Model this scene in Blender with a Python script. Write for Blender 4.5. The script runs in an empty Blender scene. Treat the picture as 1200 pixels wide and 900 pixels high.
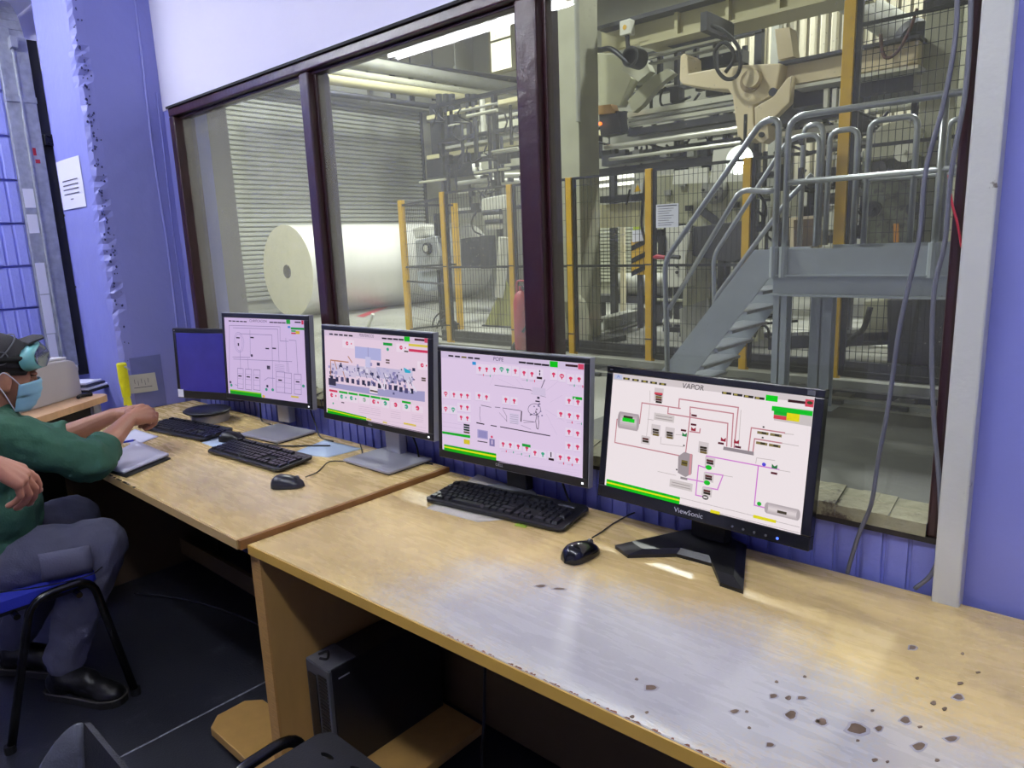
import bpy, bmesh, math, random
import numpy as np
from mathutils import Vector, Matrix
random.seed(7)
rng = np.random.default_rng(11)
SC = bpy.context.scene
COL = SC.collection
# ------------------------------------------------------------------ camera
FPX = 828.376
RM = np.array([[0.74539, 0.10262, -0.65867], [0.66553, -0.17144, 0.72643], [-0.03837, -0.97984, -0.19608]])
_u, _s, _vt = np.linalg.svd(RM); RM = _u @ _vt          # rows: world axes seen from the camera (x right, y down, z forward)
CAM = np.array([0.0, 0.0, 1.46])
cd = bpy.data.cameras.new('camera'); cam = bpy.data.objects.new('camera', cd); COL.objects.link(cam)
cd.sensor_width = 36.0; cd.lens = FPX / 1200 * 36; cd.clip_start = 0.02; cd.clip_end = 200
m4 = Matrix([[RM[i, 0], -RM[i, 1], -RM[i, 2], CAM[i]] for i in range(3)] + [[0, 0, 0, 1]])
cam.matrix_world = m4
SC.camera = cam
# ------------------------------------------------------------------ world, exposure
wd = bpy.data.worlds.new('world'); SC.world = wd; wd.use_nodes = True
wd.node_tree.nodes['Background'].inputs[0].default_value = (0.55, 0.62, 0.75, 1)
wd.node_tree.nodes['Background'].inputs[1].default_value = 0.25
vs = SC.view_settings
SC.display_settings.display_device = 'sRGB'
vs.view_transform = 'Standard'; vs.look = 'None'; vs.gamma = 1.0; vs.use_curve_mapping = False
vs.exposure = 0.0
SC.cycles.use_denoising = True
SC.cycles.max_bounces = 10; SC.cycles.transparent_max_bounces = 16
SC.cycles.sample_clamp_indirect = 6.0
TUBE = 66.0        # strength of the fluorescent tubes of the control room
HALL = 0.40         # scale of the hall lamps
def hall_lamp(x, y, z, power, size=0.6, col=(0.98, 1.0, 0.96)):
    l = bpy.data.lights.new('hall_lamp_light', 'AREA'); l.shape = 'DISK'; l.size = size; l.energy = power * HALL; l.color = col
    o = bpy.data.objects.new('hall_lamp_light', l); COL.objects.link(o); o.location = (x, y, z)
    return o
HALL_LAMPS = [(-12.0, 5.0, 7.6, 1500), (-6.5, 4.6, 7.6, 1000), (-12.5, 11.5, 7.6, 1500), (-6.0, 11.0, 7.6, 1800), (-0.5, 10.5, 7.6, 1500)]
for L in HALL_LAMPS: hall_lamp(*L)

# ------------------------------------------------------------------ helpers
def P(px, py, x=None, y=None, z=None):
    """a point of the photograph on a known world plane"""
    d = RM @ np.array([px - 600.0, py - 450.0, FPX])
    if x is not None: t = (x - CAM[0]) / d[0]
    elif y is not None: t = (y - CAM[1]) / d[1]
    else: t = (z - CAM[2]) / d[2]
    return Vector(CAM + d * t)
def lin(c):
    return c / 12.92 if c <= 0.04045 else ((c + 0.055) / 1.055) ** 2.4
def C(h):
    h = h.lstrip('#'); return tuple(lin(int(h[i:i + 2], 16) / 255) for i in (0, 2, 4)) + (1.0,)
class MB:
    def __init__(s): s.v = []; s.f = []; s.m = []
    def add(s, vs_, fs, mi=0):
        o = len(s.v); s.v += [tuple(v) for v in vs_]
        for f in fs: s.f.append(tuple(i + o for i in f)); s.m.append(mi)
        return s
    def box(s, a, b, mi=0, M=None):
        (x0, y0, z0), (x1, y1, z1) = a, b
        x0, x1 = min(x0, x1), max(x0, x1); y0, y1 = min(y0, y1), max(y0, y1); z0, z1 = min(z0, z1), max(z0, z1)
        vs_ = [Vector(p) for p in ((x0, y0, z0), (x1, y0, z0), (x1, y1, z0), (x0, y1, z0), (x0, y0, z1), (x1, y0, z1), (x1, y1, z1), (x0, y1, z1))]
        if M is not None: vs_ = [M @ v for v in vs_]
        return s.add(vs_, [(0, 3, 2, 1), (4, 5, 6, 7), (0, 1, 5, 4), (1, 2, 6, 5), (2, 3, 7, 6), (3, 0, 4, 7)], mi)
    def cbox(s, c, d, mi=0, M=None):
        return s.box([c[i] - d[i] / 2 for i in range(3)], [c[i] + d[i] / 2 for i in range(3)], mi, M)
    def bar(s, p0, p1, w, h, mi=0, up=(0, 0, 1)):
        p0, p1 = Vector(p0), Vector(p1); t = (p1 - p0); L = t.length; t.normalize()
        upv = Vector(up)
        if abs(t.dot(upv)) > 0.98: upv = Vector((0, 1, 0))
        sd = t.cross(upv).normalized(); u = sd.cross(t).normalized()
        M = Matrix((( t.x, sd.x, u.x, p0.x), (t.y, sd.y, u.y, p0.y), (t.z, sd.z, u.z, p0.z), (0, 0, 0, 1)))
        return s.box((0, -w / 2, -h / 2), (L, w / 2, h / 2), mi, M)
    def cyl(s, p0, p1, r0, r1=None, n=12, mi=0, cap=True):
        r1 = r0 if r1 is None else r1
        p0, p1 = Vector(p0), Vector(p1); t = (p1 - p0).normalized()
        a = t.orthogonal().normalized(); b = t.cross(a)
        vs_ = []
        for p, r in ((p0, r0), (p1, r1)):
            for i in range(n):
                an = 2 * math.pi * i / n; vs_.append(p + a * (r * math.cos(an)) + b * (r * math.sin(an)))
        fs = [(i, (i + 1) % n, n + (i + 1) % n, n + i) for i in range(n)]
        if cap: fs += [tuple(range(n - 1, -1, -1)), tuple(range(n, 2 * n))]
        return s.add(vs_, fs, mi)
    def tube(s, pts, r, n=8, mi=0, cap=True):
        pts = [Vector(p) for p in pts]
        rr = r if isinstance(r, (list, tuple)) else [r] * len(pts)
        t0 = (pts[1] - pts[0]).normalized(); a = t0.orthogonal().normalized()
        vs_ = []
        for k, p in enumerate(pts):
            if k == 0: t = t0
            elif k == len(pts) - 1: t = (pts[k] - pts[k - 1]).normalized()
            else: t = ((pts[k + 1] - pts[k]).normalized() + (pts[k] - pts[k - 1]).normalized()).normalized()
            a = (a - t * a.dot(t)).normalized(); b = t.cross(a)
            for i in range(n):
                an = 2 * math.pi * i / n; vs_.append(p + a * (rr[k] * math.cos(an)) + b * (rr[k] * math.sin(an)))
        fs = []
        for k in range(len(pts) - 1):
            for i in range(n): fs.append((k * n + i, k * n + (i + 1) % n, (k + 1) * n + (i + 1) % n, (k + 1) * n + i))
        if cap:
            fs.append(tuple(range(n - 1, -1, -1))); o = (len(pts) - 1) * n; fs.append(tuple(range(o, o + n)))
        return s.add(vs_, fs, mi)
    def prism(s, poly, d, mi=0, M=None):
        """2-D outline (x, z) extruded along +y by d"""
        n = len(poly)
        vs_ = [Vector((p[0], 0, p[1])) for p in poly] + [Vector((p[0], d, p[1])) for p in poly]
        if M is not None: vs_ = [M @ v for v in vs_]
        fs = [tuple(range(n)), tuple(range(2 * n - 1, n - 1, -1))] + [(i, n + i, n + (i + 1) % n, (i + 1) % n) for i in range(n)]
        return s.add(vs_, fs, mi)
    def lathe(s, prof, c=(0, 0, 0), n=24, mi=0, axis='z'):
        vs_ = []; k = len(prof)
        for r, h in prof:
            for i in range(n):
                an = 2 * math.pi * i / n; q = (r * math.cos(an), r * math.sin(an), h)
                if axis == 'y': q = (q[0], q[2], q[1])
                if axis == 'x': q = (q[2], q[0], q[1])
                vs_.append(Vector(q) + Vector(c))
        fs = [(j * n + i, j * n + (i + 1) % n, (j + 1) * n + (i + 1) % n, (j + 1) * n + i) for j in range(k - 1) for i in range(n)]
        fs += [tuple(range(n - 1, -1, -1)), tuple(range((k - 1) * n, k * n))]
        return s.add(vs_, fs, mi)
    def ell(s, c, r, n=16, k=10, mi=0, M=None):
        vs_ = []
        for j in range(k + 1):
            ph = math.pi * j / k - math.pi / 2
            for i in range(n):
                th = 2 * math.pi * i / n
                v = Vector((r[0] * math.cos(ph) * math.cos(th), r[1] * math.cos(ph) * math.sin(th), r[2] * math.sin(ph)))
                if M is not None: v = M @ v
                vs_.append(v + Vector(c))
        fs = [(j * n + i, j * n + (i + 1) % n, (j + 1) * n + (i + 1) % n, (j + 1) * n + i) for j in range(k) for i in range(n)]
        return s.add(vs_, fs, mi)
    def caps(s, p0, p1, r0, r1, n=14):
        """tapered capsule"""
        s.ell(p0, (r0,) * 3, n, 8); s.ell(p1, (r1,) * 3, n, 8); s.cyl(p0, p1, r0, r1, n); return s
    def mesh(s, name, recalc=True):
        me = bpy.data.meshes.new(name); me.from_pydata(s.v, [], s.f)
        if any(s.m): me.polygons.foreach_set('material_index', s.m)
        if recalc:
            bm = bmesh.new(); bm.from_mesh(me); bmesh.ops.recalc_face_normals(bm, faces=bm.faces); bm.to_mesh(me); bm.free()
        me.update(); return me
def wmat(o):
    m = o.matrix_basis.copy()
    if o.parent: m = wmat(o.parent) @ o.matrix_parent_inverse @ m
    return m
def obj(name, g, m, parent=None, label=None, cat=None, group=None, kind=None, bevel=0, smooth=False, world=False, seg=2):
    me = g.mesh(name) if isinstance(g, MB) else g
    for mm in (m if isinstance(m, (list, tuple)) else [m]):
        if len(me.materials) == 0 or isinstance(g, MB): me.materials.append(mm)
    if smooth:
        me.polygons.foreach_set('use_smooth', [True] * len(me.polygons))
        if smooth != 'all' and hasattr(me, 'set_sharp_from_angle'): me.set_sharp_from_angle(angle=math.radians(38))
    o = bpy.data.objects.new(name, me); COL.objects.link(o)
    if parent:
        o.parent = parent
        if world: o.matrix_parent_inverse = wmat(parent).inverted()
    tag(o, label, cat, group, kind)
    if bevel:
        b = o.modifiers.new('bevel', 'BEVEL'); b.width = bevel; b.segments = seg; b.limit_method = 'ANGLE'; b.angle_limit = math.radians(40)
        b.harden_normals = False
    return o
def tag(o, label=None, cat=None, group=None, kind=None):
    if label: o['label'] = label
    if cat: o['category'] = cat
    if group: o['group'] = group
    if kind: o['kind'] = kind
def thing(name, label, cat, loc=(0, 0, 0), rz=0, group=None, rot=None):
    o = bpy.data.objects.new(name, None); COL.objects.link(o); o.location = loc
    o.rotation_euler = rot if rot else (0, 0, rz); o.empty_display_size = 0.1
    tag(o, label, cat, group); return o
def struct(name, g, m, parent=None, **k):
    return obj(name, g, m, parent, kind=None if parent else 'structure', **k)
def inst(src, name, loc, parent, rot=None, scale=None):
    o = bpy.data.objects.new(name, src if isinstance(src, bpy.types.Mesh) else src.data); COL.objects.link(o)
    o.parent = parent; o.location = loc
    if rot: o.rotation_euler = rot
    if scale: o.scale = scale
    return o
def fillet(pts, r, n=5):
    pts = [Vector(p) for p in pts]; out = [pts[0]]
    for k in range(1, len(pts) - 1):
        a, b, c = pts[k - 1], pts[k], pts[k + 1]
        u = (a - b); w = (c - b); rr = min(r, u.length * 0.49, w.length * 0.49)
        p = b + u.normalized() * rr; q = b + w.normalized() * rr
        for i in range(n + 1):
            t = i / n; out.append(p * (1 - t) ** 2 + b * (2 * t * (1 - t)) + q * t * t)
    out.append(pts[-1]); return out
def smooth_line(pts, n=8):
    """Catmull-Rom"""
    p = [Vector(q) for q in pts]; p = [p[0] * 2 - p[1]] + p + [p[-1] * 2 - p[-2]]; out = []
    for k in range(1, len(p) - 2):
        for i in range(n):
            t = i / n
            out.append(0.5 * ((2 * p[k]) + (p[k + 1] - p[k - 1]) * t + (2 * p[k - 1] - 5 * p[k] + 4 * p[k + 1] - p[k + 2]) * t * t + (3 * p[k] - p[k - 1] - 3 * p[k + 1] + p[k + 2]) * t ** 3))
    out.append(p[-2]); return out
# ------------------------------------------------------------------ materials
def mat(name, col, rough=0.5, metal=0.0, var=0.0, vscale=6.0, bump=0.0, bscale=40.0, col2=None, c2=(0.5, 0.7), emit=None, es=1.0, spec=0.5, coat=0.0, stretch=None, c2scale=None, rvar=0.0, detail=4):
    m = bpy.data.materials.new(name); m.use_nodes = True; nt = m.node_tree; N = nt.nodes; L = nt.links
    b = N['Principled BSDF']
    c = C(col) if isinstance(col, str) else col
    b.inputs['Base Color'].default_value = c; b.inputs['Roughness'].default_value = rough; b.inputs['Metallic'].default_value = metal
    b.inputs['Specular IOR Level'].default_value = spec
    if coat: b.inputs['Coat Weight'].default_value = coat; b.inputs['Coat Roughness'].default_value = 0.12
    if emit:
        b.inputs['Emission Color'].default_value = C(emit) if isinstance(emit, str) else emit; b.inputs['Emission Strength'].default_value = es
    if var or bump or col2 or rvar:
        tc = N.new('ShaderNodeTexCoord'); mp = N.new('ShaderNodeMapping'); L.new(tc.outputs['Object'], mp.inputs[0])
        if stretch: mp.inputs['Scale'].default_value = stretch
        src = None
        if var or rvar:
            n = N.new('ShaderNodeTexNoise'); n.inputs['Scale'].default_value = vscale; n.inputs['Detail'].default_value = detail; L.new(mp.outputs[0], n.inputs['Vector'])
            if rvar:
                r = N.new('ShaderNodeMapRange'); r.inputs['To Min'].default_value = max(0.02, rough - rvar); r.inputs['To Max'].default_value = rough + rvar
                r.inputs['From Min'].default_value = 0.3; r.inputs['From Max'].default_value = 0.7
                L.new(n.outputs['Fac'], r.inputs['Value']); L.new(r.outputs[0], b.inputs['Roughness'])
            if var:
                r = N.new('ShaderNodeMapRange'); r.inputs['From Min'].default_value = 0.25; r.inputs['From Max'].default_value = 0.75
                r.inputs['To Min'].default_value = 1 - var; r.inputs['To Max'].default_value = 1 + var; L.new(n.outputs['Fac'], r.inputs['Value'])
                mx = N.new('ShaderNodeMix'); mx.data_type = 'RGBA'; mx.blend_type = 'MULTIPLY'; mx.inputs[0].default_value = 1; mx.inputs[6].default_value = c
                L.new(r.outputs[0], mx.inputs[7]); L.new(mx.outputs[2], b.inputs['Base Color']); src = mx.outputs[2]
        if col2:
            n = N.new('ShaderNodeTexNoise'); n.inputs['Scale'].default_value = c2scale or vscale; n.inputs['Detail'].default_value = 8; n.inputs['Roughness'].default_value = 0.65; L.new(mp.outputs[0], n.inputs['Vector'])
            r = N.new('ShaderNodeMapRange'); r.interpolation_type = 'SMOOTHSTEP'; r.inputs['From Min'].default_value = c2[0]; r.inputs['From Max'].default_value = c2[1]; L.new(n.outputs['Fac'], r.inputs['Value'])
            mx = N.new('ShaderNodeMix'); mx.data_type = 'RGBA'; L.new(r.outputs[0], mx.inputs[0]); mx.inputs[6].default_value = c; mx.inputs[7].default_value = C(col2) if isinstance(col2, str) else col2
            if src: L.new(src, mx.inputs[6])
            L.new(mx.outputs[2], b.inputs['Base Color'])
        if bump:
            n = N.new('ShaderNodeTexNoise'); n.inputs['Scale'].default_value = bscale; n.inputs['Detail'].default_value = 5; L.new(mp.outputs[0], n.inputs['Vector'])
            bp = N.new('ShaderNodeBump'); bp.inputs['Strength'].default_value = bump; bp.inputs['Distance'].default_value = 0.01
            L.new(n.outputs['Fac'], bp.inputs['Height']); L.new(bp.outputs[0], b.inputs['Normal'])
    return m
M = {}
M['blue'] = mat('blue_wall_paint', '#878bcf', 0.42, var=0.05, vscale=2.5, bump=0.35, bscale=14, spec=0.45)
M['blue_sill'] = mat('blue_board_paint', '#7d83cf', 0.38, var=0.10, vscale=5, bump=0.5, bscale=24)
M['blue_block'] = mat('blue_block_paint', '#9aa0ea', 0.45, var=0.05, vscale=4, bump=0.2, bscale=60)
M['white_wall'] = mat('white_plaster', '#dedcf2', 0.6, var=0.03, vscale=2, bump=0.15, bscale=20)
M['ceil'] = mat('ceiling_white', '#e4e4ec', 0.8)
M['floor'] = mat('dark_sheet_floor', '#2a2b33', 0.42, var=0.3, vscale=3, bump=0.15, bscale=160, col2='#4d4f5a', c2=(0.55, 0.8), c2scale=7, rvar=0.1)
M['maroon'] = mat('maroon_gloss_paint', '#33191c', 0.3, var=0.2, vscale=8, bump=0.2, bscale=30, spec=0.6)
M['post_white'] = mat('worn_cream_paint', '#c9c9c0', 0.45, var=0.05, vscale=6, bump=0.25, bscale=30, col2='#6b6157', c2=(0.66, 0.7), c2scale=9)
M['sill_wood'] = mat('chipped_sill_paint', '#938f72', 0.7, var=0.15, vscale=12, bump=0.6, bscale=50, col2='#4a3f35', c2=(0.55, 0.62), c2scale=9)
M['galv'] = mat('galvanised_steel', '#a6aab4', 0.38, 0.35, var=0.2, vscale=30, bump=0.15, bscale=60)
M['black'] = mat('black_plastic', '#141519', 0.35, var=0.1, vscale=20, bump=0.08, bscale=300)
M['blackgloss'] = mat('black_gloss_plastic', '#0d0d11', 0.16, spec=0.6)
M['blackmat'] = mat('dull_black', '#0c0c0f', 0.7)
M['darkgap'] = mat('strip_black', '#17171d', 0.6)
M['silver'] = mat('silver_plastic', '#a9a9b2', 0.35, 0.3, var=0.06, vscale=12)
M['greyplastic'] = mat('grey_plastic', '#55565c', 0.45)
M['key'] = mat('key_black', '#1b1c22', 0.3, spec=0.55)
M['beige_plastic'] = mat('beige_printer_plastic', '#c2bdb9', 0.5, var=0.03, vscale=8)
M['paper'] = mat('paper_white', '#dcdcec', 0.75)
M['paper_blue'] = mat('paper_pale_blue', '#b9cbe0', 0.75)
M['ink'] = mat('printed_ink', '#4b4b60', 0.8)
M['cream_card'] = mat('cream_card', '#b9b9b4', 0.8, var=0.05, vscale=20)
M['tape'] = mat('grey_tape', '#6a70a8', 0.35, var=0.06, vscale=20)
M['yellow_tape'] = mat('yellow_tape', '#d3d012', 0.45, var=0.12, vscale=40, bump=0.4, bscale=60)
M['cable'] = mat('black_cable', '#101014', 0.45)
M['greycable'] = mat('grey_cable', '#63646d', 0.5)
M['red'] = mat('red_paint', '#a8293a', 0.4, var=0.08)
M['wood_edge'] = mat('wood_edge_ply', '#b58a4e', 0.55, var=0.3, vscale=10, stretch=(2, 2, 60), bump=0.2, bscale=60)
M['tube_black'] = mat('black_enamel_tube', '#0b0b0d', 0.22, spec=0.6)
M['seat_blue'] = mat('blue_seat_fabric', '#2b37b8', 0.75, bump=0.3, bscale=300)
M['shell_black'] = mat('black_chair_plastic', '#17171b', 0.5, bump=0.15, bscale=260)
M['wing_lit_grey'] = mat('wing_lit_plastic', '#4c4e5a', 0.85, var=0.08, bump=0.3, bscale=300)  # grey stands for lamp light on the curled chair wing
# desk laminate, worn pale where hands have rubbed it
def desk_mat(name, worn):
    m = mat(name, '#d9bd80', 0.27, var=0.035, vscale=9, stretch=(1.2, 7, 1), bump=0.06, bscale=60, spec=0.5, rvar=0.07)
    nt = m.node_tree; N = nt.nodes; L = nt.links; b = N['Principled BSDF']
    src = b.inputs['Base Color'].links[0].from_socket
    tc = N.new('ShaderNodeTexCoord')
    fine = N.new('ShaderNodeTexNoise'); fine.inputs['Scale'].default_value = 150; fine.inputs['Detail'].default_value = 4; L.new(tc.outputs['Object'], fine.inputs['Vector'])
    big = N.new('ShaderNodeTexNoise'); big.inputs['Scale'].default_value = 5; big.inputs['Detail'].default_value = 5; L.new(tc.outputs['Object'], big.inputs['Vector'])
    last = None
    for (cx, cy, rx, ry, ang, amt) in worn:
        mp = N.new('ShaderNodeMapping'); mp.vector_type = 'TEXTURE'
        mp.inputs['Location'].default_value = (cx, cy, 0.74); mp.inputs['Rotation'].default_value = (0, 0, ang); mp.inputs['Scale'].default_value = (rx, ry, 1)
        L.new(tc.outputs['Object'], mp.inputs[0])
        ln = N.new('ShaderNodeVectorMath'); ln.operation = 'LENGTH'; L.new(mp.outputs[0], ln.inputs[0])
        a = N.new('ShaderNodeMath'); a.operation = 'MULTIPLY_ADD'; L.new(big.outputs['Fac'], a.inputs[0]); a.inputs[1].default_value = -0.8; L.new(ln.outputs['Value'], a.inputs[2])
        a2 = N.new('ShaderNodeMath'); a2.operation = 'MULTIPLY_ADD'; L.new(fine.outputs['Fac'], a2.inputs[0]); a2.inputs[1].default_value = -0.7; L.new(a.outputs[0], a2.inputs[2])
        r = N.new('ShaderNodeMapRange'); r.interpolation_type = 'SMOOTHSTEP'; r.inputs['From Min'].default_value = -0.25; r.inputs['From Max'].default_value = 0.45
        r.inputs['To Min'].default_value = amt; r.inputs['To Max'].default_value = 0; L.new(a2.outputs[0], r.inputs['Value'])
        if last:
            mx = N.new('ShaderNodeMath'); mx.operation = 'MAXIMUM'; L.new(last, mx.inputs[0]); L.new(r.outputs[0], mx.inputs[1]); last = mx.outputs[0]
        else: last = r.outputs[0]
    if last:
        mix = N.new('ShaderNodeMix'); mix.data_type = 'RGBA'; L.new(last, mix.inputs[0]); L.new(src, mix.inputs[6]); mix.inputs[7].default_value = C('#c2bfbe')
        L.new(mix.outputs[2], b.inputs['Base Color'])
    return m
M['desk_right'] = desk_mat('worn_laminate', [(-0.62, 0.95, 0.58, 0.26, 0.04, 1.0), (-0.20, 0.95, 0.34, 0.18, 0.0, 0.8)])
M['desk_left'] = desk_mat('left_laminate', [(-2.05, 0.98, 0.5, 0.14, 0.0, 0.2)])
M['desk_panel'] = mat('laminate_panel', '#b08a4e', 0.4, var=0.08, vscale=6, stretch=(4, 4, 1))
def glass_mat(name, dust_lo, dust_hi, seed):
    """window glass with dust, drips and smears on it"""
    m = bpy.data.materials.new(name); m.use_nodes = True; nt = m.node_tree; N = nt.nodes; L = nt.links; N.clear()
    out = N.new('ShaderNodeOutputMaterial'); tr = N.new('ShaderNodeBsdfTransparent'); tr.inputs[0].default_value = (0.90, 0.93, 0.90, 1)
    gl = N.new('ShaderNodeBsdfGlossy'); gl.inputs['Roughness'].default_value = 0.02
    lw = N.new('ShaderNodeLayerWeight'); lw.inputs['Blend'].default_value = 0.5
    pw = N.new('ShaderNodeMath'); pw.operation = 'POWER'; L.new(lw.outputs['Facing'], pw.inputs[0]); pw.inputs[1].default_value = 5
    fr = N.new('ShaderNodeMath'); fr.operation = 'MULTIPLY_ADD'; L.new(pw.outputs[0], fr.inputs[0]); fr.inputs[1].default_value = 0.9; fr.inputs[2].default_value = 0.05
    m1 = N.new('ShaderNodeMixShader'); L.new(fr.outputs[0], m1.inputs[0]); L.new(tr.outputs[0], m1.inputs[1]); L.new(gl.outputs[0], m1.inputs[2])
    df = N.new('ShaderNodeBsdfDiffuse'); df.inputs[0].default_value = C('#c9c9bd'); tl = N.new('ShaderNodeBsdfTranslucent'); tl.inputs[0].default_value = C('#c9c9bd')
    m2 = N.new('ShaderNodeMixShader'); m2.inputs[0].default_value = 0.5; L.new(df.outputs[0], m2.inputs[1]); L.new(tl.outputs[0], m2.inputs[2])
    tc = N.new('ShaderNodeTexCoord'); mp = N.new('ShaderNodeMapping'); mp.inputs['Location'].default_value = (seed, 0, seed); L.new(tc.outputs['Object'], mp.inputs[0])
    n1 = N.new('ShaderNodeTexNoise'); n1.inputs['Scale'].default_value = 2.2; n1.inputs['Detail'].default_value = 6; n1.inputs['Roughness'].default_value = 0.6; L.new(mp.outputs[0], n1.inputs['Vector'])
    r1 = N.new('ShaderNodeMapRange'); r1.inputs['From Min'].default_value = 0.3; r1.inputs['From Max'].default_value = 0.75; r1.inputs['To Min'].default_value = dust_lo; r1.inputs['To Max'].default_value = dust_hi; L.new(n1.outputs['Fac'], r1.inputs['Value'])
    vo = N.new('ShaderNodeTexVoronoi'); vo.inputs['Scale'].default_value = 80; L.new(mp.outputs[0], vo.inputs['Vector'])
    r2 = N.new('ShaderNodeMapRange'); r2.inputs['From Min'].default_value = 0.05; r2.inputs['From Max'].default_value = 0.14; r2.inputs['To Min'].default_value = 0.5; r2.inputs['To Max'].default_value = 0; L.new(vo.outputs['Distance'], r2.inputs['Value'])
    n3 = N.new('ShaderNodeTexNoise'); n3.inputs['Scale'].default_value = 3.5; L.new(mp.outputs[0], n3.inputs['Vector'])
    r3 = N.new('ShaderNodeMapRange'); r3.inputs['From Min'].default_value = 0.45; r3.inputs['From Max'].default_value = 0.62; L.new(n3.outputs['Fac'], r3.inputs['Value'])
    mu = N.new('ShaderNodeMath'); mu.operation = 'MULTIPLY'; L.new(r2.outputs[0], mu.inputs[0]); L.new(r3.outputs[0], mu.inputs[1])
    ad = N.new('ShaderNodeMath'); ad.operation = 'ADD'; ad.use_clamp = True; L.new(r1.outputs[0], ad.inputs[0]); L.new(mu.outputs[0], ad.inputs[1])
    m3 = N.new('ShaderNodeMixShader'); L.new(ad.outputs[0], m3.inputs[0]); L.new(m1.outputs[0], m3.inputs[1]); L.new(m2.outputs[0], m3.inputs[2])
    L.new(m3.outputs[0], out.inputs[0]); return m
# ================================================================== THE ROOM
W = 1.53            # room face of the window wall
XL, XR, YB, ZC = -4.6, 1.7, -3.4, 2.95
fl = struct('floor', MB().box((-5.9, YB, -0.1), (XR, W + 0.17, 0)), M['floor'])
for x in (-2.145, -0.6):
    obj('seam', MB().box((x - 0.003, YB, 0.0), (x + 0.003, W, 0.0015)), mat('floor_seam', '#8d8f98', 0.7, var=0.5, vscale=60), fl)
struct('ceiling', MB().box((-5.9, YB, ZC), (XR, W + 0.17, ZC + 0.1)), M['ceil'])
struct('wall_right', MB().box((XR, YB, 0), (XR + 0.1, W + 0.17, ZC)), M['blue'])
struct('wall_front', MB().box((-5.9, YB - 0.1, 0), (XR, YB, ZC)), M['white_wall'])
# window wall: lower board dado, blue right part, white top
wx0, wx1, wz0, wz1 = -3.44, -0.262, 0.855, 2.12
wb = struct('wall_back', MB().box((-3.52, W + 0.012, 0), (wx1, W + 0.17, wz0)).box((-3.52, W, 0), (wx0, W + 0.17, wz1)).box((wx1, W, 0), (XR, W + 0.17, wz1)), M['blue'])
obj('upper_plaster', MB().box((-3.52, W - 0.004, wz1), (XR, W + 0.17, ZC)), M['white_wall'], wb, label='white plaster above the window')
pl = MB().box((0, 0, 0), (0.0475, 0.012, wz0)).mesh('board')
bm = bmesh.new(); bm.from_mesh(pl); bmesh.ops.bevel(bm, geom=[e for e in bm.edges if abs(e.verts[0].co.z - e.verts[1].co.z) > 0.5 and e.verts[0].co.y < 0.001], offset=0.006, segments=2, affect='EDGES'); bm.to_mesh(pl); bm.free()
pl.materials.append(M['blue_sill'])
for k in range(66):
    o = inst(pl, 'board', (wx0 + k * 0.0482, W - random.uniform(0.0, 0.0025), 0), wb)
    o.scale = (1, 1, 1)
# wall beyond the column
wl2 = struct('wall_recess', MB().box((-5.9, W, 0), (-3.94, W + 0.17, 2.58)).box((-5.9, YB, 0), (-5.8, W, 2.58)), M['blue'])
obj('upper_plaster', MB().box((-5.9, W - 0.004, 2.58), (-3.94, W + 0.17, ZC)).box((-5.9, YB, 2.58), (-5.8, W, ZC)), M['white_wall'], wl2, label='white plaster band')
# column with battered corner
nz = 120; cm = MB(); ring = []
for k in range(nz + 1):
    z = ZC * k / nz
    j = rng.normal(0, 0.0035, 4); g = 0.012 if (rng.random() < 0.22) else 0
    ring.append([(-3.95, W + 0.17, z), (-3.95, 1.185, z), (-3.575 + j[0], 1.185, z), (-3.530 + j[1], 1.188 + g * .5, z), (-3.512 - g * 0.6, 1.205 + g + j[2], z), (-3.508, 1.245 + j[3], z), (-3.508, 1.33, z), (-3.511, W + 0.17, z)])
vv = [p for r in ring for p in r]; ff = []
for k in range(nz):
    for i in range(7): ff.append((k * 8 + i, k * 8 + i + 1, (k + 1) * 8 + i + 1, (k + 1) * 8 + i))
co = struct('column', MB().add(vv, ff), M['blue'])
ch = MB()
for k in range(110):
    z = rng.uniform(0.9, 2.6) if k < 70 else rng.uniform(1.55, 2.3); s = rng.uniform(0.002, 0.0065)
    yy = 1.216 + rng.normal(0, 0.010); xx = -3.5085
    n = 6; pts = [(xx + 0.003, yy + s * .6 * math.cos(a) * rng.uniform(.6, 1.2), z + s * math.sin(a) * rng.uniform(.6, 1.4)) for a in np.linspace(0, 2 * math.pi, n, endpoint=False)]
    ch.add(pts + [(x_ - 0.01, y_, z_) for x_, y_, z_ in pts], [tuple(range(n))] + [(i, (i + 1) % n, n + (i + 1) % n, n + i) for i in range(n)])
obj('chipped_paint', ch, mat('chipped_dark', '#2c2f66', 0.7), co, kind='stuff', label='dark chips along the battered corner')
obj('painted_cable', MB().tube([(-3.507 + 0.002 * math.sin(z * 9), 1.462 + 0.004 * math.sin(z * 5 + 1), z) for z in np.linspace(0.75, 2.9, 40)], 0.006, 6).tube([(-3.507, 1.505 + 0.003 * math.sin(z * 7), z) for z in np.linspace(0.75, 2.2, 30)], 0.004, 6), M['blue'], co, label='ridge of a painted-over cable', smooth='all')
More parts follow.
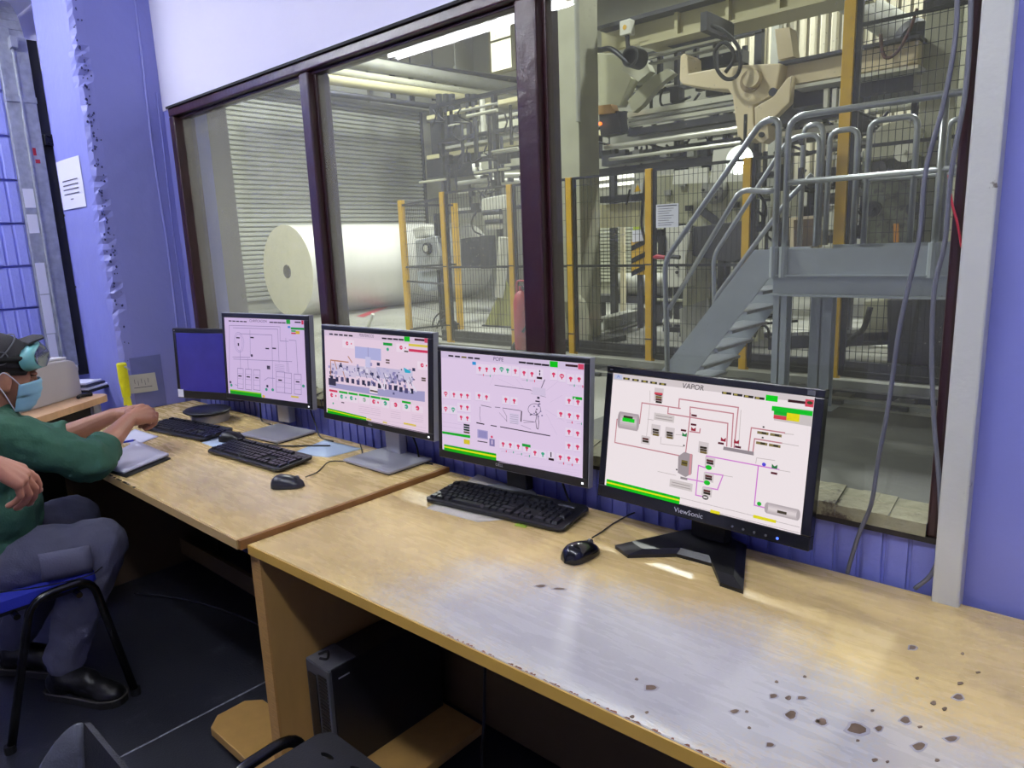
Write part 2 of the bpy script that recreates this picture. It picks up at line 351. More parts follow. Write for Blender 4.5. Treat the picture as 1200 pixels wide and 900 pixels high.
# left wall of ribbed blocks
wl = struct('wall_left', MB().box((XL - 0.16, YB, 0), (XL - 0.03, 1.19, ZC)), M['blue_block'])
bl = MB(); zz = 0.222; ww = 0.40
bl.box((-0.03, 0.004, 0.004), (-0.008, ww - 0.004, zz - 0.004))
for r in range(7):
    y0 = 0.008 + r * 0.0555; bl.prism([(-0.008, y0), (0.0, y0 + 0.006), (0.0, y0 + 0.044), (-0.008, y0 + 0.05)], 1, 0, Matrix(((1, 0, 0, 0), (0, 0, 1, 0), (0, zz - 0.012, 0, 0.006), (0, 0, 0, 1))))
bme = bl.mesh('ribbed_block'); bme.materials.append(M['blue_block'])
for r in range(13):
    for k in range(7):
        inst(bme, 'ribbed_block', (XL - random.uniform(0, 0.002), 1.185 - (k + 1) * ww, 0.075 + r * 0.227), wl)
# galvanised door channel at the end of that wall, with its labels
gc = thing('door_channel', 'galvanised steel door channel standing at the end of the ribbed blue wall', 'door track', (XL + 0.02, 1.25, 0))
obj('channel', MB().box((-0.03, -0.068, 0.86), (0.005, -0.002, 2.66)).box((-0.03, 0.002, 0.86), (0.012, 0.07, 2.62)).box((-0.03, -0.006, 0.86), (0.02, 0.006, 2.62)), M['galv'], gc, bevel=0.003)
obj('splice', MB().box((-0.034, -0.07, 2.29), (0.018, 0.072, 2.32)), M['galv'], gc)
arc = [(-0.01 - 0.30 * (1 - math.cos(a)), 0.0, 2.55 + 0.3 * math.sin(a)) for a in np.linspace(0, 1.4, 9)]
cv = MB()
for a, b in zip(arc[:-1], arc[1:]): cv.bar(a, b, 0.13, 0.03)
obj('curved_track', cv, M['galv'], gc)
for z0, z1, w in ((1.745, 1.845, 0.05), (1.61, 1.71, 0.048), (1.28, 1.45, 0.045), (1.06, 1.275, 0.045), (0.92, 1.055, 0.04)):
    obj('label', MB().box((0.0055, -0.062, z0), (0.008, -0.062 + w, z1)), M['paper'], gc, label='white paper label')
obj('red_scrawl', MB().box((0.0125, 0.015, 2.02), (0.0135, 0.03, 2.06)).box((0.0125, 0.02, 1.98), (0.0135, 0.042, 2.0)), M['red'], gc)
st = thing('gap_strip', 'black strip between the steel channel and the blue column', 'strip', (XL, 1.345, 0))  # black strip standing in the narrow gap beside the channel
obj('strip', MB().box((-0.06, -0.022, 0.8), (0.0, 0.03, 2.62)), M['darkgap'], st)
lt = obj('latch', MB().box((0.0, -0.02, 2.075), (0.05, 0.045, 2.135)).box((0.05, -0.005, 2.083), (0.062, 0.05, 2.09)).box((0.05, -0.005, 2.12), (0.062, 0.05, 2.127)), M['blackgloss'], st, bevel=0.004)
for k, z in ((0, 1.70), (1, 1.30)): obj('fixing', MB().box((0, 0.03, z), (0.03, 0.075, z + 0.012)), M['darkgap'], st)
# cable ladder up in the left corner
lad = thing('cable_ladder', 'grey cable ladder under the ceiling above the blue block wall', 'cable tray', (-5.15, 1.0, 2.78))
obj('rail', MB().box((-0.5, -0.02, 0), (0.3, 0.0, 0.06)), M['galv'], lad); obj('rail', MB().box((-0.5, 0.28, 0), (0.3, 0.3, 0.06)), M['galv'], lad)
for k in range(4): obj('rung', MB().box((-0.4 + k * 0.2, 0, 0.02), (-0.37 + k * 0.2, 0.28, 0.04)), M['galv'], lad)
# ------------------------------------------------------------------ the window
wn = struct('window_1', MB().box((wx0, W - 0.012, wz1 - 0.036), (wx1, W + 0.09, wz1)).box((wx0, W - 0.012, wz0 + 0.06), (wx0 + 0.045, W + 0.09, wz1 - 0.036)).box((wx1 - 0.02, W - 0.012, wz0), (wx1, W + 0.09, wz1 - 0.036)), M['maroon'], bevel=0.006)
for x, w in ((-2.333, 0.056), (-1.288, 0.074)):
    mu_ = obj('mullion', MB().box((x - w / 2, W - 0.006, wz0 + 0.03), (x + w / 2, W + 0.09, wz1 - 0.036)), M['maroon'], wn, bevel=0.006)
    obj('bead', MB().box((x - w / 2 - 0.012, W + 0.02, wz0 + 0.03), (x - w / 2, W + 0.075, wz1 - 0.036)), M['maroon'], mu_, bevel=0.003)
    obj('bead', MB().box((x + w / 2, W + 0.02, wz0 + 0.03), (x + w / 2 + 0.012, W + 0.075, wz1 - 0.036)), M['maroon'], mu_, bevel=0.003)
obj('top_bead', MB().box((wx0 + 0.045, W + 0.012, wz1 - 0.046), (wx1 - 0.02, W + 0.05, wz1 - 0.036)), M['maroon'], wn, bevel=0.003)
sb = MB(); n = 90
for k in range(n):
    x0 = wx0 + 0.045 + (wx1 - 0.02 - wx0 - 0.045) * k / n; x1 = wx0 + 0.045 + (wx1 - 0.02 - wx0 - 0.045) * (k + 1) / n
    h = 0.048 + rng.normal(0, 0.0025); d = rng.normal(0, 0.002)
    sb.add([(x0, W - 0.016 + d, wz0), (x1, W - 0.016 + d, wz0), (x1, W - 0.014 + d, wz0 + h * .6), (x0, W - 0.014 + d, wz0 + h * .6), (x0, W + 0.06, wz0 + h), (x1, W + 0.06, wz0 + h), (x0, W + 0.09, wz0), (x1, W + 0.09, wz0)], [(0, 1, 2, 3), (3, 2, 5, 4), (4, 5, 7, 6), (0, 6, 7, 1)])
obj('window_sill', sb, M['sill_wood'], wn, label='chipped peeling bottom rail')
obj('drip_board', MB().box((wx0, W - 0.014, wz0 - 0.012), (wx1, W + 0.02, wz0)), mat('dark_wood_strip', '#2a2422', 0.8, var=0.3, vscale=20), wn, label='dark strip under the sill')
for i, (x0, x1, lo, hi) in enumerate(((wx0 + 0.045, -2.361, 0.20, 0.42), (-2.305, -1.325, 0.15, 0.34), (-1.251, wx1 - 0.02, 0.04, 0.13))):
    obj('pane', MB().add([(x0, W + 0.03, wz0 + 0.03), (x1, W + 0.03, wz0 + 0.03), (x1, W + 0.03, wz1 - 0.03), (x0, W + 0.03, wz1 - 0.03)], [(0, 1, 2, 3)]), glass_mat('dusty_glass_%d' % i, lo, hi, i * 3.7), wn, label=['dusty hazy left pane', 'dusty middle pane', 'clearer right pane with specks'][i])
struct('trim_1', MB().box((-0.258, W - 0.045, 0.0), (-0.211, W, ZC)), M['post_white'], bevel=0.004)
struct('trim_2', MB().box((wx0, W - 0.02, wz1 - 0.001), (wx1, W, wz1 + 0.008)), M['blackmat'])
# ------------------------------------------------------------------ ceiling lamps of the room
def batten(x0, x1, y, z, label):
    t = thing('ceiling_lamp', label, 'lamp', ((x0 + x1) / 2, y, z), group=None)
    h = (x1 - x0) / 2
    obj('housing', MB().prism([(-0.05, 0.05), (-0.04, 0.02), (0.04, 0.02), (0.05, 0.05), (0.05, 0.09), (-0.05, 0.09)], 2 * h, 0, Matrix(((0, 1, 0, -h), (1, 0, 0, 0), (0, 0, 1, 0), (0, 0, 0, 1)))), M['post_white'], t)
    for s in (-1, 1):
        obj('tube', MB().cyl((-h + 0.03, s * 0.04, 0), (h - 0.03, s * 0.04, 0), 0.014, n=10), MT, t, smooth=True)
        for e in (-1, 1): obj('socket', MB().box((e * h - 0.03 * (e > 0), s * 0.04 - 0.012, -0.015), (e * h + 0.03 * (e < 0), s * 0.04 + 0.012, 0.03)), M['post_white'], t)
    obj('stem', MB().cyl((-h * .6, 0, 0.09), (-h * .6, 0, ZC - z), 0.008), M['galv'], t); obj('stem', MB().cyl((h * .6, 0, 0.09), (h * .6, 0, ZC - z), 0.008), M['galv'], t)
    return t
MT = mat('lamp_tube', '#ffffff', 0.4, emit=(0.90, 0.93, 1.0, 1), es=TUBE)
batten(-4.25, -2.60, -0.404, 2.80, 'twin tube ceiling lamp mirrored in the middle window pane')
batten(-1.9, -0.4, -0.12, 2.80, 'twin tube ceiling lamp over the middle of the room')
batten(-0.1, 1.4, -0.12, 2.80, 'twin tube ceiling lamp near the right wall')
batten(-4.5, -3.3, 0.25, 2.80, 'twin tube ceiling lamp over the side table and the printer')
batten(-5.75, -4.95, 0.3, 2.72, 'short twin tube lamp added to light the recess beyond the steel channel')  # unseen lamp added to brighten the dark recess
# ------------------------------------------------------------------ things on the walls
def paper_sheet(name, c, ux, uz, w, h, label, cat, m, lines, off):
    """flat sheet; c = top-left corner, ux right, uz down, off = small normal towards the viewer"""
    ux, uz, off = Vector(ux).normalized(), Vector(uz).normalized(), Vector(off).normalized(); c = Vector(c)
    t = thing(name, label, cat, c)
    g = MB(); nx = 6
    vs_ = []
    for k in range(nx + 1):
        for j in (0, 1): vs_.append(ux * (w * k / nx) + uz * (h * j) + off * (0.003 + 0.004 * math.sin(k / nx * 3.1)))
    g.add(vs_, [(2 * k, 2 * k + 1, 2 * k + 3, 2 * k + 2) for k in range(nx)])
    s = obj('sheet', g, m, t); sm = s.modifiers.new('thick', 'SOLIDIFY'); sm.thickness = 0.0006
    if lines:
        g = MB()
        for (a, b, y, th) in lines:
            p = [ux * (w * u_) + uz * (h * v_) + off * 0.0085 for u_, v_ in ((a, y), (b, y), (b, y + th), (a, y + th))]
            g.add(p, [(0, 1, 2, 3)])
        obj('print', g, M['ink'], t, kind='stuff')
    return t
paper_sheet('notice', P(66.5, 190.5, y=1.185), (1, 0, 0), (0, 0, -1), 0.315, 0.222, 'white printed notice stuck on the bright face of the blue column', 'notice', M['paper'], [(0.2, 0.86, 0.42 + k * 0.09, 0.02) for k in range(4)] + [(0.45, 0.58, 0.80, 0.02)], (0, -1, 0))
cardt = P(149, 440, x=-3.507)
paper_sheet('adhesive_tape', P(151, 420, x=-3.507), (0, 1, 0), (0, 0, -1), 0.14, 0.245, 'wide grey tape patch on the column behind the cream card', 'tape', M['tape'], [], (1, 0, 0))
paper_sheet('note_card', P(148.5, 440, x=-3.500), (0, 1, -0.04), (0, 0.04, -1), 0.125, 0.088, 'cream handwritten card taped to the column beside the yellow handle', 'card', M['cream_card'], [(0.2 + k * 0.12, 0.215 + k * 0.12, 0.25 + 0.1 * (k % 2), 0.25) for k in range(5)] + [(0.15, 0.8, 0.7, 0.03)], (1, 0, 0))
yt = thing('yellow_taped_handle', 'yellow tape wrapped handle hanging on the blue column corner', 'handle', P(146, 452, y=1.15))
g = MB().tube([(0, 0, 0.105), (0.0, 0, 0.10), (0.002, 0, 0.03), (0.006, 0, -0.05)], [0.015, 0.021, 0.021, 0.017], 12)
obj('grip', g, M['yellow_tape'], yt, smooth=True)
obj('flared_end', MB().prism([(-0.008, -0.045), (0.02, -0.045), (0.035, -0.092), (0.014, -0.08), (-0.02, -0.095)], 0.02, 0, Matrix.Translation((0, -0.01, 0))), M['yellow_tape'], yt, bevel=0.003)
obj('hook', MB().tube([(0.012, 0.0, 0.09), (0.024, 0.01, 0.085), (0.03, 0.02, 0.07)], 0.004, 6), M['galv'], yt)
# two grey cables hanging before the right pane
def cable(name, pts, r, label, m, n=8):
    return obj(name, MB().tube(smooth_line(pts, n), r, 8), m, label=label, cat='cable', smooth='all')
yk = W - 0.03
cable('hanging_cable', [P(1122, -40, y=yk), P(1120, 40, y=yk), P(1106, 120, y=yk), P(1085, 200, y=yk), P(1077, 280, y=yk), P(1055, 380, y=yk), P(1042, 470, y=yk), P(1029, 540, y=yk), P(1021, 590, y=yk), P(1007, 625, y=yk), P(996, 660, y=yk), P(993, 672, y=yk)], 0.0043, 'grey cable hanging in front of the right pane, left of the two', M['greycable'])
cable('hanging_cable', [P(1138, -40, y=yk), P(1137, 30, y=yk), P(1131, 110, y=yk), P(1115, 200, y=yk), P(1108, 280, y=yk), P(1095, 340, y=yk), P(1092, 420, y=yk), P(1095, 500, y=yk), P(1101, 570, y=yk), P(1102, 640, y=yk), P(1092, 672, y=yk), P(1072, 690, y=yk)], 0.0043, 'grey cable hanging beside the white post, right of the two', M['greycable'])
cable('thin_red_wire', [P(1112, 205, y=yk), P(1115, 235, y=yk), P(1122, 262, y=yk), P(1127, 290, y=yk)], 0.0022, 'thin red wire beside the right hanging cable', M['red'])
# ================================================================== DESKS
ZD = 0.738; ZL = 0.752
dr = thing('right_desk', 'long yellow laminate desk with worn pale patch, nearest the camera', 'desk', (0, 0, 0))
tp = [(-1.634, 0.786), (0.06, 0.832), (0.06, 1.512), (-1.634, 1.49)]
g = MB(); n = 4
g.add([(x, y, ZD - 0.026) for x, y in tp] + [(x, y, ZD) for x, y in tp], [(3, 2, 1, 0), (4, 5, 6, 7), (0, 1, 5, 4), (1, 2, 6, 5), (2, 3, 7, 6), (3, 0, 4, 7)])
obj('desktop', g, M['desk_right'], dr, bevel=0.003)
def tpy(x): return 0.786 + (x + 1.634) / 1.694 * 0.046
obj('edge_strip', MB().add([(-1.634, 0.783, ZD - 0.026), (0.06, 0.829, ZD - 0.026), (0.06, 0.829, ZD - 0.0015), (-1.634, 0.783, ZD - 0.0015), (-1.634, 0.787, ZD - 0.026), (0.06, 0.833, ZD - 0.026), (0.06, 0.833, ZD - 0.0015), (-1.634, 0.787, ZD - 0.0015)], [(0, 1, 2, 3), (4, 7, 6, 5), (3, 2, 6, 7), (0, 4, 5, 1)]), mat('yellow_edge_band', '#c9a04a', 0.35), dr, label='yellow edge band')
obj('side_panel', MB().box((-1.630, 0.80, 0), (-1.603, 1.46, ZD - 0.026)), M['desk_panel'], dr, bevel=0.002)
obj('panel_edge', MB().box((-1.631, 0.794, 0), (-1.602, 0.80, ZD - 0.026)), M['wood_edge'], dr, label='bare plywood edge of the side panel')
obj('side_panel', MB().box((0.0, 0.84, 0), (0.027, 1.46, ZD - 0.026)), M['desk_panel'], dr, bevel=0.002)
obj('back_panel', MB().box((-1.603, 1.33, 0.03), (0.0, 1.35, ZD - 0.026)), mat('brown_back_panel', '#5a4830', 0.6, var=0.1), dr)
if 0: obj('front_rail', MB().add([(-1.603, 0.815, ZD - 0.085), (0.0, 0.858, ZD - 0.085), (0.0, 0.873, ZD - 0.085), (-1.603, 0.83, ZD - 0.085), (-1.603, 0.815, ZD - 0.026), (0.0, 0.858, ZD - 0.026), (0.0, 0.873, ZD - 0.026), (-1.603, 0.83, ZD - 0.026)], [(3, 2, 1, 0), (4, 5, 6, 7), (0, 1, 5, 4), (2, 3, 7, 6)]), M['desk_panel'], dr)
g = MB().prism([(-2.0, 0.80), (-1.96, 0.76), (-1.36, 0.76), (-1.33, 0.79), (-1.33, 1.28), (-1.60, 1.28), (-1.60, 0.93), (-1.96, 0.93), (-2.0, 0.89)], 0.028, 0, Matrix(((1, 0, 0, 0), (0, 0, 1, 0), (0, 1, 0, 0.045), (0, 0, 0, 1))))
obj('foot_board', g, M['desk_panel'], dr, bevel=0.002)
for (x, y) in ((-1.93, 0.845), (-1.4, 0.82), (-1.4, 1.22), (-1.63, 1.22)): obj('foot', MB().cyl((x, y, 0), (x, y, 0.045), 0.018), M['blackmat'], dr)
# worn chips of the right desktop: each an irregular brown patch a little below the laminate face
cw = MB(); cb = MB()
spots = [(762, 806, 9, 5), (746, 796, 3, 2), (906, 816, 6, 4), (924, 818, 5, 3), (927, 838, 9, 6), (963, 846, 9, 5), (902, 873, 6, 4), (861, 834, 7, 3), (875, 834, 3, 2), (939, 818, 7, 3), (1004, 854, 15, 9), (1030, 854, 6, 4), (1061, 844, 8, 5), (1077, 875, 10, 6), (1115, 866, 10, 4), (1123, 817, 8, 4), (1125, 801, 5, 3), (1107, 831, 4, 3), (1094, 824, 5, 3), (1069, 759, 6, 4), (1075, 795, 3, 2), (943, 793, 3, 2), (1022, 833, 3, 2), (1098, 891, 4, 3), (1025, 891, 5, 3), (1005, 868, 3, 2), (958, 845, 4, 3), (1078, 852, 4, 2), (1146, 788, 4, 2), (741, 840, 4, 2), (878, 853, 3, 2), (634, 687, 8, 2), (655, 690, 9, 1.6), (758, 835, 3, 2), (910, 799, 3, 2), (1128, 766, 3, 2), (1040, 893, 3, 2)]
for (px, py, a, b) in spots:
    n = 11; ph = rng.uniform(0, 6)
    def ringp(s, z):
        return [P(px + 0.8 * a * s * math.cos(t) * (1 + 0.22 * math.sin(3 * t + ph)), py + 0.8 * b * s * math.sin(t) * (1 + 0.22 * math.sin(2 * t + ph)), z=ZD) + Vector((0, 0, z)) for t in np.linspace(0, 2 * math.pi, n, endpoint=False)]
    cb.add(ringp(0.85, 0.0009) + ringp(0.9, 0), [tuple(range(n))] + [(i, (i + 1) % n, n + (i + 1) % n, n + i) for i in range(n)])
    if a > 5: cw.add(ringp(1.22, 0.0004) + ringp(1.26, 0), [tuple(range(n))] + [(i, (i + 1) % n, n + (i + 1) % n, n + i) for i in range(n)])
obj('chipped_spots', cb, mat('bare_chipboard', '#6b5746', 0.85, var=0.25, vscale=90), dr, kind='stuff', label='brown chips in the laminate')
obj('chip_rims', cw, mat('chip_rim', '#a9a3a8', 0.6), dr, kind='stuff', label='pale rims around the chips')
# splintered front edge
sp = MB()
for k in range(90):
    x = rng.uniform(-0.95, -0.2); y = tpy(x) + 0.001; l = rng.uniform(0.004, 0.012); d = rng.uniform(0.001, 0.005)
    sp.add([(x, y, ZD + 0.0005), (x + l, y, ZD + 0.0005), (x + l * .7, y + d, ZD + 0.0008), (x + l * .3, y + d * .8, ZD + 0.0008)], [(0, 1, 2, 3)])
obj('splintered_edge', sp, mat('torn_edge', '#7a4a34', 0.9), dr, kind='stuff', label='torn laminate along the front edge')

dl = thing('left_desk', 'light wood laminate desk on the left where the man works', 'desk', (0, 0, 0))
obj('desktop', MB().box((-3.50, 0.768, ZL - 0.026), (-1.652, 1.49, ZL)), M['desk_left'], dl, bevel=0.003)
obj('end_strip', MB().box((-1.652, 0.768, ZL - 0.026), (-1.640, 1.49, ZL - 0.001)), mat('brown_end_strip', '#8a5f2e', 0.5, var=0.2, vscale=20), dl, label='brown end strip')
obj('edge_strip', MB().box((-3.50, 0.764, ZL - 0.026), (-1.652, 0.768, ZL - 0.0015)), mat('cream_edge_band', '#bfa169', 0.35), dl)
obj('side_panel', MB().box((-1.662, 0.80, 0), (-1.636, 1.46, ZL - 0.026)), M['wood_edge'], dl, bevel=0.002)
obj('side_panel', MB().box((-3.386, 0.79, 0), (-3.36, 1.46, ZL - 0.026)), mat('end_panel_shade_tone', '#5c4a33', 0.6, var=0.1), dl, bevel=0.002)  # panel colour darkened for the shade under the left desk
obj('panel_edge', MB().box((-3.387, 0.785, 0), (-3.359, 0.79, ZL - 0.026)), mat('pale_edge', '#c9bda6', 0.5), dl, label='pale front edge of the end panel')
obj('back_panel', MB().box((-3.36, 1.40, 0.15), (-1.662, 1.42, ZL - 0.026)), mat('back_panel_shade_tone', '#2e2620', 0.7), dl)  # under-desk shade put into this panel's colour too
obj('brace', MB().box((-3.36, 1.28, 0.05), (-1.662, 1.30, 0.13)), mat('brace_shade_tone', '#6b5738', 0.6), dl)  # brace browned down, the same shade painted in
gv = MB()
for k in range(26):
    x = rng.uniform(-2.75, -2.3); gv.box((x, 0.765, ZL - 0.001), (x + rng.uniform(0.003, 0.012), 0.771, ZL + 0.0008))
obj('worn_edge', gv, mat('dark_wear', '#3b332c', 0.9), dl, kind='stuff', label='dark nicks on the front edge')

# ================================================================== KEYBOARDS AND MICE
kb_key = MB()
def key_mesh():
    g = MB(); a, b, h = 0.0083, 0.0066, 0.0075
    g.add([(-a, -a, 0), (a, -a, 0), (a, a, 0), (-a, a, 0), (-b, -b + 0.0008, h), (b, -b + 0.0008, h), (b, b + 0.0008, h), (-b, b + 0.0008, h)], [(4, 5, 6, 7), (0, 1, 5, 4), (1, 2, 6, 5), (2, 3, 7, 6), (3, 0, 4, 7)])
    m = g.mesh('key'); m.materials.append(M['key']); return m
KEY = key_mesh()
def keyboard(fl_, fr_, z, label, W_=0.445, D_=0.150, tilt=0.055):
    fl_, fr_ = Vector(fl_), Vector(fr_); ang = math.atan2(fr_.y - fl_.y, fr_.x - fl_.x)
    t = thing('keyboard', label, 'keyboard', (fl_.x, fl_.y, z), rot=(0, 0, ang))
    Mx = Matrix.Rotation(tilt, 4, 'X')
    out = [(0.012, 0), (W_ - 0.012, 0), (W_, 0.012), (W_ - 0.004, D_ - 0.012), (W_ - 0.018, D_), (0.018, D_), (0.004, D_ - 0.012), (0, 0.012)]
    g = MB()
    g.add([Mx @ Vector((x, y, 0.003)) for x, y in out] + [Mx @ Vector((x, y, 0.014)) for x, y in out], [tuple(range(7, -1, -1)), tuple(range(8, 16))] + [(i, (i + 1) % 8, 8 + (i + 1) % 8, 8 + i) for i in range(8)])
    obj('case', g, M['black'], t, bevel=0.003)
    g = MB()
    for x0, x1, y0, y1 in ((0.010, 0.292, 0.012, 0.108), (0.298, 0.356, 0.012, 0.108), (0.360, 0.436, 0.012, 0.108), (0.01, 0.30, 0.116, 0.136)):
        g.add([Mx @ Vector(p) for p in ((x0, y0, 0.0143), (x1, y0, 0.0143), (x1, y1, 0.0143), (x0, y1, 0.0143))], [(0, 1, 2, 3)])
    obj('key_bed', g, M['blackmat'], t)
    for y in (0.02, D_ - 0.03):
        for x in (0.05, W_ - 0.05): obj('foot', MB().box((x - 0.02, y - 0.006, 0), (x + 0.02, y + 0.006, 0.004 + y * tilt)), M['blackmat'], t)
    U = 0.0188
    def key(x, y, w=1.0, h=1.0):
        p = Mx @ Vector((x, y, 0.0135))
        inst(KEY, 'key', p, t, rot=(tilt, 0, 0), scale=((w * U - 0.0022) / 0.0166, (h * U - 0.0022) / 0.0166, 1))
    x0, y0 = 0.0115, 0.0225
    rows = [[1.25, 1.25, 1.25, 6.25, 1.25, 1.25, 1.25, 1.25], [2.25] + [1] * 10 + [2.75], [1.75] + [1] * 11 + [2.25], [1.5] + [1] * 12 + [1.5], [1] * 13 + [2]]
    for r, row in enumerate(rows):
        x = x0
        for w in row: key(x + w * U / 2, y0 + r * U, w); x += w * U
    for k in range(13):
        key(x0 + U / 2 + (0 if k == 0 else (k + 1 + 0.45 * ((k - 1) // 4)) * U * 0.965), y0 + 5.45 * U)
    xn = x0 + 15.3 * U
    for k in range(3):
        key(xn + (k + .5) * U, y0 + 5.45 * U)
        for r in (3, 4): key(xn + (k + .5) * U, y0 + r * U)
        key(xn + (k + .5) * U, y0)
    key(xn + 1.5 * U, y0 + U)
    xp = xn + 3.3 * U
    for r in range(5):
        for k in range(4):
            if (k == 1 and r == 0) or (k == 3 and r in (1, 3)): continue
            if k == 0 and r == 0: key(xp + U, y0, 2)
            elif k == 3 and r in (0, 2): key(xp + 3.5 * U, y0 + (r + .5) * U, 1, 2)
            else: key(xp + (k + .5) * U, y0 + r * U)
    obj('indicator', MB().box((0.375, 0.122, 0.0208), (0.425, 0.130, 0.0225), 0), M['greyplastic'], t)
    return t
k4 = keyboard(P(497, 589, z=ZD), P(657, 626, z=ZD), ZD, 'black keyboard in front of the second monitor from the right', 0.46, 0.158)
k2 = keyboard(P(242, 531, z=ZL), P(328, 556, z=ZL), ZL, 'black keyboard beside the small mouse on the left desk, glossy keys', 0.445, 0.15)
k1 = keyboard(P(165.5, 504, z=ZL), P(238, 519, z=ZL), ZL, 'black keyboard farthest left, under the hands of the man', 0.43, 0.15)
def mouse_mesh(L=0.108, Wd=0.060, H=0.036):
    g = MB(); n, k = 18, 12; vs_ = []
    for j in range(k + 1):
        v = -1 + 2 * j / k
        for i in range(n):
            th = math.pi * i / (n - 1)
            wv = Wd / 2 * (1 - abs(v) ** 3.2) ** 0.5 * (1 - 0.12 * v); hh = H * (1 - abs(v) ** 2.6) ** 0.55 * (1 - 0.28 * v)
            vs_.append((wv * math.cos(th), v * L / 2, max(0.0, hh * math.sin(th) ** 0.8) + 0.002))
    fs = [(j * n + i, j * n + i + 1, (j + 1) * n + i + 1, (j + 1) * n + i) for j in range(k) for i in range(n - 1)]
    g.add(vs_, fs); return g
def mouse(c, yaw, z, label, m, cab):
    t = thing('mouse', label, 'mouse', (c.x, c.y, z), yaw)
    obj('shell', mouse_mesh(), m, t, smooth='all')
    obj('sole', MB().ell((0, 0, 0.0025), (0.029, 0.052, 0.0025), 16, 6), M['blackmat'], t)
    obj('wheel', MB().cyl((-0.0035, 0.03, 0.0275), (0.0035, 0.03, 0.0275), 0.008, n=12), M['greyplastic'], t)
    obj('button_split', MB().tube([(0, 0.012, 0.0375), (0, 0.03, 0.0325), (0, 0.046, 0.0205)], 0.0006, 5), M['blackmat'], t)
    if cab: obj('lead', MB().tube(smooth_line(cab, 8), 0.0019, 6), M['cable'], t, world=True, smooth='all')
    return t
def zz(px, py, z): return P(px, py, z=z)
mouse(P(681, 647, z=ZD + .012), math.radians(-8), ZD, 'glossy black mouse on the right desk near the v shaped foot', M['blackgloss'], [P(694, 630, z=ZD + .012), P(704, 624, z=ZD + .003), P(718, 614, z=ZD + .003), P(738, 603, z=ZD + .003), P(752, 598, z=ZD + .003)])
mouse(P(337, 566, z=ZL + .012), math.radians(-52), ZL, 'dark grey mouse in front of the keyboard on the left desk', mat('mouse_grey', '#26272f', 0.3), [P(358, 559, z=ZL + .012), P(372, 553, z=ZL + .003), P(386, 541, z=ZL + .003), P(408, 540, z=ZL + .003), P(424, 533, z=ZL + .003), P(422, 520, z=ZL + .003)])
mouse(P(272, 513, z=ZL + .012), math.radians(-60), ZL, 'black mouse between the two keyboards of the left desk', M['black'], [P(288, 508, z=ZL + .012), P(298, 505, z=ZL + .003), P(318, 502, z=ZL + .003), P(334, 500, z=ZL + .003)])

# ================================================================== PAPERS ON THE DESKS
def flat_sheet(name, corners, z, label, m, cat='paper', th=0.001, curl=0.0):
    cs = [P(*c, z=z) for c in corners]; n = 8; g = MB(); vs_ = []
    for i in range(n + 1):
        for j in range(n + 1):
            a, b = i / n, j / n
            p = (cs[0] * (1 - a) + cs[1] * a) * (1 - b) + (cs[3] * (1 - a) + cs[2] * a) * b
            vs_.append((p.x, p.y, z + th + curl * (max(0, a - 0.6) ** 2 + 0.4 * max(0, b - 0.75) ** 2) + 0.0015 * curl * 30 * math.sin(a * 7 + b * 3) ** 2 * 0.3))
    g.add(vs_, [(i * (n + 1) + j, (i + 1) * (n + 1) + j, (i + 1) * (n + 1) + j + 1, i * (n + 1) + j + 1) for i in range(n) for j in range(n)])
    o = obj(name, g, m, label=label, cat=cat, smooth='all')
    s = o.modifiers.new('thick', 'SOLIDIFY'); s.thickness = th; s.offset = -1
    return o
flat_sheet('clipboard', [(113, 549), (148, 560), (200, 538), (165, 522)], ZL, 'dark clipboard under the white pad on the left desk', M['blackmat'], 'clipboard', 0.004)
flat_sheet('writing_pad', [(113, 546), (146, 556), (198, 535), (160, 519)], ZL + 0.004, 'white writing pad on the dark clipboard', M['paper'], 'notepad', 0.009, 0.02)
flat_sheet('loose_sheet', [(135, 515), (160, 522), (186, 512), (158, 503)], ZL, 'loose white sheet under the blue pen', M['paper'], 'paper', 0.001, 0.01)
pp0, pp1 = P(143, 518.5, z=ZL + .008), P(159, 515.5, z=ZL + .008)
pen = thing('pen', 'blue ballpoint pen lying on the loose white sheet', 'pen', pp0)
dpn = (pp1 - pp0); obj('barrel', MB().cyl((0, 0, 0), dpn * 0.82, 0.0042, n=8), mat('pen_blue', '#2233c0', 0.3), pen); obj('tip', MB().cyl(dpn * 0.82, dpn, 0.0036, 0.001, n=8), mat('pen_tip', '#2a2a55', 0.3), pen); obj('cap', MB().cyl(-dpn * 0.25, (0, 0, 0), 0.0048, n=8), mat('pen_cap', '#16206e', 0.3), pen)
flat_sheet('pale_blue_sheet', [(340, 532), (385, 536), (425, 526), (380, 516)], ZL, 'pale blue sheet by the stand of the third monitor', M['paper_blue'])
flat_sheet('pale_blue_slip', [(236, 519), (256, 526), (276, 517), (256, 511)], ZL, 'pale blue slip under the mouse between the keyboards', M['paper_blue'])
flat_sheet('paper_under_keyboard', [(500, 596), (560, 612), (690, 600), (560, 556)], ZD, 'pale sheet sticking out under the nearest keyboard', mat('paper_warm', '#c9c2b4', 0.7))
flat_sheet('green_note', [(605, 613), (618, 616), (616, 619), (603, 616)], ZD + 0.0012, 'small green slip under the front edge of the nearest keyboard', mat('green_slip', '#9fb83a', 0.7))
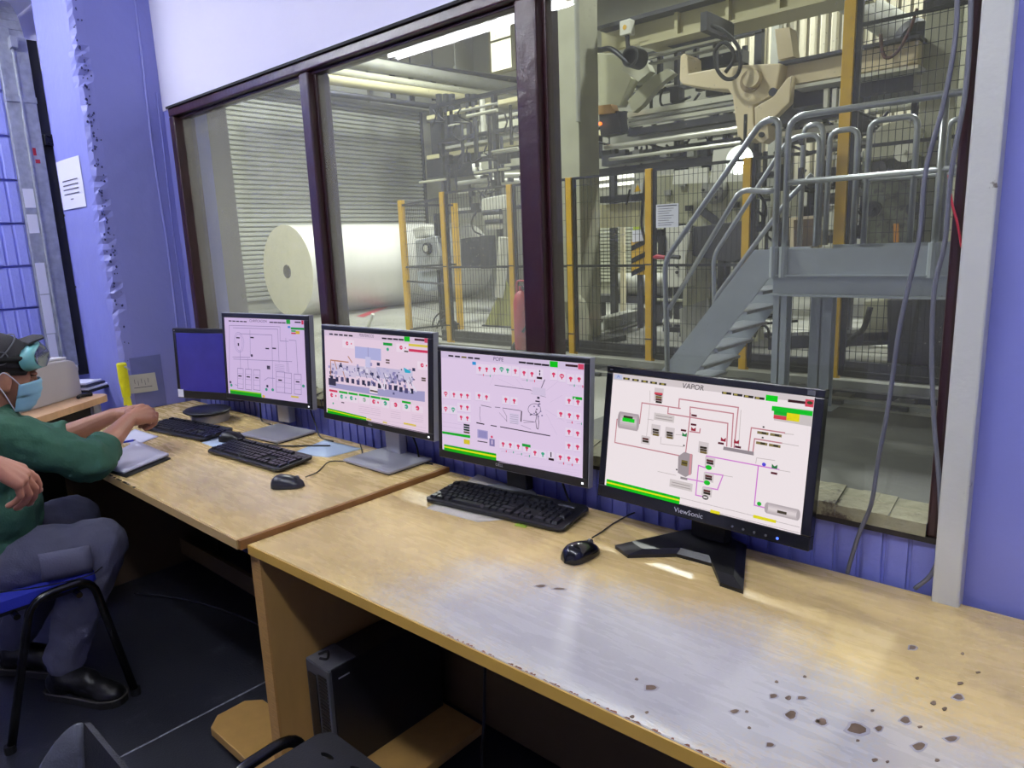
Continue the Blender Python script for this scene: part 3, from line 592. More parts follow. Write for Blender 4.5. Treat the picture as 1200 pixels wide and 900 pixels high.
# ================================================================== MONITORS
_em = {}
def EM(h, s=1.0):
    k = (h, s)
    if k not in _em: _em[k] = mat('screen_' + h.lstrip('#'), '#050505', 0.35, emit=h, es=s * 0.86, spec=0.15)
    return _em[k]
def homography(c):
    A = []; b = []
    for (x, y), (u, v) in zip(c, ((0, 0), (1, 0), (1, 1), (0, 1))):
        A.append([x, y, 1, 0, 0, 0, -u * x, -u * y]); b.append(u); A.append([0, 0, 0, x, y, 1, -v * x, -v * y]); b.append(v)
    h = np.linalg.solve(np.array(A, float), np.array(b, float))
    return lambda x, y: ((h[0] * x + h[1] * y + h[2]) / (h[6] * x + h[7] * y + 1), (h[3] * x + h[4] * y + h[5]) / (h[6] * x + h[7] * y + 1))
def text_mesh(s, size, shear=0.0):
    cu = bpy.data.curves.new('txt', 'FONT'); cu.body = s; cu.size = size; cu.align_x = 'CENTER'; cu.align_y = 'CENTER'; cu.shear = shear; cu.resolution_u = 3
    o = bpy.data.objects.new('txt', cu); COL.objects.link(o); dg = bpy.context.evaluated_depsgraph_get(); dg.update()
    me = bpy.data.meshes.new_from_object(o.evaluated_get(dg)); v = [tuple(p.co) for p in me.vertices]; f = [tuple(p.vertices) for p in me.polygons]
    bpy.data.objects.remove(o); bpy.data.curves.remove(cu); bpy.data.meshes.remove(me); return v, f
class Screen:
    """flat print shown on a screen: rectangles, lines and lettering in 0..1 screen coordinates"""
    def __init__(s, corners, strength=1.0, lw=1.0): s.lw = lw; s.H = homography(corners); s.items = []; s.st = strength
    def q(s, pts, col): s.items.append(('q', pts, col)); return s
    def r(s, x0, y0, x1, y1, col):      # axis-aligned in screen, given by two photo-zoom corners
        a = s.H(x0, y0); b = s.H(x1, y1); return s.uv(a[0], a[1], b[0], b[1], col)
    def uv(s, u0, v0, u1, v1, col): return s.q([(u0, v0), (u1, v0), (u1, v1), (u0, v1)], col)
    def c(s, x, y, w, h, col):          # centred at a zoom point, size in screen fractions
        u, v = s.H(x, y); return s.uv(u - w / 2, v - h / 2, u + w / 2, v + h / 2, col)
    def disc(s, x, y, r, col, asp=1.6, n=12):
        u, v = s.H(x, y); return s.q([(u + r * math.cos(t), v + r * asp * math.sin(t)) for t in np.linspace(0, 2 * math.pi, n, endpoint=False)], col)
    def l(s, pts, col, w=0.0025, ortho=False):
        p = [s.H(*k) for k in pts]
        if ortho:
            q = [p[0]]
            for a in p[1:]:
                b = q[-1]; q.append((a[0], b[1]) if abs(a[0] - b[0]) > abs(a[1] - b[1]) else (b[0], a[1]))
            p = q
        s.items.append(('l', p, col, w)); return s
    def t(s, txt, x, y, h, col, sx=1.0, shear=0.0): s.items.append(('t', txt, s.H(x, y), h, col, sx, shear)); return s
    def build(s, wd_, ht, bg):
        mats = []; g = MB(); k = 1
        def mi(col):
            m = EM(col, s.st)
            if m not in mats: mats.append(m)
            return mats.index(m)
        def X(u, v, k): u = min(1, max(0, u)); v = min(1, max(0, v)); return ((u - 0.5) * wd_, -0.00003 * k - 0.0002, (0.5 - v) * ht)
        for it in s.items:
            k += 1
            if it[0] == 'q': g.add([X(u, v, k) for u, v in it[1]], [tuple(range(len(it[1])))], mi(it[2]))
            elif it[0] == 'l':
                w = it[3] * s.lw * wd_ / 2; pts = [Vector(X(u, v, k)) for u, v in it[1]]
                for a, b in zip(pts[:-1], pts[1:]):
                    d = b - a
                    if d.length < 1e-6: continue
                    d.normalize(); n_ = Vector((d.z, 0, -d.x)) * w; a2 = a - d * w; b2 = b + d * w
                    g.add([a2 + n_, b2 + n_, b2 - n_, a2 - n_], [(0, 1, 2, 3)], mi(it[2]))
            else:
                v, f = text_mesh(it[1], it[3] * ht * 1.35, it[6]); o = Vector(X(it[2][0], it[2][1], k))
                g.add([(o.x + p[0] * it[5], o.y, o.z + p[1]) for p in v], f, mi(it[4]))
        return g, mats
def monitor(label, pose, w, bez, base, zdesk, scr, bg, stand, bmat, strength=1.0, logo=None, rim=False):
    x, y, z, yaw, tilt, h = pose; bl_, br_, bt, bb = bez
    t = thing('monitor', label, 'monitor', (base[0], base[1], zdesk), yaw)
    n = Vector((math.sin(yaw), -math.cos(yaw), 0)); up = Vector((0, 0, math.cos(tilt))) - n * math.sin(tilt); ux = Vector((math.cos(yaw), math.sin(yaw), 0)); bk = up.cross(ux)
    F = Matrix(((ux.x, bk.x, up.x, x), (ux.y, bk.y, up.y, y), (ux.z, bk.z, up.z, z), (0, 0, 0, 1)))
    X0, X1, Z0, Z1 = -w / 2, w / 2, -h / 2, h / 2; a0, a1, c0, c1 = X0 + bl_, X1 - br_, Z0 + bb, Z1 - bt
    g = MB()
    for (p, q) in (((X0, 0, c1), (X1, 0.022, Z1)), ((X0, 0, Z0), (X1, 0.022, c0)), ((X0, 0, c0), (a0, 0.022, c1)), ((a1, 0, c0), (X1, 0.022, c1))): g.box(p, q, 0, F)
    bz = obj('bezel', g, bmat, t, world=True, bevel=0.002)
    if rim:
        g = MB(); e = 0.002
        for (p, q) in (((X0 - e, 0.004, Z1), (X1 + e, 0.024, Z1 + e)), ((X0 - e, 0.004, Z0 - e), (X1 + e, 0.024, Z0)), ((X0 - e, 0.004, Z0), (X0, 0.024, Z1)), ((X1, 0.004, Z0), (X1 + e, 0.024, Z1))): g.box(p, q, 0, F)
        obj('rim', g, M['silver'], t, world=True, label='silver rim round the bezel')
    g = MB(); e = 0.03
    vs_ = [(X0, .022, Z0), (X1, .022, Z0), (X1, .022, Z1), (X0, .022, Z1), (X0 + e, .05, Z0 + e), (X1 - e, .05, Z0 + e), (X1 - e, .05, Z1 - e), (X0 + e, .05, Z1 - e)]
    g.add([F @ Vector(v) for v in vs_], [(0, 1, 5, 4), (1, 2, 6, 5), (2, 3, 7, 6), (3, 0, 4, 7), (4, 5, 6, 7), (3, 2, 1, 0)])
    obj('back_shell', g, M['black'], t, world=True)
    sw, sh = a1 - a0, c1 - c0; S = F @ Matrix.Translation(((a0 + a1) / 2, 0.0015, (c0 + c1) / 2))
    so = obj('screen', MB().box((-sw / 2, 0, -sh / 2), (sw / 2, 0.004, sh / 2), 0, S), EM(bg, strength) if scr else bg, t, world=True)
    if scr:
        g, mats = scr.build(sw, sh, bg)
        g.v = [tuple(S @ Vector(v)) for v in g.v]
        me = g.mesh('display', recalc=False)
        for m in mats: me.materials.append(m)
        obj('display', me, [], so, world=True, label='coloured process diagram on the screen')
    if logo:
        v, f = text_mesh(logo[0], logo[1], 0); u0 = logo[2]
        obj('logo', MB().add([F @ Vector((u0 + p[0] * logo[3], -0.0006, (Z0 + c0) / 2 + p[1])) for p in v], f), M['logo'], t, world=True, label='small pale lettering on the bezel')
    return t, F, (X0, X1, Z0, Z1)
M['logo'] = mat('logo_print', '#c9c9cf', 0.4)
M['led'] = mat('led_white', '#ffffff', 0.4, emit='#f4f6ff', es=1.5)
M['led_blue'] = mat('led_blue', '#3355ff', 0.4, emit='#4a6bff', es=2.5)
def plate_stand(t, F, bw, bd, zdesk, cx_, cy_, yaw, neck_w=0.075, m='silver', zc=None, neckm='silver'):
    Mx = Matrix.Translation((cx_, cy_, zdesk)) @ Matrix.Rotation(yaw, 4, 'Z')
    g = MB(); vs_ = []
    prof = [(-bw / 2, -bd / 2), (bw / 2, -bd / 2), (bw / 2, bd / 2), (-bw / 2, bd / 2)]
    g.box((-bw / 2, -bd / 2, 0.004), (bw / 2, bd / 2, 0.014), 0, Mx)
    obj('stand_base', g, M[m], t, world=True, bevel=0.004)
    obj('base_pad', MB().box((-bw / 2 + .006, -bd / 2 + .006, 0), (bw / 2 - .006, bd / 2 - .006, 0.004), 0, Mx), M['blackmat'], t, world=True)
    c = F @ Vector((0, 0.05, 0.0)); top = c.z + 0.03
    nk = Mx.inverted() @ Vector((c.x, c.y, 0)); ny = nk.y + 0.022
    g = MB().box((nk.x - neck_w / 2, ny - 0.012, 0.012), (nk.x + neck_w / 2, ny + 0.022, top - zdesk), 0, Mx)
    obj('stand_neck', g, M[neckm], t, world=True, bevel=0.004)
    obj('cable_slot', MB().box((nk.x - 0.014, ny - 0.0135, 0.10), (nk.x + 0.014, ny - 0.0118, 0.13), 0, Mx), M['blackmat'], t, world=True)
    obj('mount', MB().box((-0.06, 0.046, -0.06), (0.06, 0.075, 0.06), 0, F), M['black'], t, world=True)
# ---- screen of the third monitor (PERIFERICOS)
GRN, RED_, YEL, PNK, TEA, GRY = '#12b32a', '#d83a62', '#e3cf4e', '#e2406e', '#3fae8c', '#8f86a8'
s3 = Screen([(88, 110), (567, 152), (572, 618), (92, 518)])
BG3 = '#efd6ea'
s3.uv(0, 0, 1, 0.065, '#e2cbe2')
for k in range(5): s3.c(120 + k * 23, 131 + k * 2, 0.04, 0.018, '#2b2430')
for k in range(4): s3.c(368 + k * 26, 152 + k * 2, 0.045, 0.018, '#2b2430')
s3.t('PERIFERICOS', 285, 139, 0.036, '#5a4d72', 0.95, 0.15)
s3.r(460, 142, 486, 168, '#10c21c').c(530, 159, 0.085, 0.022, '#4a2030').r(553, 150, 567, 174, '#d8476a')
s3.c(525, 187, 0.17, 0.026, YEL).c(526, 213, 0.17, 0.028, RED_)
s3.c(384, 180, 0.085, 0.03, '#12a53a').disc(384, 205, 0.012, TEA)
for (x, y, c_) in ((195, 176, PNK), (446, 196, PNK), (543, 282, PNK)):
    s3.r(x - 22, y - 20, x + 34, y + 26, '#f5e2f2'); s3.disc(x, y, 0.014, c_).c(x + 2, y, 0.012, 0.008, '#f5e2f2'); s3.disc(x + 20, y + 2, 0.006, c_)
for (x, y) in ((470, 215), (384, 258), (384, 270), (550, 346), (550, 356)): s3.c(x, y, 0.036, 0.016, '#5a4a44')
# machine picture
s3.q([s3.H(*p) for p in ((108, 380), (130, 372), (330, 400), (556, 410), (556, 462), (330, 432), (108, 392))], '#a9a3cf')
s3.r(232, 190, 354, 262, '#b8b8e6').l([(293, 196), (293, 260)], '#8b86b8', 0.004).r(280, 240, 306, 300, '#cfcbee')
s3.r(112, 270, 235, 345, '#d9cbe6').r(235, 285, 330, 350, '#cfc4e0').r(330, 290, 440, 360, '#c9c0e0').r(440, 300, 500, 365, '#d3cbe6')
rs = np.random.default_rng(3)
for k in range(130):
    x = rs.uniform(112, 520); y = 300 + rs.normal(0, 24) + (x - 112) * 0.14; w_ = rs.uniform(0.008, 0.03); h_ = rs.uniform(0.008, 0.04)
    if y < 275: continue
    s3.c(x, y, w_, h_, ['#8e86b8', '#b9b3dc', '#5d5a86', '#e6dcf0', '#a59cc8', '#3a3a5c'][k % 6])
for k in range(16): s3.c(125 + k * 25, 345 + k * 4.2 + rs.normal(0, 2), 0.03, 0.055, ['#2c2d48', '#3d3c5e', '#554f7c'][k % 3])
for (a, b) in (((122, 258), (122, 330)), ((140, 260), (150, 300)), ((180, 315), (190, 350)), ((125, 258), (205, 268)), ((205, 240), (222, 268))): s3.l([a, b], '#c0876a', 0.008)
s3.q([s3.H(*p) for p in ((462, 292), (495, 310), (495, 320), (470, 318))], '#2fb4d6')
for (a, b) in (((340, 350), (372, 400)), ((372, 398), (376, 350)), ((480, 360), (495, 412)), ((495, 360), (520, 408))): s3.l([a, b], '#e9e2f4', 0.012)
for k in range(9): s3.l([(250 + k * 30, 300 + k * 5), (262 + k * 30, 340 + k * 5)], '#5a5686', 0.005)
s3.r(111, 345, 146, 385, '#3a3750')
s3.r(304, 382, 342, 424, '#f3e4f0'); s3.c(316, 408, 0.04, 0.018, '#5a4a44').c(334, 412, 0.035, 0.018, '#5a4a44')
xs = [(111, 155, RED_), (158, 203, GRN), (203, 250, GRN), (253, 306, GRN), (309, 356, GRN), (359, 398, GRN), (404, 450, None), (458, 497, GRN), (503, 556, None)]
for i, (x0, x1, c_) in enumerate(xs):
    y0 = 405 + (x0 - 111) * 0.155
    if c_: s3.c((x0 + x1) / 2, y0 + 5, (x1 - x0) / 490, 0.024, c_)
    s3.r(x0 + 1, y0 + 10, x1 - 1, y0 + 52, '#f3e0f0')
    cc = [PNK, TEA, TEA, '#9fb8a8', PNK, TEA, PNK, TEA, PNK][i]
    s3.disc((x0 + x1) / 2 - (8 if i in (0, 1, 2, 4) else 0), y0 + 26, 0.016, cc).c((x0 + x1) / 2 - 4, y0 + 27, 0.016, 0.008, '#f3e0f0')
    if i in (0, 1, 2, 4): s3.disc((x0 + x1) / 2 + 12, y0 + 30, 0.008, cc)
    if i in (3, 4, 6, 8):
        for q in range(4): s3.l([(x0, y0 + 58 + q * 10), (x1, y0 + 66 + q * 10)], '#cdb4cc', 0.002)
s3.disc(133, 472, 0.008, TEA).c(179, 468, 0.03, 0.012, '#3a3040')
s3.q([s3.H(*p) for p in ((105, 495), (290, 540), (290, 556), (105, 520))], '#0fae14'); s3.q([s3.H(*p) for p in ((105, 501), (290, 546), (290, 550), (105, 506))], '#e0e818')
s3.c(302, 551, 0.045, 0.022, YEL).c(377, 566, 0.04, 0.02, YEL).c(494, 574, 0.11, 0.022, '#e8cf3a')
for q in range(3): s3.l([(300, 540 + q * 14), (568, 590 + q * 14)], '#d6bcd6', 0.002)
# ---- screen of the fourth monitor (POPE)
s4 = Screen([(100, 85), (692, 137), (688, 628), (103, 503)], 1.0, 0.6)
BG4 = '#e9d3f1'
s4.uv(0, 0, 1, 0.065, '#dcc9e8')
for k in range(5): s4.c(141 + k * 27, 106 + k * 2.7, 0.04, 0.016, ['#2b2430', '#2b2430', '#7a6c3a'][k % 3])
for k in range(4): s4.c(436 + k * 32, 133 + k * 3.6, 0.048, 0.017, '#221c26')
s4.t('POPE', 336, 120, 0.038, '#4c3f66', 1.05, 0.15)
s4.r(550, 126, 583, 154, '#0fc81c').c(640, 146, 0.075, 0.02, '#40222c').r(667, 138, 691, 163, '#d8476a').c(237, 137, 0.028, 0.03, '#2f9ae0')
def icon(x, y, c_, wide=False):
    s4.disc(x, y - 3, 0.011 if not wide else 0.015, c_, 1.2); s4.c(x, y + 6, 0.008, 0.022, c_)
    if wide: s4.c(x, y - 2, 0.02, 0.008, '#efdcf4')
def tile(x0, y0, x1, y1): s4.r(x0, y0, x1, y1, '#efdff5'); s4.l([(x0, y1), (x1, y1)], '#c9b3d6', 0.002)
def subt(x, y, c_): s4.l([(x - 12, y), (x + 6, y)], '#b9a6c6', 0.003); s4.c(x + 9, y, 0.006, 0.02, c_)
for (x, y, c_, wd__) in ((260, 160, PNK, 0), (289, 163, PNK, 0), (321, 163, PNK, 0), (351, 163, TEA, 1), (376, 167, TEA, 0), (408, 170, PNK, 0), (444, 178, PNK, 0), (477, 182, PNK, 0), (567, 184, PNK, 0), (601, 192, PNK, 1), (638, 202, PNK, 0), (673, 204, PNK, 0)):
    tile(x - 14, y - 22, x + 15, y + 24); icon(x, y, c_, wd__)
for (x, y, c_) in ((268, 186, PNK), (296, 190, TEA), (449, 208, TEA), (480, 211, PNK), (645, 230, TEA), (680, 234, PNK)): subt(x, y, c_)
tile(497, 160, 524, 210); s4.l([(510, 168), (510, 184)], '#2c2230', 0.012).l([(505, 175), (515, 175)], '#efdff5', 0.006).c(509, 198, 0.035, 0.02, '#2c1420')
for (x, y, c_, wd__) in ((121, 267, PNK, 1), (155, 270, PNK, 0), (185, 273, PNK, 0), (211, 275, PNK, 0), (121, 331, PNK, 1), (152, 334, TEA, 1), (185, 322, PNK, 0), (211, 325, PNK, 0), (185, 367, PNK, 0), (211, 370, PNK, 0), (260, 275, PNK, 0), (291, 280, PNK, 0), (371, 291, PNK, 0), (406, 296, PNK, 0), (634, 295, PNK, 0), (671, 300, PNK, 0), (600, 351, PNK, 0), (636, 356, PNK, 0), (671, 362, PNK, 0), (635, 427, PNK, 0), (671, 434, PNK, 0), (635, 487, PNK, 0), (671, 492, PNK, 0), (361, 480, PNK, 0), (391, 484, PNK, 0), (424, 490, PNK, 0), (460, 498, PNK, 0), (494, 517, PNK, 0), (527, 523, TEA, 0), (600, 536, PNK, 0), (636, 541, PNK, 0), (670, 548, PNK, 0)):
    tile(x - 15, y - 19, x + 14, y + 20); icon(x, y, c_, wd__)
for (x, y, c_) in ((640, 386, PNK), (680, 392, TEA), (366, 510, PNK), (396, 514, TEA), (430, 522, TEA), (463, 530, TEA), (606, 562, PNK), (642, 568, PNK)): subt(x, y, c_)
s4.c(672, 283, 0.062, 0.024, '#12b32a').c(660, 283, 0.008, 0.014, '#efdff5').c(459, 485, 0.058, 0.026, '#12a53a')
tile(548, 508, 576, 550); s4.l([(562, 516), (562, 532)], '#2c2230', 0.012).c(563, 544, 0.035, 0.02, '#2c1420')
for k in range(4): s4.c(211, 398 + k * 10.5, 0.046, 0.018, ['#20302c', '#1c3a30', '#22402c', '#6a5a4a'][k])
s4.q([s4.H(*p) for p in ((110, 424), (226, 442), (226, 454), (110, 434))], '#12b32a'); s4.r(199, 458, 224, 482, '#e2cc2c')
for q in range(4): s4.l([(112, 384 + q * 18 + (40 if q > 2 else 0)), (190, 396 + q * 18 + (40 if q > 2 else 0))], '#c5aed2', 0.002)
s4.q([s4.H(*p) for p in ((117, 480), (334, 520), (334, 550), (117, 505))], '#0fae14'); s4.q([s4.H(*p) for p in ((117, 487), (334, 529), (334, 537), (117, 493))], '#dfe81a')
DK = '#6a6078'
s4.l([(329, 228), (478, 248)], DK, 0.006).l([(272, 313), (313, 322)], DK, 0.006).l([(330, 321), (350, 323)], DK, 0.006).l([(362, 325), (436, 336)], DK, 0.006)
s4.l([(254, 388), (283, 394)], '#241c2c', 0.011).l([(313, 399), (335, 403)], '#241c2c', 0.009).l([(352, 405), (557, 443)], '#2c2434', 0.009)
s4.r(256, 415, 300, 460, '#b4a8d8').r(261, 420, 296, 455, '#9a92c8').l([(258, 466), (296, 472)], '#2c2434', 0.009).r(306, 455, 328, 490, '#8c80b4').c(317, 471, 0.008, 0.04, '#e9d3f1').disc(316, 448, 0.008, PNK)
s4.l([(268, 320), (266, 356), (270, 384)], DK, 0.004).l([(362, 330), (378, 360), (378, 382)], DK, 0.004).l([(348, 345), (380, 382)], DK, 0.003).l([(440, 340), (438, 380)], '#2c2434', 0.012)
s4.r(390, 345, 430, 395, '#dfd0ec')
for q in range(5): s4.l([(393, 352 + q * 9), (426, 357 + q * 9)], '#8a7a9c', 0.003)
s4.l([(536, 205), (522, 240)], DK, 0.008).l([(478, 250), (540, 268)], DK, 0.003).l([(480, 262), (540, 278)], DK, 0.003).r(486, 235, 540, 275, '#dccbe8').c(510, 281, 0.016, 0.02, '#3c3348').c(507, 296, 0.03, 0.012, '#3c3348')
for k in range(26):
    a = k / 26 * 6.28; s4.l([(494 + 26 * math.cos(a), 330 + 24 * math.sin(a)), (494 + 26 * math.cos(a + .22), 330 + 24 * math.sin(a + .22))], DK if k % 3 else '#7a6f90', 0.005)
s4.l([(500, 335), (505, 350), (500, 380), (504, 410), (510, 414), (513, 385), (508, 350)], '#3c3348', 0.006).l([(448, 376), (496, 384), (450, 386)], DK, 0.004).l([(440, 398), (480, 415)], '#7a6f90', 0.003)
for k in range(14): s4.c(rs.uniform(478, 530), rs.uniform(305, 362), 0.01, 0.012, DK if k % 2 else '#8a7fa6')
for (a, b) in (((330, 180), (310, 230)), ((540, 330), (620, 380)), ((560, 300), (610, 270)), ((545, 250), (600, 205)), ((420, 200), (450, 240)), ((345, 200), (420, 235)), ((545, 350), (590, 440))): s4.l([a, b], '#cbb6d8', 0.002)
for q in range(3): s4.l([(345, 555 + q * 12), (680, 610 + q * 12 - 20)], '#d3bfe0', 0.002)
# ---- screen of the second monitor (CLARIFICACION)
s2 = Screen([(410, 127), (927, 147), (948, 708), (437, 625)])
BG2 = '#d8c0ea'
for k in range(5): s2.c(448 + k * 24, 151 + k * 1.2, 0.04, 0.014, '#2b2438')
for k in range(4): s2.c(713 + k * 27, 160 + k * 1.2, 0.046, 0.014, '#2b2438')
s2.t('CLARIFICACION', 626, 152, 0.034, '#50446c', 1.0, 0.12)
s2.r(810, 142, 838, 172, '#1ea83a').c(887, 160, 0.07, 0.016, '#2b2030').r(911, 147, 926, 175, '#cc3a5c').c(829, 192, 0.03, 0.024, '#3f86d8')
s2.c(886, 203, 0.16, 0.026, '#1a9a3c').c(859, 219, 0.055, 0.018, '#22aa44').c(859, 234, 0.055, 0.018, '#cc3a4c').r(873, 218, 900, 240, '#d8b83a')
LN = '#8d7fae'
for pl_ in ([(443, 590), (443, 180), (770, 190), (770, 285), (825, 288)], [(468, 196), (755, 206), (763, 430)], [(575, 212), (577, 380)], [(512, 235), (717, 245), (722, 600)], [(808, 265), (815, 490)], [(830, 280), (875, 283), (887, 505)], [(465, 388), (575, 392)], [(470, 402), (848, 424)], [(560, 400), (565, 470)], [(512, 350), (515, 470)], [(822, 430), (828, 495)], [(668, 545), (690, 530), (735, 535)], [(480, 570), (500, 578)]): s2.l(pl_, LN, 0.004)
for (x, y, a, b) in ((505, 292, 0.065, 0.13), (505, 292, 0.045, 0.11)):
    u, v = s2.H(x, y); s2.items.append(('l', [(u + a * math.cos(t) , v + b * math.sin(t)) for t in np.linspace(0, 6.2832, 25)], '#9486bc', 0.003))
for (x0, x1, y0, y1) in ((496, 532, 462, 600), (546, 585, 468, 608), (598, 640, 474, 612), (745, 800, 490, 632), (800, 845, 498, 640), (864, 910, 508, 648)):
    s2.l([(x0, y0), (x1, y0 + 4), (x1, y1), (x0, y1 - 6), (x0, y0)], '#7f72a2', 0.004)
    for q in range(1, 4): s2.l([(x0, y0 + q * 34), (x1, y0 + 5 + q * 34)], '#a595c2', 0.003)
for (x, y) in ((500, 262), (590, 261), (688, 335), (733, 334), (512, 514), (565, 521), (621, 528), (771, 547), (887, 561)): s2.c(x, y, 0.045, 0.016, '#231c30')
s2.c(503, 306, 0.018, 0.035, '#2c2440').c(588, 380, 0.025, 0.03, '#3a3050').c(696, 461, 0.04, 0.045, '#4a4058').c(452, 553, 0.022, 0.03, '#3a3050').c(688, 585, 0.025, 0.03, '#3a3050')
for (x, y) in ((458, 573), (682, 607), (723, 610), (925, 590)): s2.disc(x, y, 0.016, '#3f9a86', 1.2)
for k in range(5): s2.l([(738, 440 + k * 10), (800, 448 + k * 10)], '#a595c2', 0.003)
s2.q([s2.H(*p) for p in ((449, 598), (650, 632), (652, 660), (451, 626))], '#12a21e'); s2.q([s2.H(*p) for p in ((449, 598), (650, 630), (650, 638), (449, 606))], '#8fcf2a')
s2.disc(664, 652, 0.018, '#e0b84a', 1.0).c(868, 661, 0.09, 0.022, '#d9c254')
# ---- screen of the right monitor (VAPOR)
s5 = Screen([(183, 88), (910, 160), (860, 685), (150, 500)])
BG5 = '#f6ebee'
s5.q([s5.H(*p) for p in ((183, 88), (910, 160), (907, 185), (180, 112))], '#ddd2d4')
s5.r(188, 92, 214, 112, '#c3c9e6').t('A', 201, 101, 0.03, '#7f90d0', 1.2)
for k in range(5): s5.c(229 + k * 32, 108 + k * 4.2, 0.038, 0.018, '#3a3426').c(229 + k * 32, 108 + k * 4.2, 0.016, 0.014, '#a89a4a')
for k in range(4): s5.c(587 + k * 40, 153 + k * 5.4, 0.045, 0.018, '#2b2624').c(580 + k * 40, 152 + k * 5.4, 0.016, 0.014, '#a89a4a')
s5.t('VAPOR', 465, 133, 0.045, '#3a3238', 1.0, 0.12)
s5.r(731, 155, 773, 182, '#0bd81c').c(845, 179, 0.075, 0.02, '#3c1c24').r(877, 168, 911, 200, '#dc4a60').disc(893, 182, 0.012, '#37502e', 1.0)
s5.q([s5.H(*p) for p in ((762, 196), (906, 210), (902, 272), (760, 250))], '#d5cbcb')
s5.c(835, 215, 0.19, 0.036, '#12c828').c(788, 225, 0.065, 0.028, '#12b82a').c(787, 240, 0.065, 0.028, '#dc4658').c(831, 238, 0.054, 0.055, '#ece016')
PIP, MAG, GY = '#c98792', '#dc86dc', '#c8bcbc'
for pl_ in ([(275, 272), (284, 195), (420, 213)], [(415, 213), (417, 178), (630, 205), (615, 355)], [(455, 250), (456, 207), (612, 228), (605, 352)], [(378, 208), (376, 233), (592, 265), (588, 350)], [(206, 254), (196, 258), (188, 343), (415, 388)], [(457, 230), (440, 375)], [(455, 298), (490, 302), (492, 288)], [(668, 365), (678, 280), (800, 297)], [(684, 370), (690, 321), (790, 336)]): s5.l(pl_, PIP, 0.0055)
for pl_ in ([(512, 432), (515, 388), (780, 436)], [(704, 424), (690, 572), (735, 583)], [(510, 432), (486, 424), (476, 535), (498, 540)], [(440, 473), (505, 486)], [(512, 450), (575, 460), (555, 514), (505, 505), (503, 535)]): s5.l(pl_, MAG, 0.0055)
for pl_ in ([(313, 150), (313, 190)], [(313, 195), (300, 320)], [(305, 255), (325, 258)], [(352, 320), (350, 345), (432, 355)], [(640, 215), (632, 350)], [(405, 310), (430, 312)], [(695, 413), (698, 393), (765, 402)], [(340, 448), (405, 462)], [(800, 300), (834, 303)], [(790, 336), (852, 346)], [(780, 438), (822, 445)], [(575, 460), (610, 466)]): s5.l(pl_, GY, 0.0025)
# tanks: pale body with darker ends
def tank(x0, y0, x1, y1, c1, c2):
    (u0, v0), (u1, v1) = s5.H(x0, y0), s5.H(x1, y1)
    for k in range(8):
        a = k / 8; cc = '#%02x%02x%02x' % tuple(int(int(c1[i:i + 2], 16) * (1 - abs(2 * a - .9)) + int(c2[i:i + 2], 16) * abs(2 * a - .9)) for i in (1, 3, 5))
        s5.uv(u0, v0 + (v1 - v0) * a, u1, v0 + (v1 - v0) * (a + .13), cc)
    for uu in (u0, u1):
        s5.q([(uu + 0.008 * math.cos(t), (v0 + v1) / 2 + (v1 - v0) / 2 * 0.92 * math.sin(t)) for t in np.linspace(0, 6.28, 14, endpoint=False)], c2)
tank(206, 228, 268, 300, '#e0d6d8', '#b4a6ac'); s5.c(236, 249, 0.055, 0.02, '#3a3426').c(237, 260, 0.072, 0.032, '#12d424')
s5.q([s5.H(*p) for p in ((414, 390), (436, 374), (466, 384), (462, 455), (440, 468), (412, 452))], '#a89da2'); s5.l([(460, 386), (455, 455)], '#d89aa2', 0.012); s5.r(422, 466, 446, 480, '#9a9094'); s5.c(436, 416, 0.032, 0.045, '#7a6c3a').c(436, 416, 0.026, 0.008, '#2a2620')
tank(737, 560, 852, 630, '#f0e4e6', '#b9aeb2'); s5.c(793, 599, 0.04, 0.02, '#4a4234')
s5.q([s5.H(*p) for p in ((578, 352), (688, 370), (688, 384), (576, 364))], '#9a9096')
for (x, y, kk) in ((345, 172, 4), (334, 302, 3), (384, 312, 3), (505, 365, 3), (298, 332, 2), (529, 410, 2), (524, 468, 2), (518, 523, 2)):
    s5.c(x, y - (8 if kk > 2 else 0), 0.05, 0.03 + 0.02 * kk, '#ddd2d4')
    for q in range(kk): s5.c(x, y - 8 + q * 9 + (0 if kk > 2 else 4), 0.034, 0.017, ['#4a4030', '#7a6838', '#5a2c2c', '#302820'][(q + kk) % 4])
s5.c(345, 160, 0.045, 0.018, '#d84458')
for (x, y) in ((472, 238), (470, 272), (434, 294), (569, 340), (631, 353), (764, 450)): s5.c(x, y, 0.028, 0.016, '#5c2030')
for (x, y) in ((722, 299), (770, 306), (718, 338), (766, 346)): s5.c(x, y, 0.05, 0.02, '#8a7c50').c(x + 4, y, 0.02, 0.014, '#3a3426')
for (x, y, c_) in ((470, 288, '#a02a40'), (578, 325, '#a02a40'), (626, 332, '#a02a40'), (438, 309, '#2a8a4c'), (766, 424, '#2a7a44')):
    u, v = s5.H(x, y); s5.q([(u - .012, v - .016), (u - .012, v + .016), (u + .012, v - .016), (u + .012, v + .016)], c_)
for (x, y) in ((525, 431), (519, 488)): s5.disc(x, y, 0.016, '#18cc2c', 1.2)
s5.disc(513, 543, 0.016, '#5a5654', 1.2).c(513, 543, 0.018, 0.012, '#f6ebee').disc(727, 417, 0.009, '#5a50e0').disc(710, 566, 0.010, '#16bc30')
for (x, y) in ((436, 350), (410, 440), (725, 276), (722, 316)): s5.c(x, y, 0.008, 0.012, '#2a2424')
for (x, y, w_, h_) in ((365, 248, 0.11, 0.06), (425, 498, 0.12, 0.065)):
    s5.c(x, y, w_, h_, '#dcd2d2'); s5.c(x, y - 4, w_ * .8, 0.006, '#a89c9c').c(x, y + 6, w_ * .85, 0.006, '#a89c9c')
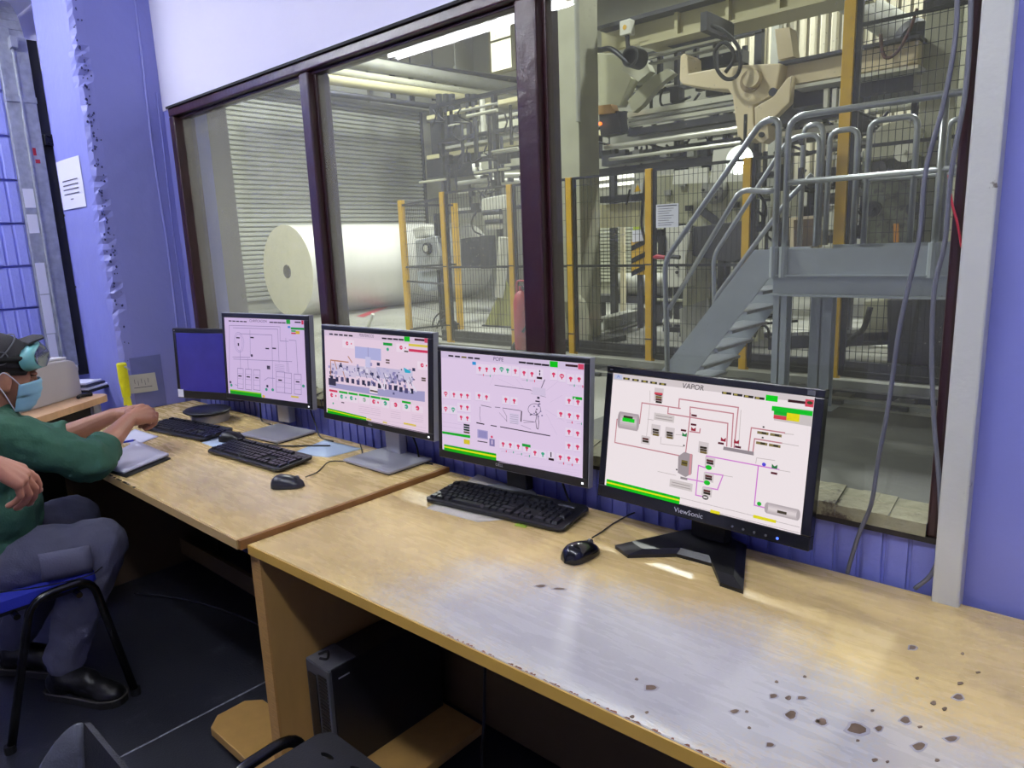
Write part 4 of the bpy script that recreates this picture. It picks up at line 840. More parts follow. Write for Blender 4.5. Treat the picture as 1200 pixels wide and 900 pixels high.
for r_ in range(2):
    for k in range(11): s5.l([(424 + k * 40, 545 + k * 10 + r_ * 22), (460 + k * 40, 554 + k * 10 + r_ * 22)], '#cfc4c6', 0.003)
s5.q([s5.H(*p) for p in ((162, 477), (423, 543), (420, 570), (160, 501))], '#0cc41a'); s5.q([s5.H(*p) for p in ((162, 486), (422, 552), (421, 558), (161, 492))], '#e2ea16')
s5.q([s5.H(*p) for p in ((533, 588), (567, 597), (566, 608), (531, 599))], '#ece21e'); s5.q([s5.H(*p) for p in ((690, 607), (774, 628), (772, 639), (688, 618))], '#ece21e')
BZ = (0.012, 0.012, 0.013, 0.020)
t3, F3, d3 = monitor('black framed monitor showing a lilac machine picture, third from the right', (-1.888, 1.399, 1.034, 0.026, 0.072, 0.334), 0.57, (0.016, 0.022, 0.017, 0.022), (-1.99, 1.50), ZL, s3, BG3, None, M['black'], 1.0, ('DELL', 0.009, -0.02, 1.1), True)
plate_stand(t3, F3, 0.245, 0.185, ZL, (P(407.7, 543.5, z=ZL).x + P(504.3, 538.6, z=ZL).x) / 2, (P(456.6, 556.4, z=ZL).y + P(453, 528.8, z=ZL).y) / 2, -0.0)
obj('power_light', MB().box((d3[1] - 0.022, -0.001, d3[2] + 0.008), (d3[1] - 0.016, 0.0, d3[2] + 0.013), 0, F3), M['led'], t3, world=True)
t4, F4, d4 = monitor('black framed monitor behind the nearest keyboard, diagram with many small pink icons', (-1.313, 1.422, 0.993, 0.056, 0.061, 0.341), 0.54, (0.014, 0.016, 0.014, 0.024), (-1.3, 1.46), ZD, s4, BG4, None, M['black'], 1.0, ('DELL', 0.011, -0.028, 1.15), True)
b4 = P(612, 574, z=ZD)
obj('stand_base', MB().lathe([(0.10, 0.0), (0.105, 0.006), (0.095, 0.014), (0.05, 0.018)], (b4.x, min(b4.y, 1.40), ZD), 28), M['greyplastic'], t4, world=True, smooth=True)
obj('stand_neck', MB().box((b4.x - 0.035, 1.465, ZD + 0.01), (b4.x + 0.04, 1.50, 0.99)), M['black'], t4, world=True, bevel=0.004)
obj('mount', MB().box((-0.06, 0.046, -0.06), (0.06, 0.062, 0.06), 0, F4), M['black'], t4, world=True)
obj('power_light', MB().box((d4[1] - 0.018, -0.001, d4[2] + 0.008), (d4[1] - 0.012, 0.0, d4[2] + 0.013), 0, F4), M['led'], t4, world=True)
t2, F2, d2 = monitor('black framed monitor showing a lilac tank diagram, second from the left', (-2.618, 1.417, 1.039, 0.156, 0.067, 0.36), 0.53, (0.016, 0.026, 0.018, 0.022), (-2.5, 1.44), ZL, s2, BG2, None, M['black'], 1.0, None, True)
plate_stand(t2, F2, 0.24, 0.18, ZL, -2.50, 1.375, 0.1)
obj('power_light', MB().box((d2[1] - 0.020, -0.001, d2[2] + 0.008), (d2[1] - 0.014, 0.0, d2[2] + 0.013), 0, F2), M['led'], t2, world=True)
t5, F5, d5 = monitor('wide black monitor on a v shaped foot, nearest the camera', (-0.722, 1.408, 0.989, -0.038, 0.149, 0.329), 0.53, (0.019, 0.020, 0.017, 0.030), (-0.75, 1.45), ZD, s5, BG5, None, M['blackgloss'], 1.05, ('ViewSonic', 0.016, -0.008, 1.1))
for k, du in enumerate((0.10, 0.125, 0.15, 0.175, 0.2)):
    obj('button', MB().cyl(F5 @ Vector((du + 0.0, -0.0015, d5[2] + 0.011)), F5 @ Vector((du, 0.001, d5[2] + 0.011)), 0.0026, n=8), M['greyplastic'] if k < 4 else M['led_blue'], t5, world=True, label='blue power light' if k == 4 else None)
obj('badge', MB().box((d5[1] - 0.034, -0.0006, d5[3] - 0.014), (d5[1] - 0.018, 0.0, d5[3] - 0.004), 0, F5), M['greyplastic'], t5, world=True); obj('badge', MB().box((d5[0] + 0.010, -0.0006, d5[3] - 0.010), (d5[0] + 0.018, 0.0, d5[3] - 0.007), 0, F5), M['greyplastic'], t5, world=True)
ft = [(720.6, 637.2), (735.7, 648.5), (793, 647), (834, 658), (843.7, 680.7), (871, 689.8), (875, 637), (842, 618), (800, 620)]
lo = [P(*p, z=ZD + 0.012) for p in ft]; g = MB(); n = len(lo); cen = sum(lo, Vector()) / n
g.add([Vector((p.x, p.y, ZD)) for p in lo] + [Vector((p.x, p.y, ZD + 0.008)) for p in lo] + [Vector((p.x * .8 + cen.x * .2, p.y * .8 + (cen.y + .03) * .2, ZD + 0.020)) for p in lo],
      [tuple(range(n - 1, -1, -1)), tuple(range(2 * n, 3 * n))] + [(i, (i + 1) % n, n + (i + 1) % n, n + i) for i in range(n)] + [(n + i, n + (i + 1) % n, 2 * n + (i + 1) % n, 2 * n + i) for i in range(n)])
obj('stand_base', g, mat('dusty_black', '#121215', 0.35, var=0.2, vscale=30, col2='#6a6a70', c2=(0.62, 0.8), c2scale=120), t5, world=True, label='dusty v shaped foot')
nb = P(818, 640, z=ZD + .02)
obj('stand_neck', MB().box((nb.x - 0.043, 1.452, ZD + 0.012), (nb.x + 0.043, 1.488, 0.90)), M['blackmat'], t5, world=True, bevel=0.003)
obj('mount', MB().box((-0.08, 0.046, -0.08), (0.08, 0.07, 0.05), 0, F5), M['black'], t5, world=True)
t1, F1, d1 = monitor('switched off small monitor farthest left with a white sticker on its corner', (-3.118, 1.405, 0.977, 0.325, 0.05, 0.32), 0.38, (0.017, 0.017, 0.020, 0.035), (-3.07, 1.40), ZL, None, mat('off_screen_glow', '#1b1b52', 0.22, var=0.25, vscale=14, spec=0.6, emit='#3a34a0', es=0.4), None, M['black'])  # switched off screen given a faint painted glow to lift its blue
b1 = P(247, 493, z=ZL)
obj('stand_base', MB().lathe([(0.075, 0.0), (0.078, 0.004), (0.078, 0.035), (0.07, 0.04)], (b1.x, b1.y, ZL), 28), M['silver'], t1, world=True, smooth=True)
obj('swivel_tray', MB().ell((b1.x, b1.y - 0.01, ZL + 0.05), (0.115, 0.095, 0.014), 28, 8), M['black'], t1, world=True, smooth='all')
obj('stand_neck', MB().box((F1 @ Vector((0, 0.05, 0))) + Vector((-0.03, 0.0, ZL + 0.052 - (F1 @ Vector((0, 0.05, 0))).z), ), (F1 @ Vector((0, 0.05, 0))) + Vector((0.03, 0.035, -0.05))), M['black'], t1, world=True, bevel=0.004)
obj('sticker', MB().box((d1[0] + 0.002, -0.0015, d1[2] + 0.004), (d1[0] + 0.036, -0.0004, d1[2] + 0.040), 0, F1), M['paper'], t1, world=True, label='white sticker on the lower left corner')
obj('screw', MB().cyl(F1 @ Vector((d1[0] + 0.012, -0.002, d1[3] - 0.010)), F1 @ Vector((d1[0] + 0.012, 0.0, d1[3] - 0.010)), 0.003, n=8), M['silver'], t1, world=True)
# monitor leads behind
for nm, pts, lb in (('monitor_lead', [(-2.52, 1.475, 1.0), (-2.47, 1.49, 0.9), (-2.40, 1.48, 0.80), (-2.32, 1.45, ZL + .004), (-2.22, 1.44, ZL + .004)], 'black lead looping down behind the second monitor from the left'),
                    ('monitor_lead', [(-1.87, 1.49, 0.98), (-1.86, 1.50, 0.88), (-1.80, 1.49, 0.80), (-1.76, 1.47, ZL + .004), (-1.70, 1.47, ZL + .004)], 'black lead looping down behind the third monitor from the right'),
                    ('monitor_lead', [(-1.22, 1.49, 0.94), (-1.20, 1.50, 0.84), (-1.15, 1.48, 0.76), (-1.10, 1.45, ZD + .004)], 'black lead behind the monitor with pink icons'),
                    ('monitor_lead', [(-2.9, 1.47, 0.92), (-2.84, 1.49, 0.84), (-2.78, 1.46, ZL + .004), (-2.66, 1.44, ZL + .004)], 'black lead near the switched off monitor'),
                    ('monitor_lead', [(-2.18, 1.40, ZL + .004), (-2.24, 1.36, ZL + .004), (-2.32, 1.30, ZL + .004), (-2.42, 1.27, ZL + .004)], 'black lead lying across the pale blue sheet')):
    cable(nm, pts, 0.003, lb, M['cable'])

# ================================================================== CHAIRS, TOWER, SIDE TABLE
def plate_with_holes(outer, holes, z, th):
    bm = bmesh.new(); ed = []
    for lp in [outer] + holes:
        vs_ = [bm.verts.new((x, y, z)) for x, y in lp]
        ed += [bm.edges.new((vs_[i], vs_[(i + 1) % len(vs_)])) for i in range(len(vs_))]
    bmesh.ops.triangle_fill(bm, use_beauty=True, use_dissolve=False, edges=ed)
    r = bmesh.ops.extrude_face_region(bm, geom=list(bm.faces)); bmesh.ops.translate(bm, verts=[v for v in r['geom'] if isinstance(v, bmesh.types.BMVert)], vec=(0, 0, th))
    bmesh.ops.recalc_face_normals(bm, faces=bm.faces); me = bpy.data.meshes.new('plate'); bm.to_mesh(me); bm.free(); return me
def rrect(w, d, r, n=6, cx=0, cy=0):
    out = []
    for (sx, sy, a0) in ((1, 1, 0), (-1, 1, 90), (-1, -1, 180), (1, -1, 270)):
        for k in range(n + 1):
            a = math.radians(a0 + 90 * k / n); out.append((cx + sx * (w / 2 - r) + r * math.cos(a), cy + sy * (d / 2 - r) + r * math.sin(a)))
    return out
def oval(cx, cy, a, b, ang=0, n=14):
    return [(cx + a * math.cos(t) * math.cos(ang) - b * math.sin(t) * math.sin(ang), cy + a * math.cos(t) * math.sin(ang) + b * math.sin(t) * math.cos(ang)) for t in np.linspace(0, 2 * math.pi, n, endpoint=False)]
def visitor_chair(loc, rz, label, seat_m, shell, zs=0.435, back=True):
    t = thing('chair', label, 'chair', loc, rz)
    for s in (-1, 1):
        pts = fillet([(s * 0.275, -0.10, 0.0), (s * 0.262, 0.02, zs + 0.012), (s * 0.262, 0.19, zs + 0.02), (s * 0.275, 0.262, 0.0)], 0.06, 6)
        obj('leg_frame', MB().tube(pts, 0.0125, 10), M['tube_black'], t, smooth='all')
        obj('back_leg', MB().tube(fillet([(s * 0.245, -0.27, 0.0), (s * 0.20, -0.18, zs - 0.02), (s * 0.12, -0.222, zs + 0.2)], 0.05), 0.011, 8), M['tube_black'], t, smooth='all')
        for y in (-0.10, 0.262): obj('foot_cap', MB().cyl((s * 0.275, y, 0), (s * 0.275, y, 0.025), 0.016, n=10), M['blackmat'], t)
    for y in (-0.02, 0.15): obj('cross_bar', MB().tube([(-0.265, y, zs - 0.025), (0.265, y, zs - 0.025)], 0.010, 8), M['tube_black'], t)
    return t
ca = visitor_chair((-2.71, 0.455, 0), 0.0, 'blue seated chair with black tube legs, the man sits on it', 'seat_blue', None)
me = plate_with_holes(rrect(0.47, 0.44, 0.05, 6, 0, 0.01), [], 0.425, 0.035)
obj('seat', me, M['seat_blue'], ca, bevel=0.01)
obj('seat_shell', plate_with_holes(rrect(0.46, 0.43, 0.05, 6, 0, 0.01), [], 0.412, 0.012), M['shell_black'], ca)
obj('backrest', MB().cbox((0, -0.245, 0.68), (0.44, 0.035, 0.26)), M['seat_blue'], ca, bevel=0.012)
cb_ = visitor_chair((-1.0, 0.478, 0), 0.0, 'black plastic chair with slotted seat pushed toward the right desk', None, None, 0.43)
me = plate_with_holes(rrect(0.46, 0.46, 0.035, 6, 0, 0.01), [oval(-0.075, 0.205, 0.019, 0.007, 0.15), oval(-0.155, 0.19, 0.019, 0.006, 0.15), oval(0.075, 0.205, 0.019, 0.007)], 0.437, 0.009)
obj('seat', me, M['shell_black'], cb_)
for x in (-0.2, 0.2): obj('screw', MB().cyl((x * 0.1 + (-0.035 if x < 0 else 0.06), 0.215, 0.446), (x * 0.1 + (-0.035 if x < 0 else 0.06), 0.215, 0.4475), 0.005, n=8), M['galv'], cb_)
bk_ = plate_with_holes([(0.22, 0.12), (0.19, 0.15), (-0.17, 0.15), (-0.17, -0.155), (0.19, -0.155), (0.22, -0.12)], [oval(-0.11, 0.085, 0.018, 0.006), oval(0.135, 0.085, 0.018, 0.006)], 0, 0.008)
R_ = Matrix.Translation((0, -0.222, 0.60)) @ Matrix.Rotation(math.radians(83), 4, 'X')
bk_.transform(R_); bs = obj('backrest', bk_, M['shell_black'], cb_, label='black slotted plastic backrest shell')
def shell_pt(u, v):
    """backrest of the slotted chair: flat middle, left side curling back; u along the width, v down"""
    if u <= 1: x, y, drop = 0.22 - 0.39 * u, 0.0, 0.0
    else: q = (u - 1) * 1.45; x, y, drop = -0.17 - 0.045 * math.sin(q), -0.055 * (1 - math.cos(q)), 0.06 * (u - 1) ** 2 + 0.01 * (u - 1)
    return Vector((x, -0.222 + y - 0.03 * v, 0.752 - drop - 0.30 * v - (0.03 * max(0, 0.15 - u) / 0.15)))
g = MB(); nu_, nv_ = 10, 6
us = [1 + k / nu_ for k in range(nu_ + 1)]
g.add([shell_pt(u, k / nv_) for u in us for k in range(nv_ + 1)], [(i * (nv_ + 1) + j, (i + 1) * (nv_ + 1) + j, (i + 1) * (nv_ + 1) + j + 1, i * (nv_ + 1) + j + 1) for i in range(nu_) for j in range(nv_)])
sw_ = obj('side_wing', g, M['wing_lit_grey'], bs, smooth='all', label='curved side of the backrest, greyed for the light on it'); sm = sw_.modifiers.new('t', 'SOLIDIFY'); sm.thickness = 0.009; sm.use_even_offset = True  # wing is the black shell plastic, light on it painted as grey

pc = thing('computer_tower', 'dusty black desktop computer standing under the right desk', 'computer', (-1.535, 1.06, 0.073))
y0, y1, x0, x1, z0, z1 = 0.885, 1.27, -1.592, -1.487, 0.073, 0.385
obj('case', MB().box((x0, y0 + 0.012, z0), (x1, y1, z1)), mat('tower_case', '#15151a', 0.4, var=0.15, vscale=10), pc, world=True, bevel=0.003)
obj('front_panel', MB().box((x0, y0, z0), (x1, y0 + 0.012, z1)), mat('tower_front', '#4b4d53', 0.5, var=0.1, vscale=20), pc, world=True, bevel=0.003)
obj('drive_bay', MB().box((x0 + 0.012, y0 - 0.003, z0 + 0.06), (x0 + 0.048, y0, z1 - 0.03)), M['black'], pc, world=True, bevel=0.001)
gr = MB()
for k in range(26): gr.box((x0 + 0.058, y0 - 0.002, z0 + 0.02 + k * 0.0105), (x1 - 0.01, y0, z0 + 0.026 + k * 0.0105))
obj('grille', gr, M['black'], pc, world=True, kind='stuff')
obj('top_panel', MB().box((x0 + 0.002, y0 + 0.002, z1), (x1 - 0.002, y0 + 0.09, z1 + 0.003)), mat('tower_top', '#5c5c62', 0.5, var=0.2, vscale=40), pc, world=True)
obj('handle_cord', MB().tube(smooth_line([(x0 + 0.02, y0 + 0.03, z1 + 0.006), (x0 + 0.04, y0 + 0.045, z1 + 0.014), (x0 + 0.06, y0 + 0.03, z1 + 0.008), (x0 + 0.04, y0 + 0.02, z1 + 0.006)], 5), 0.0035, 6), M['blackmat'], pc, world=True)
obj('badge', MB().box((x1, y0 + 0.03, z1 - 0.035), (x1 + 0.0006, y0 + 0.065, z1 - 0.031)), M['silver'], pc, world=True)
cable('tower_cable', [(-1.3, 1.31, 0.5), (-1.27, 1.25, 0.35), (-1.22, 1.18, 0.2), (-1.2, 1.15, 0.07), (-1.1, 1.15, 0.008)], 0.004, 'black cable hanging under the right desk', M['cable'])
cable('floor_cable', [(-3.2, 1.0, 0.008), (-2.95, 1.12, 0.008), (-2.6, 1.2, 0.008), (-2.2, 1.22, 0.008), (-1.9, 1.15, 0.01)], 0.005, 'black cable on the floor under the left desk', M['cable'])

# side table with the printer
zt = 0.85
a = P(60, 484, z=zt); b = P(131, 461, z=zt); dv = (b - a).normalized(); nv = Vector((-dv.y, dv.x, 0));
if nv.x > 0: nv = -nv
Tt = Matrix(((dv.x, nv.x, 0, b.x), (dv.y, nv.y, 0, b.y), (0, 0, 1, 0), (0, 0, 0, 1)))      # local x towards the corner b, y away from the camera
tb = thing('side_table', 'wooden side table with a rounded corner carrying the printer', 'table', (b.x, b.y, 0))
ol = [(-1.0, 0), (-0.05, 0)] + [(-0.05 + 0.05 * math.sin(t), 0.05 - 0.05 * math.cos(t)) for t in np.linspace(0.2, 1.571, 6)] + [(0, 0.52), (-1.0, 0.52)]
me = plate_with_holes(ol, [], zt - 0.03, 0.03); me.transform(Tt)
obj('table_top', me, mat('beech_top', '#d3ab84', 0.4, var=0.1, vscale=8, stretch=(2, 8, 1)), tb, world=True, bevel=0.003)
obj('apron', MB().box((-0.98, 0.04, zt - 0.45), (-0.10, 0.06, zt - 0.03), 0, Tt), M['blackmat'], tb, world=True, label='black front panel')
for (x, y) in ((-0.06, 0.06), (-0.06, 0.47), (-0.95, 0.06), (-0.95, 0.47)): obj('leg', MB().box((x - 0.02, y - 0.02, 0), (x + 0.02, y + 0.02, zt - 0.03), 0, Tt), M['galv'], tb, world=True)
pc_ = P(97, 463, z=zt); ux_ = Tt.inverted() @ Vector((pc_.x, pc_.y, 0))
Tp = Tt @ Matrix.Translation((ux_.x, ux_.y, zt))
pr = thing('printer', 'beige laser printer on the wooden side table', 'printer', (pc_.x, pc_.y, zt))
body = [(0, 0.0), (0, 0.125), (0.02, 0.162), (0.06, 0.175), (0.36, 0.19), (0.40, 0.17), (0.40, 0.0)]
g = MB().prism([(-q[0], q[1]) for q in body], 0.36, 0, Tp)
obj('body', g, M['beige_plastic'], pr, world=True, bevel=0.008)
obj('lid', MB().prism([(-0.05, 0.1755), (-0.35, 0.190), (-0.36, 0.199), (-0.05, 0.187)], 0.34, 0, Tp @ Matrix.Translation((0, 0.01, 0))), mat('printer_lid', '#d6d2d2', 0.45), pr, world=True, bevel=0.004)
obj('output_slot', MB().prism([(-0.08, 0.187), (-0.30, 0.1985), (-0.30, 0.2005), (-0.08, 0.190)], 0.16, 0, Tp @ Matrix.Translation((0, 0.06, 0))), M['blackmat'], pr, world=True, label='dark paper slot')
obj('side_seam', MB().bar((-0.38, -0.001, 0.045), (-0.01, -0.001, 0.12), 0.002, 0.003), M['greyplastic'], pr); pr.children[-1].matrix_parent_inverse = wmat(pr).inverted(); pr.children[-1].data.transform(Tp)
obj('button', MB().cyl((-0.02, -0.004, 0.125), (-0.02, 0.002, 0.125), 0.014, n=14), M['silver'], pr); pr.children[-1].matrix_parent_inverse = wmat(pr).inverted(); pr.children[-1].data.transform(Tp)
q_ = Tt.inverted() @ P(101, 452, z=zt + .03)
for k in range(4):
    o = obj('paper_stack', MB().box((q_.x + 0.006 * k - 0.02, q_.y + 0.01 * k - 0.03, zt + k * 0.011), (q_.x + 0.14 - 0.01 * k, q_.y + 0.2, zt + k * 0.011 + 0.009), 0, Tt), [M['blackmat'], M['paper'], mat('folder_dark', '#2b2c40', 0.6), M['paper']][k], label=['dark folder at the bottom of the pile beside the printer', 'white papers over the bottom folder beside the printer', 'dark blue folder under the top papers beside the printer', 'white papers on top of the pile beside the printer'][k], cat='papers', group='pile beside the printer', bevel=0.001)
cable('black_adapter', [Tt @ Vector((-0.12, 0.075, zt + 0.009)), Tt @ Vector((-0.09, 0.085, zt + 0.010)), Tt @ Vector((-0.05, 0.06, zt + 0.009))], 0.008, 'black plug and lead at the corner of the side table', M['blackmat'])
cable('table_cable', [Tt @ Vector((0.012, 0.08, zt - 0.02)), Tt @ Vector((0.016, 0.075, zt - 0.16)), Tt @ Vector((0.02, 0.07, zt - 0.4)), Tt @ Vector((0.02, 0.07, 0.01))], 0.004, 'white cable hanging from the corner of the side table', M['paper'])
bx = thing('blue_box', 'pale blue printed box on the floor beside the left end panel', 'box', (-3.62, 0.85, 0))
obj('carton', MB().box((-0.17, -0.12, 0), (0.17, 0.16, 0.62)), mat('pale_blue_carton', '#9aa6e0', 0.6), bx, bevel=0.004)
obj('print', MB().box((0.05, -0.1215, 0.30), (0.13, -0.12, 0.42)).box((0.171, -0.06, 0.42), (0.170, 0.02, 0.5)), mat('carton_print', '#c9b45a', 0.6), bx)
# ================================================================== THE HALL BEHIND THE GLASS
def proj(p):
    c = RM.T @ (np.array(p, float) - CAM); return 600 + FPX * c[0] / c[2], 450 + FPX * c[1] / c[2]
def solve(fn, target, lo, hi):
    """bisection on an increasing pixel-x function"""
    for _ in range(50):
        mid = (lo + hi) / 2
        if fn(mid) < target: lo = mid
        else: hi = mid
    return (lo + hi) / 2
def x_at(px, y, z): return solve(lambda x: proj((x, y, z))[0], px, -30, 3.0)
def y_at(px, x, z): return solve(lambda y: proj((x, y, z))[0], px, 2.0, 60)
M['h_floor'] = mat('hall_concrete_floor', '#94948c', 0.5, var=0.25, vscale=0.8, bump=0.1, bscale=20, col2='#5c5c55', c2=(0.5, 0.7), c2scale=0.6, rvar=0.12)
M['h_wall'] = mat('hall_wall_plaster', '#97978a', 0.8, var=0.15, vscale=0.7)
M['h_ceil'] = mat('hall_roof', '#8a8a80', 0.8)
M['h_beige'] = mat('beige_machine_paint', '#d2c3a0', 0.45, var=0.06, vscale=3)
M['h_olive'] = mat('olive_girder_paint', '#b6b08a', 0.5, var=0.08, vscale=2)
M['h_conc'] = mat('hall_concrete_column', '#a3a38f', 0.8, var=0.12, vscale=2.5, bump=0.1, bscale=12)
M['h_yel'] = mat('yellow_post_paint', '#cfa41c', 0.45, var=0.12, vscale=6)
M['h_black'] = mat('black_fence_frame', '#1c1d22', 0.5)
M['h_dark'] = mat('dark_machine_steel', '#3c3d42', 0.45, 0.4, var=0.25, vscale=5)
M['h_grey'] = mat('grey_machine_paint', '#8e8f86', 0.5, var=0.12, vscale=3)
M['h_green'] = mat('grey_green_machine_paint', '#9c9c82', 0.5, var=0.12, vscale=3)
M['h_white'] = mat('white_machine_panel', '#d0d0c4', 0.5, var=0.05)
M['h_steel'] = mat('bright_steel_tube', '#cfcfc4', 0.28, 0.6)
M['stair'] = mat('blue_grey_stair_paint', '#a9b1b8', 0.45, var=0.07, vscale=5, bump=0.08, bscale=30)
M['rail'] = mat('galvanised_handrail', '#a2a6ab', 0.3, 0.75, var=0.1, vscale=20)
M['hall_roll'] = mat('paper_roll_side', '#e2e1da', 0.32, var=0.03, vscale=2, stretch=(1, 0.2, 1), coat=0.4)
M['roll_end'] = mat('paper_roll_end', '#d9d4bb', 0.7, var=0.03, vscale=5)
HX0, HX1, HY0, HY1, HZ = -17.0, 5.0, W + 0.17, 17.5, 8.6
hf = struct('hall_floor', MB().box((HX0 - .2, HY0, -0.1), (HX1, HY1, 0)), M['h_floor'])
struct('hall_ceiling', MB().box((HX0 - .2, HY0, HZ), (HX1, HY1, HZ + 0.1)), M['h_ceil'])
hwl = struct('hall_wall_left', MB().box((HX0 - 0.2, HY0, 0), (HX0, HY1, HZ)), M['h_wall'])
hwf = struct('hall_wall_far', MB().box((HX0, HY1, 0), (HX1, HY1 + 0.2, HZ)), M['h_wall'])
struct('hall_wall_right', MB().box((HX1, HY0, 0), (HX1 + 0.2, HY1, HZ)), M['h_wall'])
hwn = struct('hall_wall_near', MB().box((HX0, HY0 - 0.17, 0), (-5.9, HY0, HZ)).box((-5.9, HY0 - 0.17, ZC + .1), (HX1, HY0, HZ)).box((XR, HY0 - .17, 0), (HX1, HY0, ZC + .1)), M['h_wall'])
struct('hall_pillar', MB().box((-3.95, HY0, 0), (-3.44, HY0 + 0.10, HZ)), mat('taupe_plaster', '#8d8880', 0.8, var=0.08))
nf = struct('hall_floor_2', MB().box((-3.3, HY0, 0), (HX1, 6.1, 0.006)), mat('shade_dark_worn_floor', '#4b4c48', 0.55, var=0.3, vscale=1.5, bump=0.2, bscale=30, col2='#6e6f69', c2=(0.52, 0.7), c2scale=1.2, stretch=(0.5, 1.5, 1)))  # darker floor zone; shade near the landing put into its colour
# red floor line
rl = [P(418, 371, z=0), P(426, 372, z=0), P(462, 357, z=0), P(455, 356, z=0)]
obj('painted_line', MB().add([(p.x, p.y, 0.004) for p in rl], [(0, 1, 2, 3)]), M['red'], hf, label='faded red floor line')
# roller shutter and its pillar on the left wall
ya, yb_ = y_at(262, HX0 + 0.1, 2.0), y_at(500, HX0 + .1, 2.0)
sh = thing('roller_shutter', 'wide grey roller shutter with horizontal slats behind the paper roll', 'shutter', (HX0, (ya + yb_) / 2, 0))
g = MB(); zs_ = np.arange(0.25, 5.4, 0.115)
for z in zs_: g.prism([(0.02, z), (0.07, z + 0.02), (0.07, z + 0.075), (0.02, z + 0.105)], yb_ - ya, 0, Matrix(((1, 0, 0, HX0), (0, 1, 0, ya), (0, 0, 1, 0), (0, 0, 0, 1))))
obj('slats', g, mat('shutter_slat', '#a4a69c', 0.45, var=0.1, vscale=1), sh, world=True, kind='stuff')
for y in (ya - 0.08, yb_): obj('guide_rail', MB().box((HX0, y, 0), (HX0 + 0.12, y + 0.08, 5.5)), M['h_dark'], sh, world=True)
obj('hood', MB().box((HX0, ya - 0.1, 5.4), (HX0 + 0.5, yb_ + 0.1, 6.0)), M['h_grey'], sh, world=True)
yc, ycc = y_at(238, HX0 + 0.35, 2.0), y_at(262, HX0 + .35, 2.0)
struct('hall_pilaster', MB().box((HX0, yc, 0), (HX0 + 0.35, ycc, HZ)), mat('pale_pilaster', '#d2d2c6', 0.8, var=0.1))
# paper roll
rc = P(337, 319, y=8.57); Rr = 1.02
roll = thing('paper_roll', 'huge white paper reel lying on the hall floor behind the left panes', 'paper roll', (rc.x, 8.57, 0))
obj('wrap', MB().lathe([(Rr, 0), (Rr, 5.6)], (rc.x, 8.57, Rr), 72, axis='y'), M['hall_roll'], roll, world=True, smooth=True)
obj('end_face', MB().lathe([(Rr - 0.004, -0.006), (Rr - 0.004, 0.0)], (rc.x, 8.57, Rr), 72, axis='y'), M['roll_end'], roll, world=True)
obj('core', MB().lathe([(0.145, -0.02), (0.15, -0.007)], (rc.x, 8.57, Rr), 28, axis='y'), mat('core_brown', '#5b564c', 0.8), roll, world=True, label='dark round core hole')
obj('chock', MB().prism([(rc.x + 0.55, 0), (rc.x + 1.0, 0), (rc.x + 0.80, 0.22)], 0.3, 0, Matrix.Translation((0, 9.0, 0))), M['h_yel'], roll, world=True)
# ---- helper for long members
def beam(px0, px1, pyt, pyb, pxr, y, depth, m, name, label=None, cat=None, parent=None, bevel=0.0, **k):
    """member running along x at distance y; its top and bottom read at pixel column pxr"""
    zt_, zb_ = P(pxr, pyt, y=y).z, P(pxr, pyb, y=y).z
    x0, x1 = x_at(px0, y, (zt_ + zb_) / 2), x_at(px1, y, (zt_ + zb_) / 2)
    return obj(name, MB().box((x0, y, zb_), (x1, y + depth, zt_)), m, parent, label=label, cat=cat, world=bool(parent), bevel=bevel, **k)
def rod(p, q, r, m, name, parent=None, label=None, cat=None, n=10, **k):
    return obj(name, MB().cyl(p, q, r, n=n), m, parent, label=label, cat=cat, world=bool(parent), smooth=True, **k)
# ---- concrete column with base
zc_ = 2.0; cx0, cx1 = x_at(655, 8.05, zc_), x_at(680, 8.05, zc_)
cy1 = y_at(703, cx1, zc_)
colm = thing('hall_column', 'tall pale concrete column behind the mesh fence, right of the middle mullion', 'column', ((cx0 + cx1) / 2, 8.3, 0))
obj('shaft', MB().box((cx0, 8.05, 0), (cx1, cy1, HZ)), M['h_conc'], colm, world=True, bevel=0.01)
for s in (0, 1):
    xx = cx0 - 0.02 if s == 0 else cx1 - 0.06
    obj('base_gusset', MB().prism([(xx - 0.16, 0), (xx + 0.24, 0), (xx + 0.14, 0.6), (xx - 0.02, 0.75)], 0.1, 0, Matrix.Translation((0, 7.95, 0))), M['h_conc'], colm, world=True)
obj('base_plate', MB().box((cx0 - 0.3, 7.85, 0), (cx1 + 0.3, cy1 + 0.2, 0.08)), M['h_dark'], colm, world=True)
obj('conduit', MB().cyl((cx1 + 0.02, 8.02, 3.0), (cx1 + 0.02, 8.02, HZ), 0.035), M['h_grey'], colm, world=True)
# ---- safety fence
YF = 7.1
fe = thing('safety_fence', 'black mesh safety fence with yellow posts across the hall', 'fence', (-5.0, YF, 0))
posts = [(519, 225), (598, 215), (668, 208), (762, 198), (878, 185)]
fx = [x_at(p[0], YF, 2.2) for p in posts]
for x in fx:
    p_ = obj('post', MB().box((x - 0.045, YF - 0.04, 0), (x + 0.035, YF + 0.04, 2.2)), M['h_yel'], fe, world=True, bevel=0.004)
    obj('foot_plate', MB().box((x - 0.09, YF - 0.08, 0), (x + 0.08, YF + 0.08, 0.015)), M['h_yel'], p_, world=True)
    obj('frame_upright', MB().box((x + 0.04, YF - 0.015, 0.08), (x + 0.075, YF + 0.02, 2.19)), M['h_black'], fe, world=True)
    obj('band', MB().box((x - 0.048, YF - 0.043, 0.30), (x + 0.038, YF - 0.04, 0.315)).box((x - 0.048, YF - 0.043, 1.15), (x + 0.038, YF - 0.04, 1.165)), M['h_black'], fe, world=True)
xt = x_at(990, YF, 2.2)
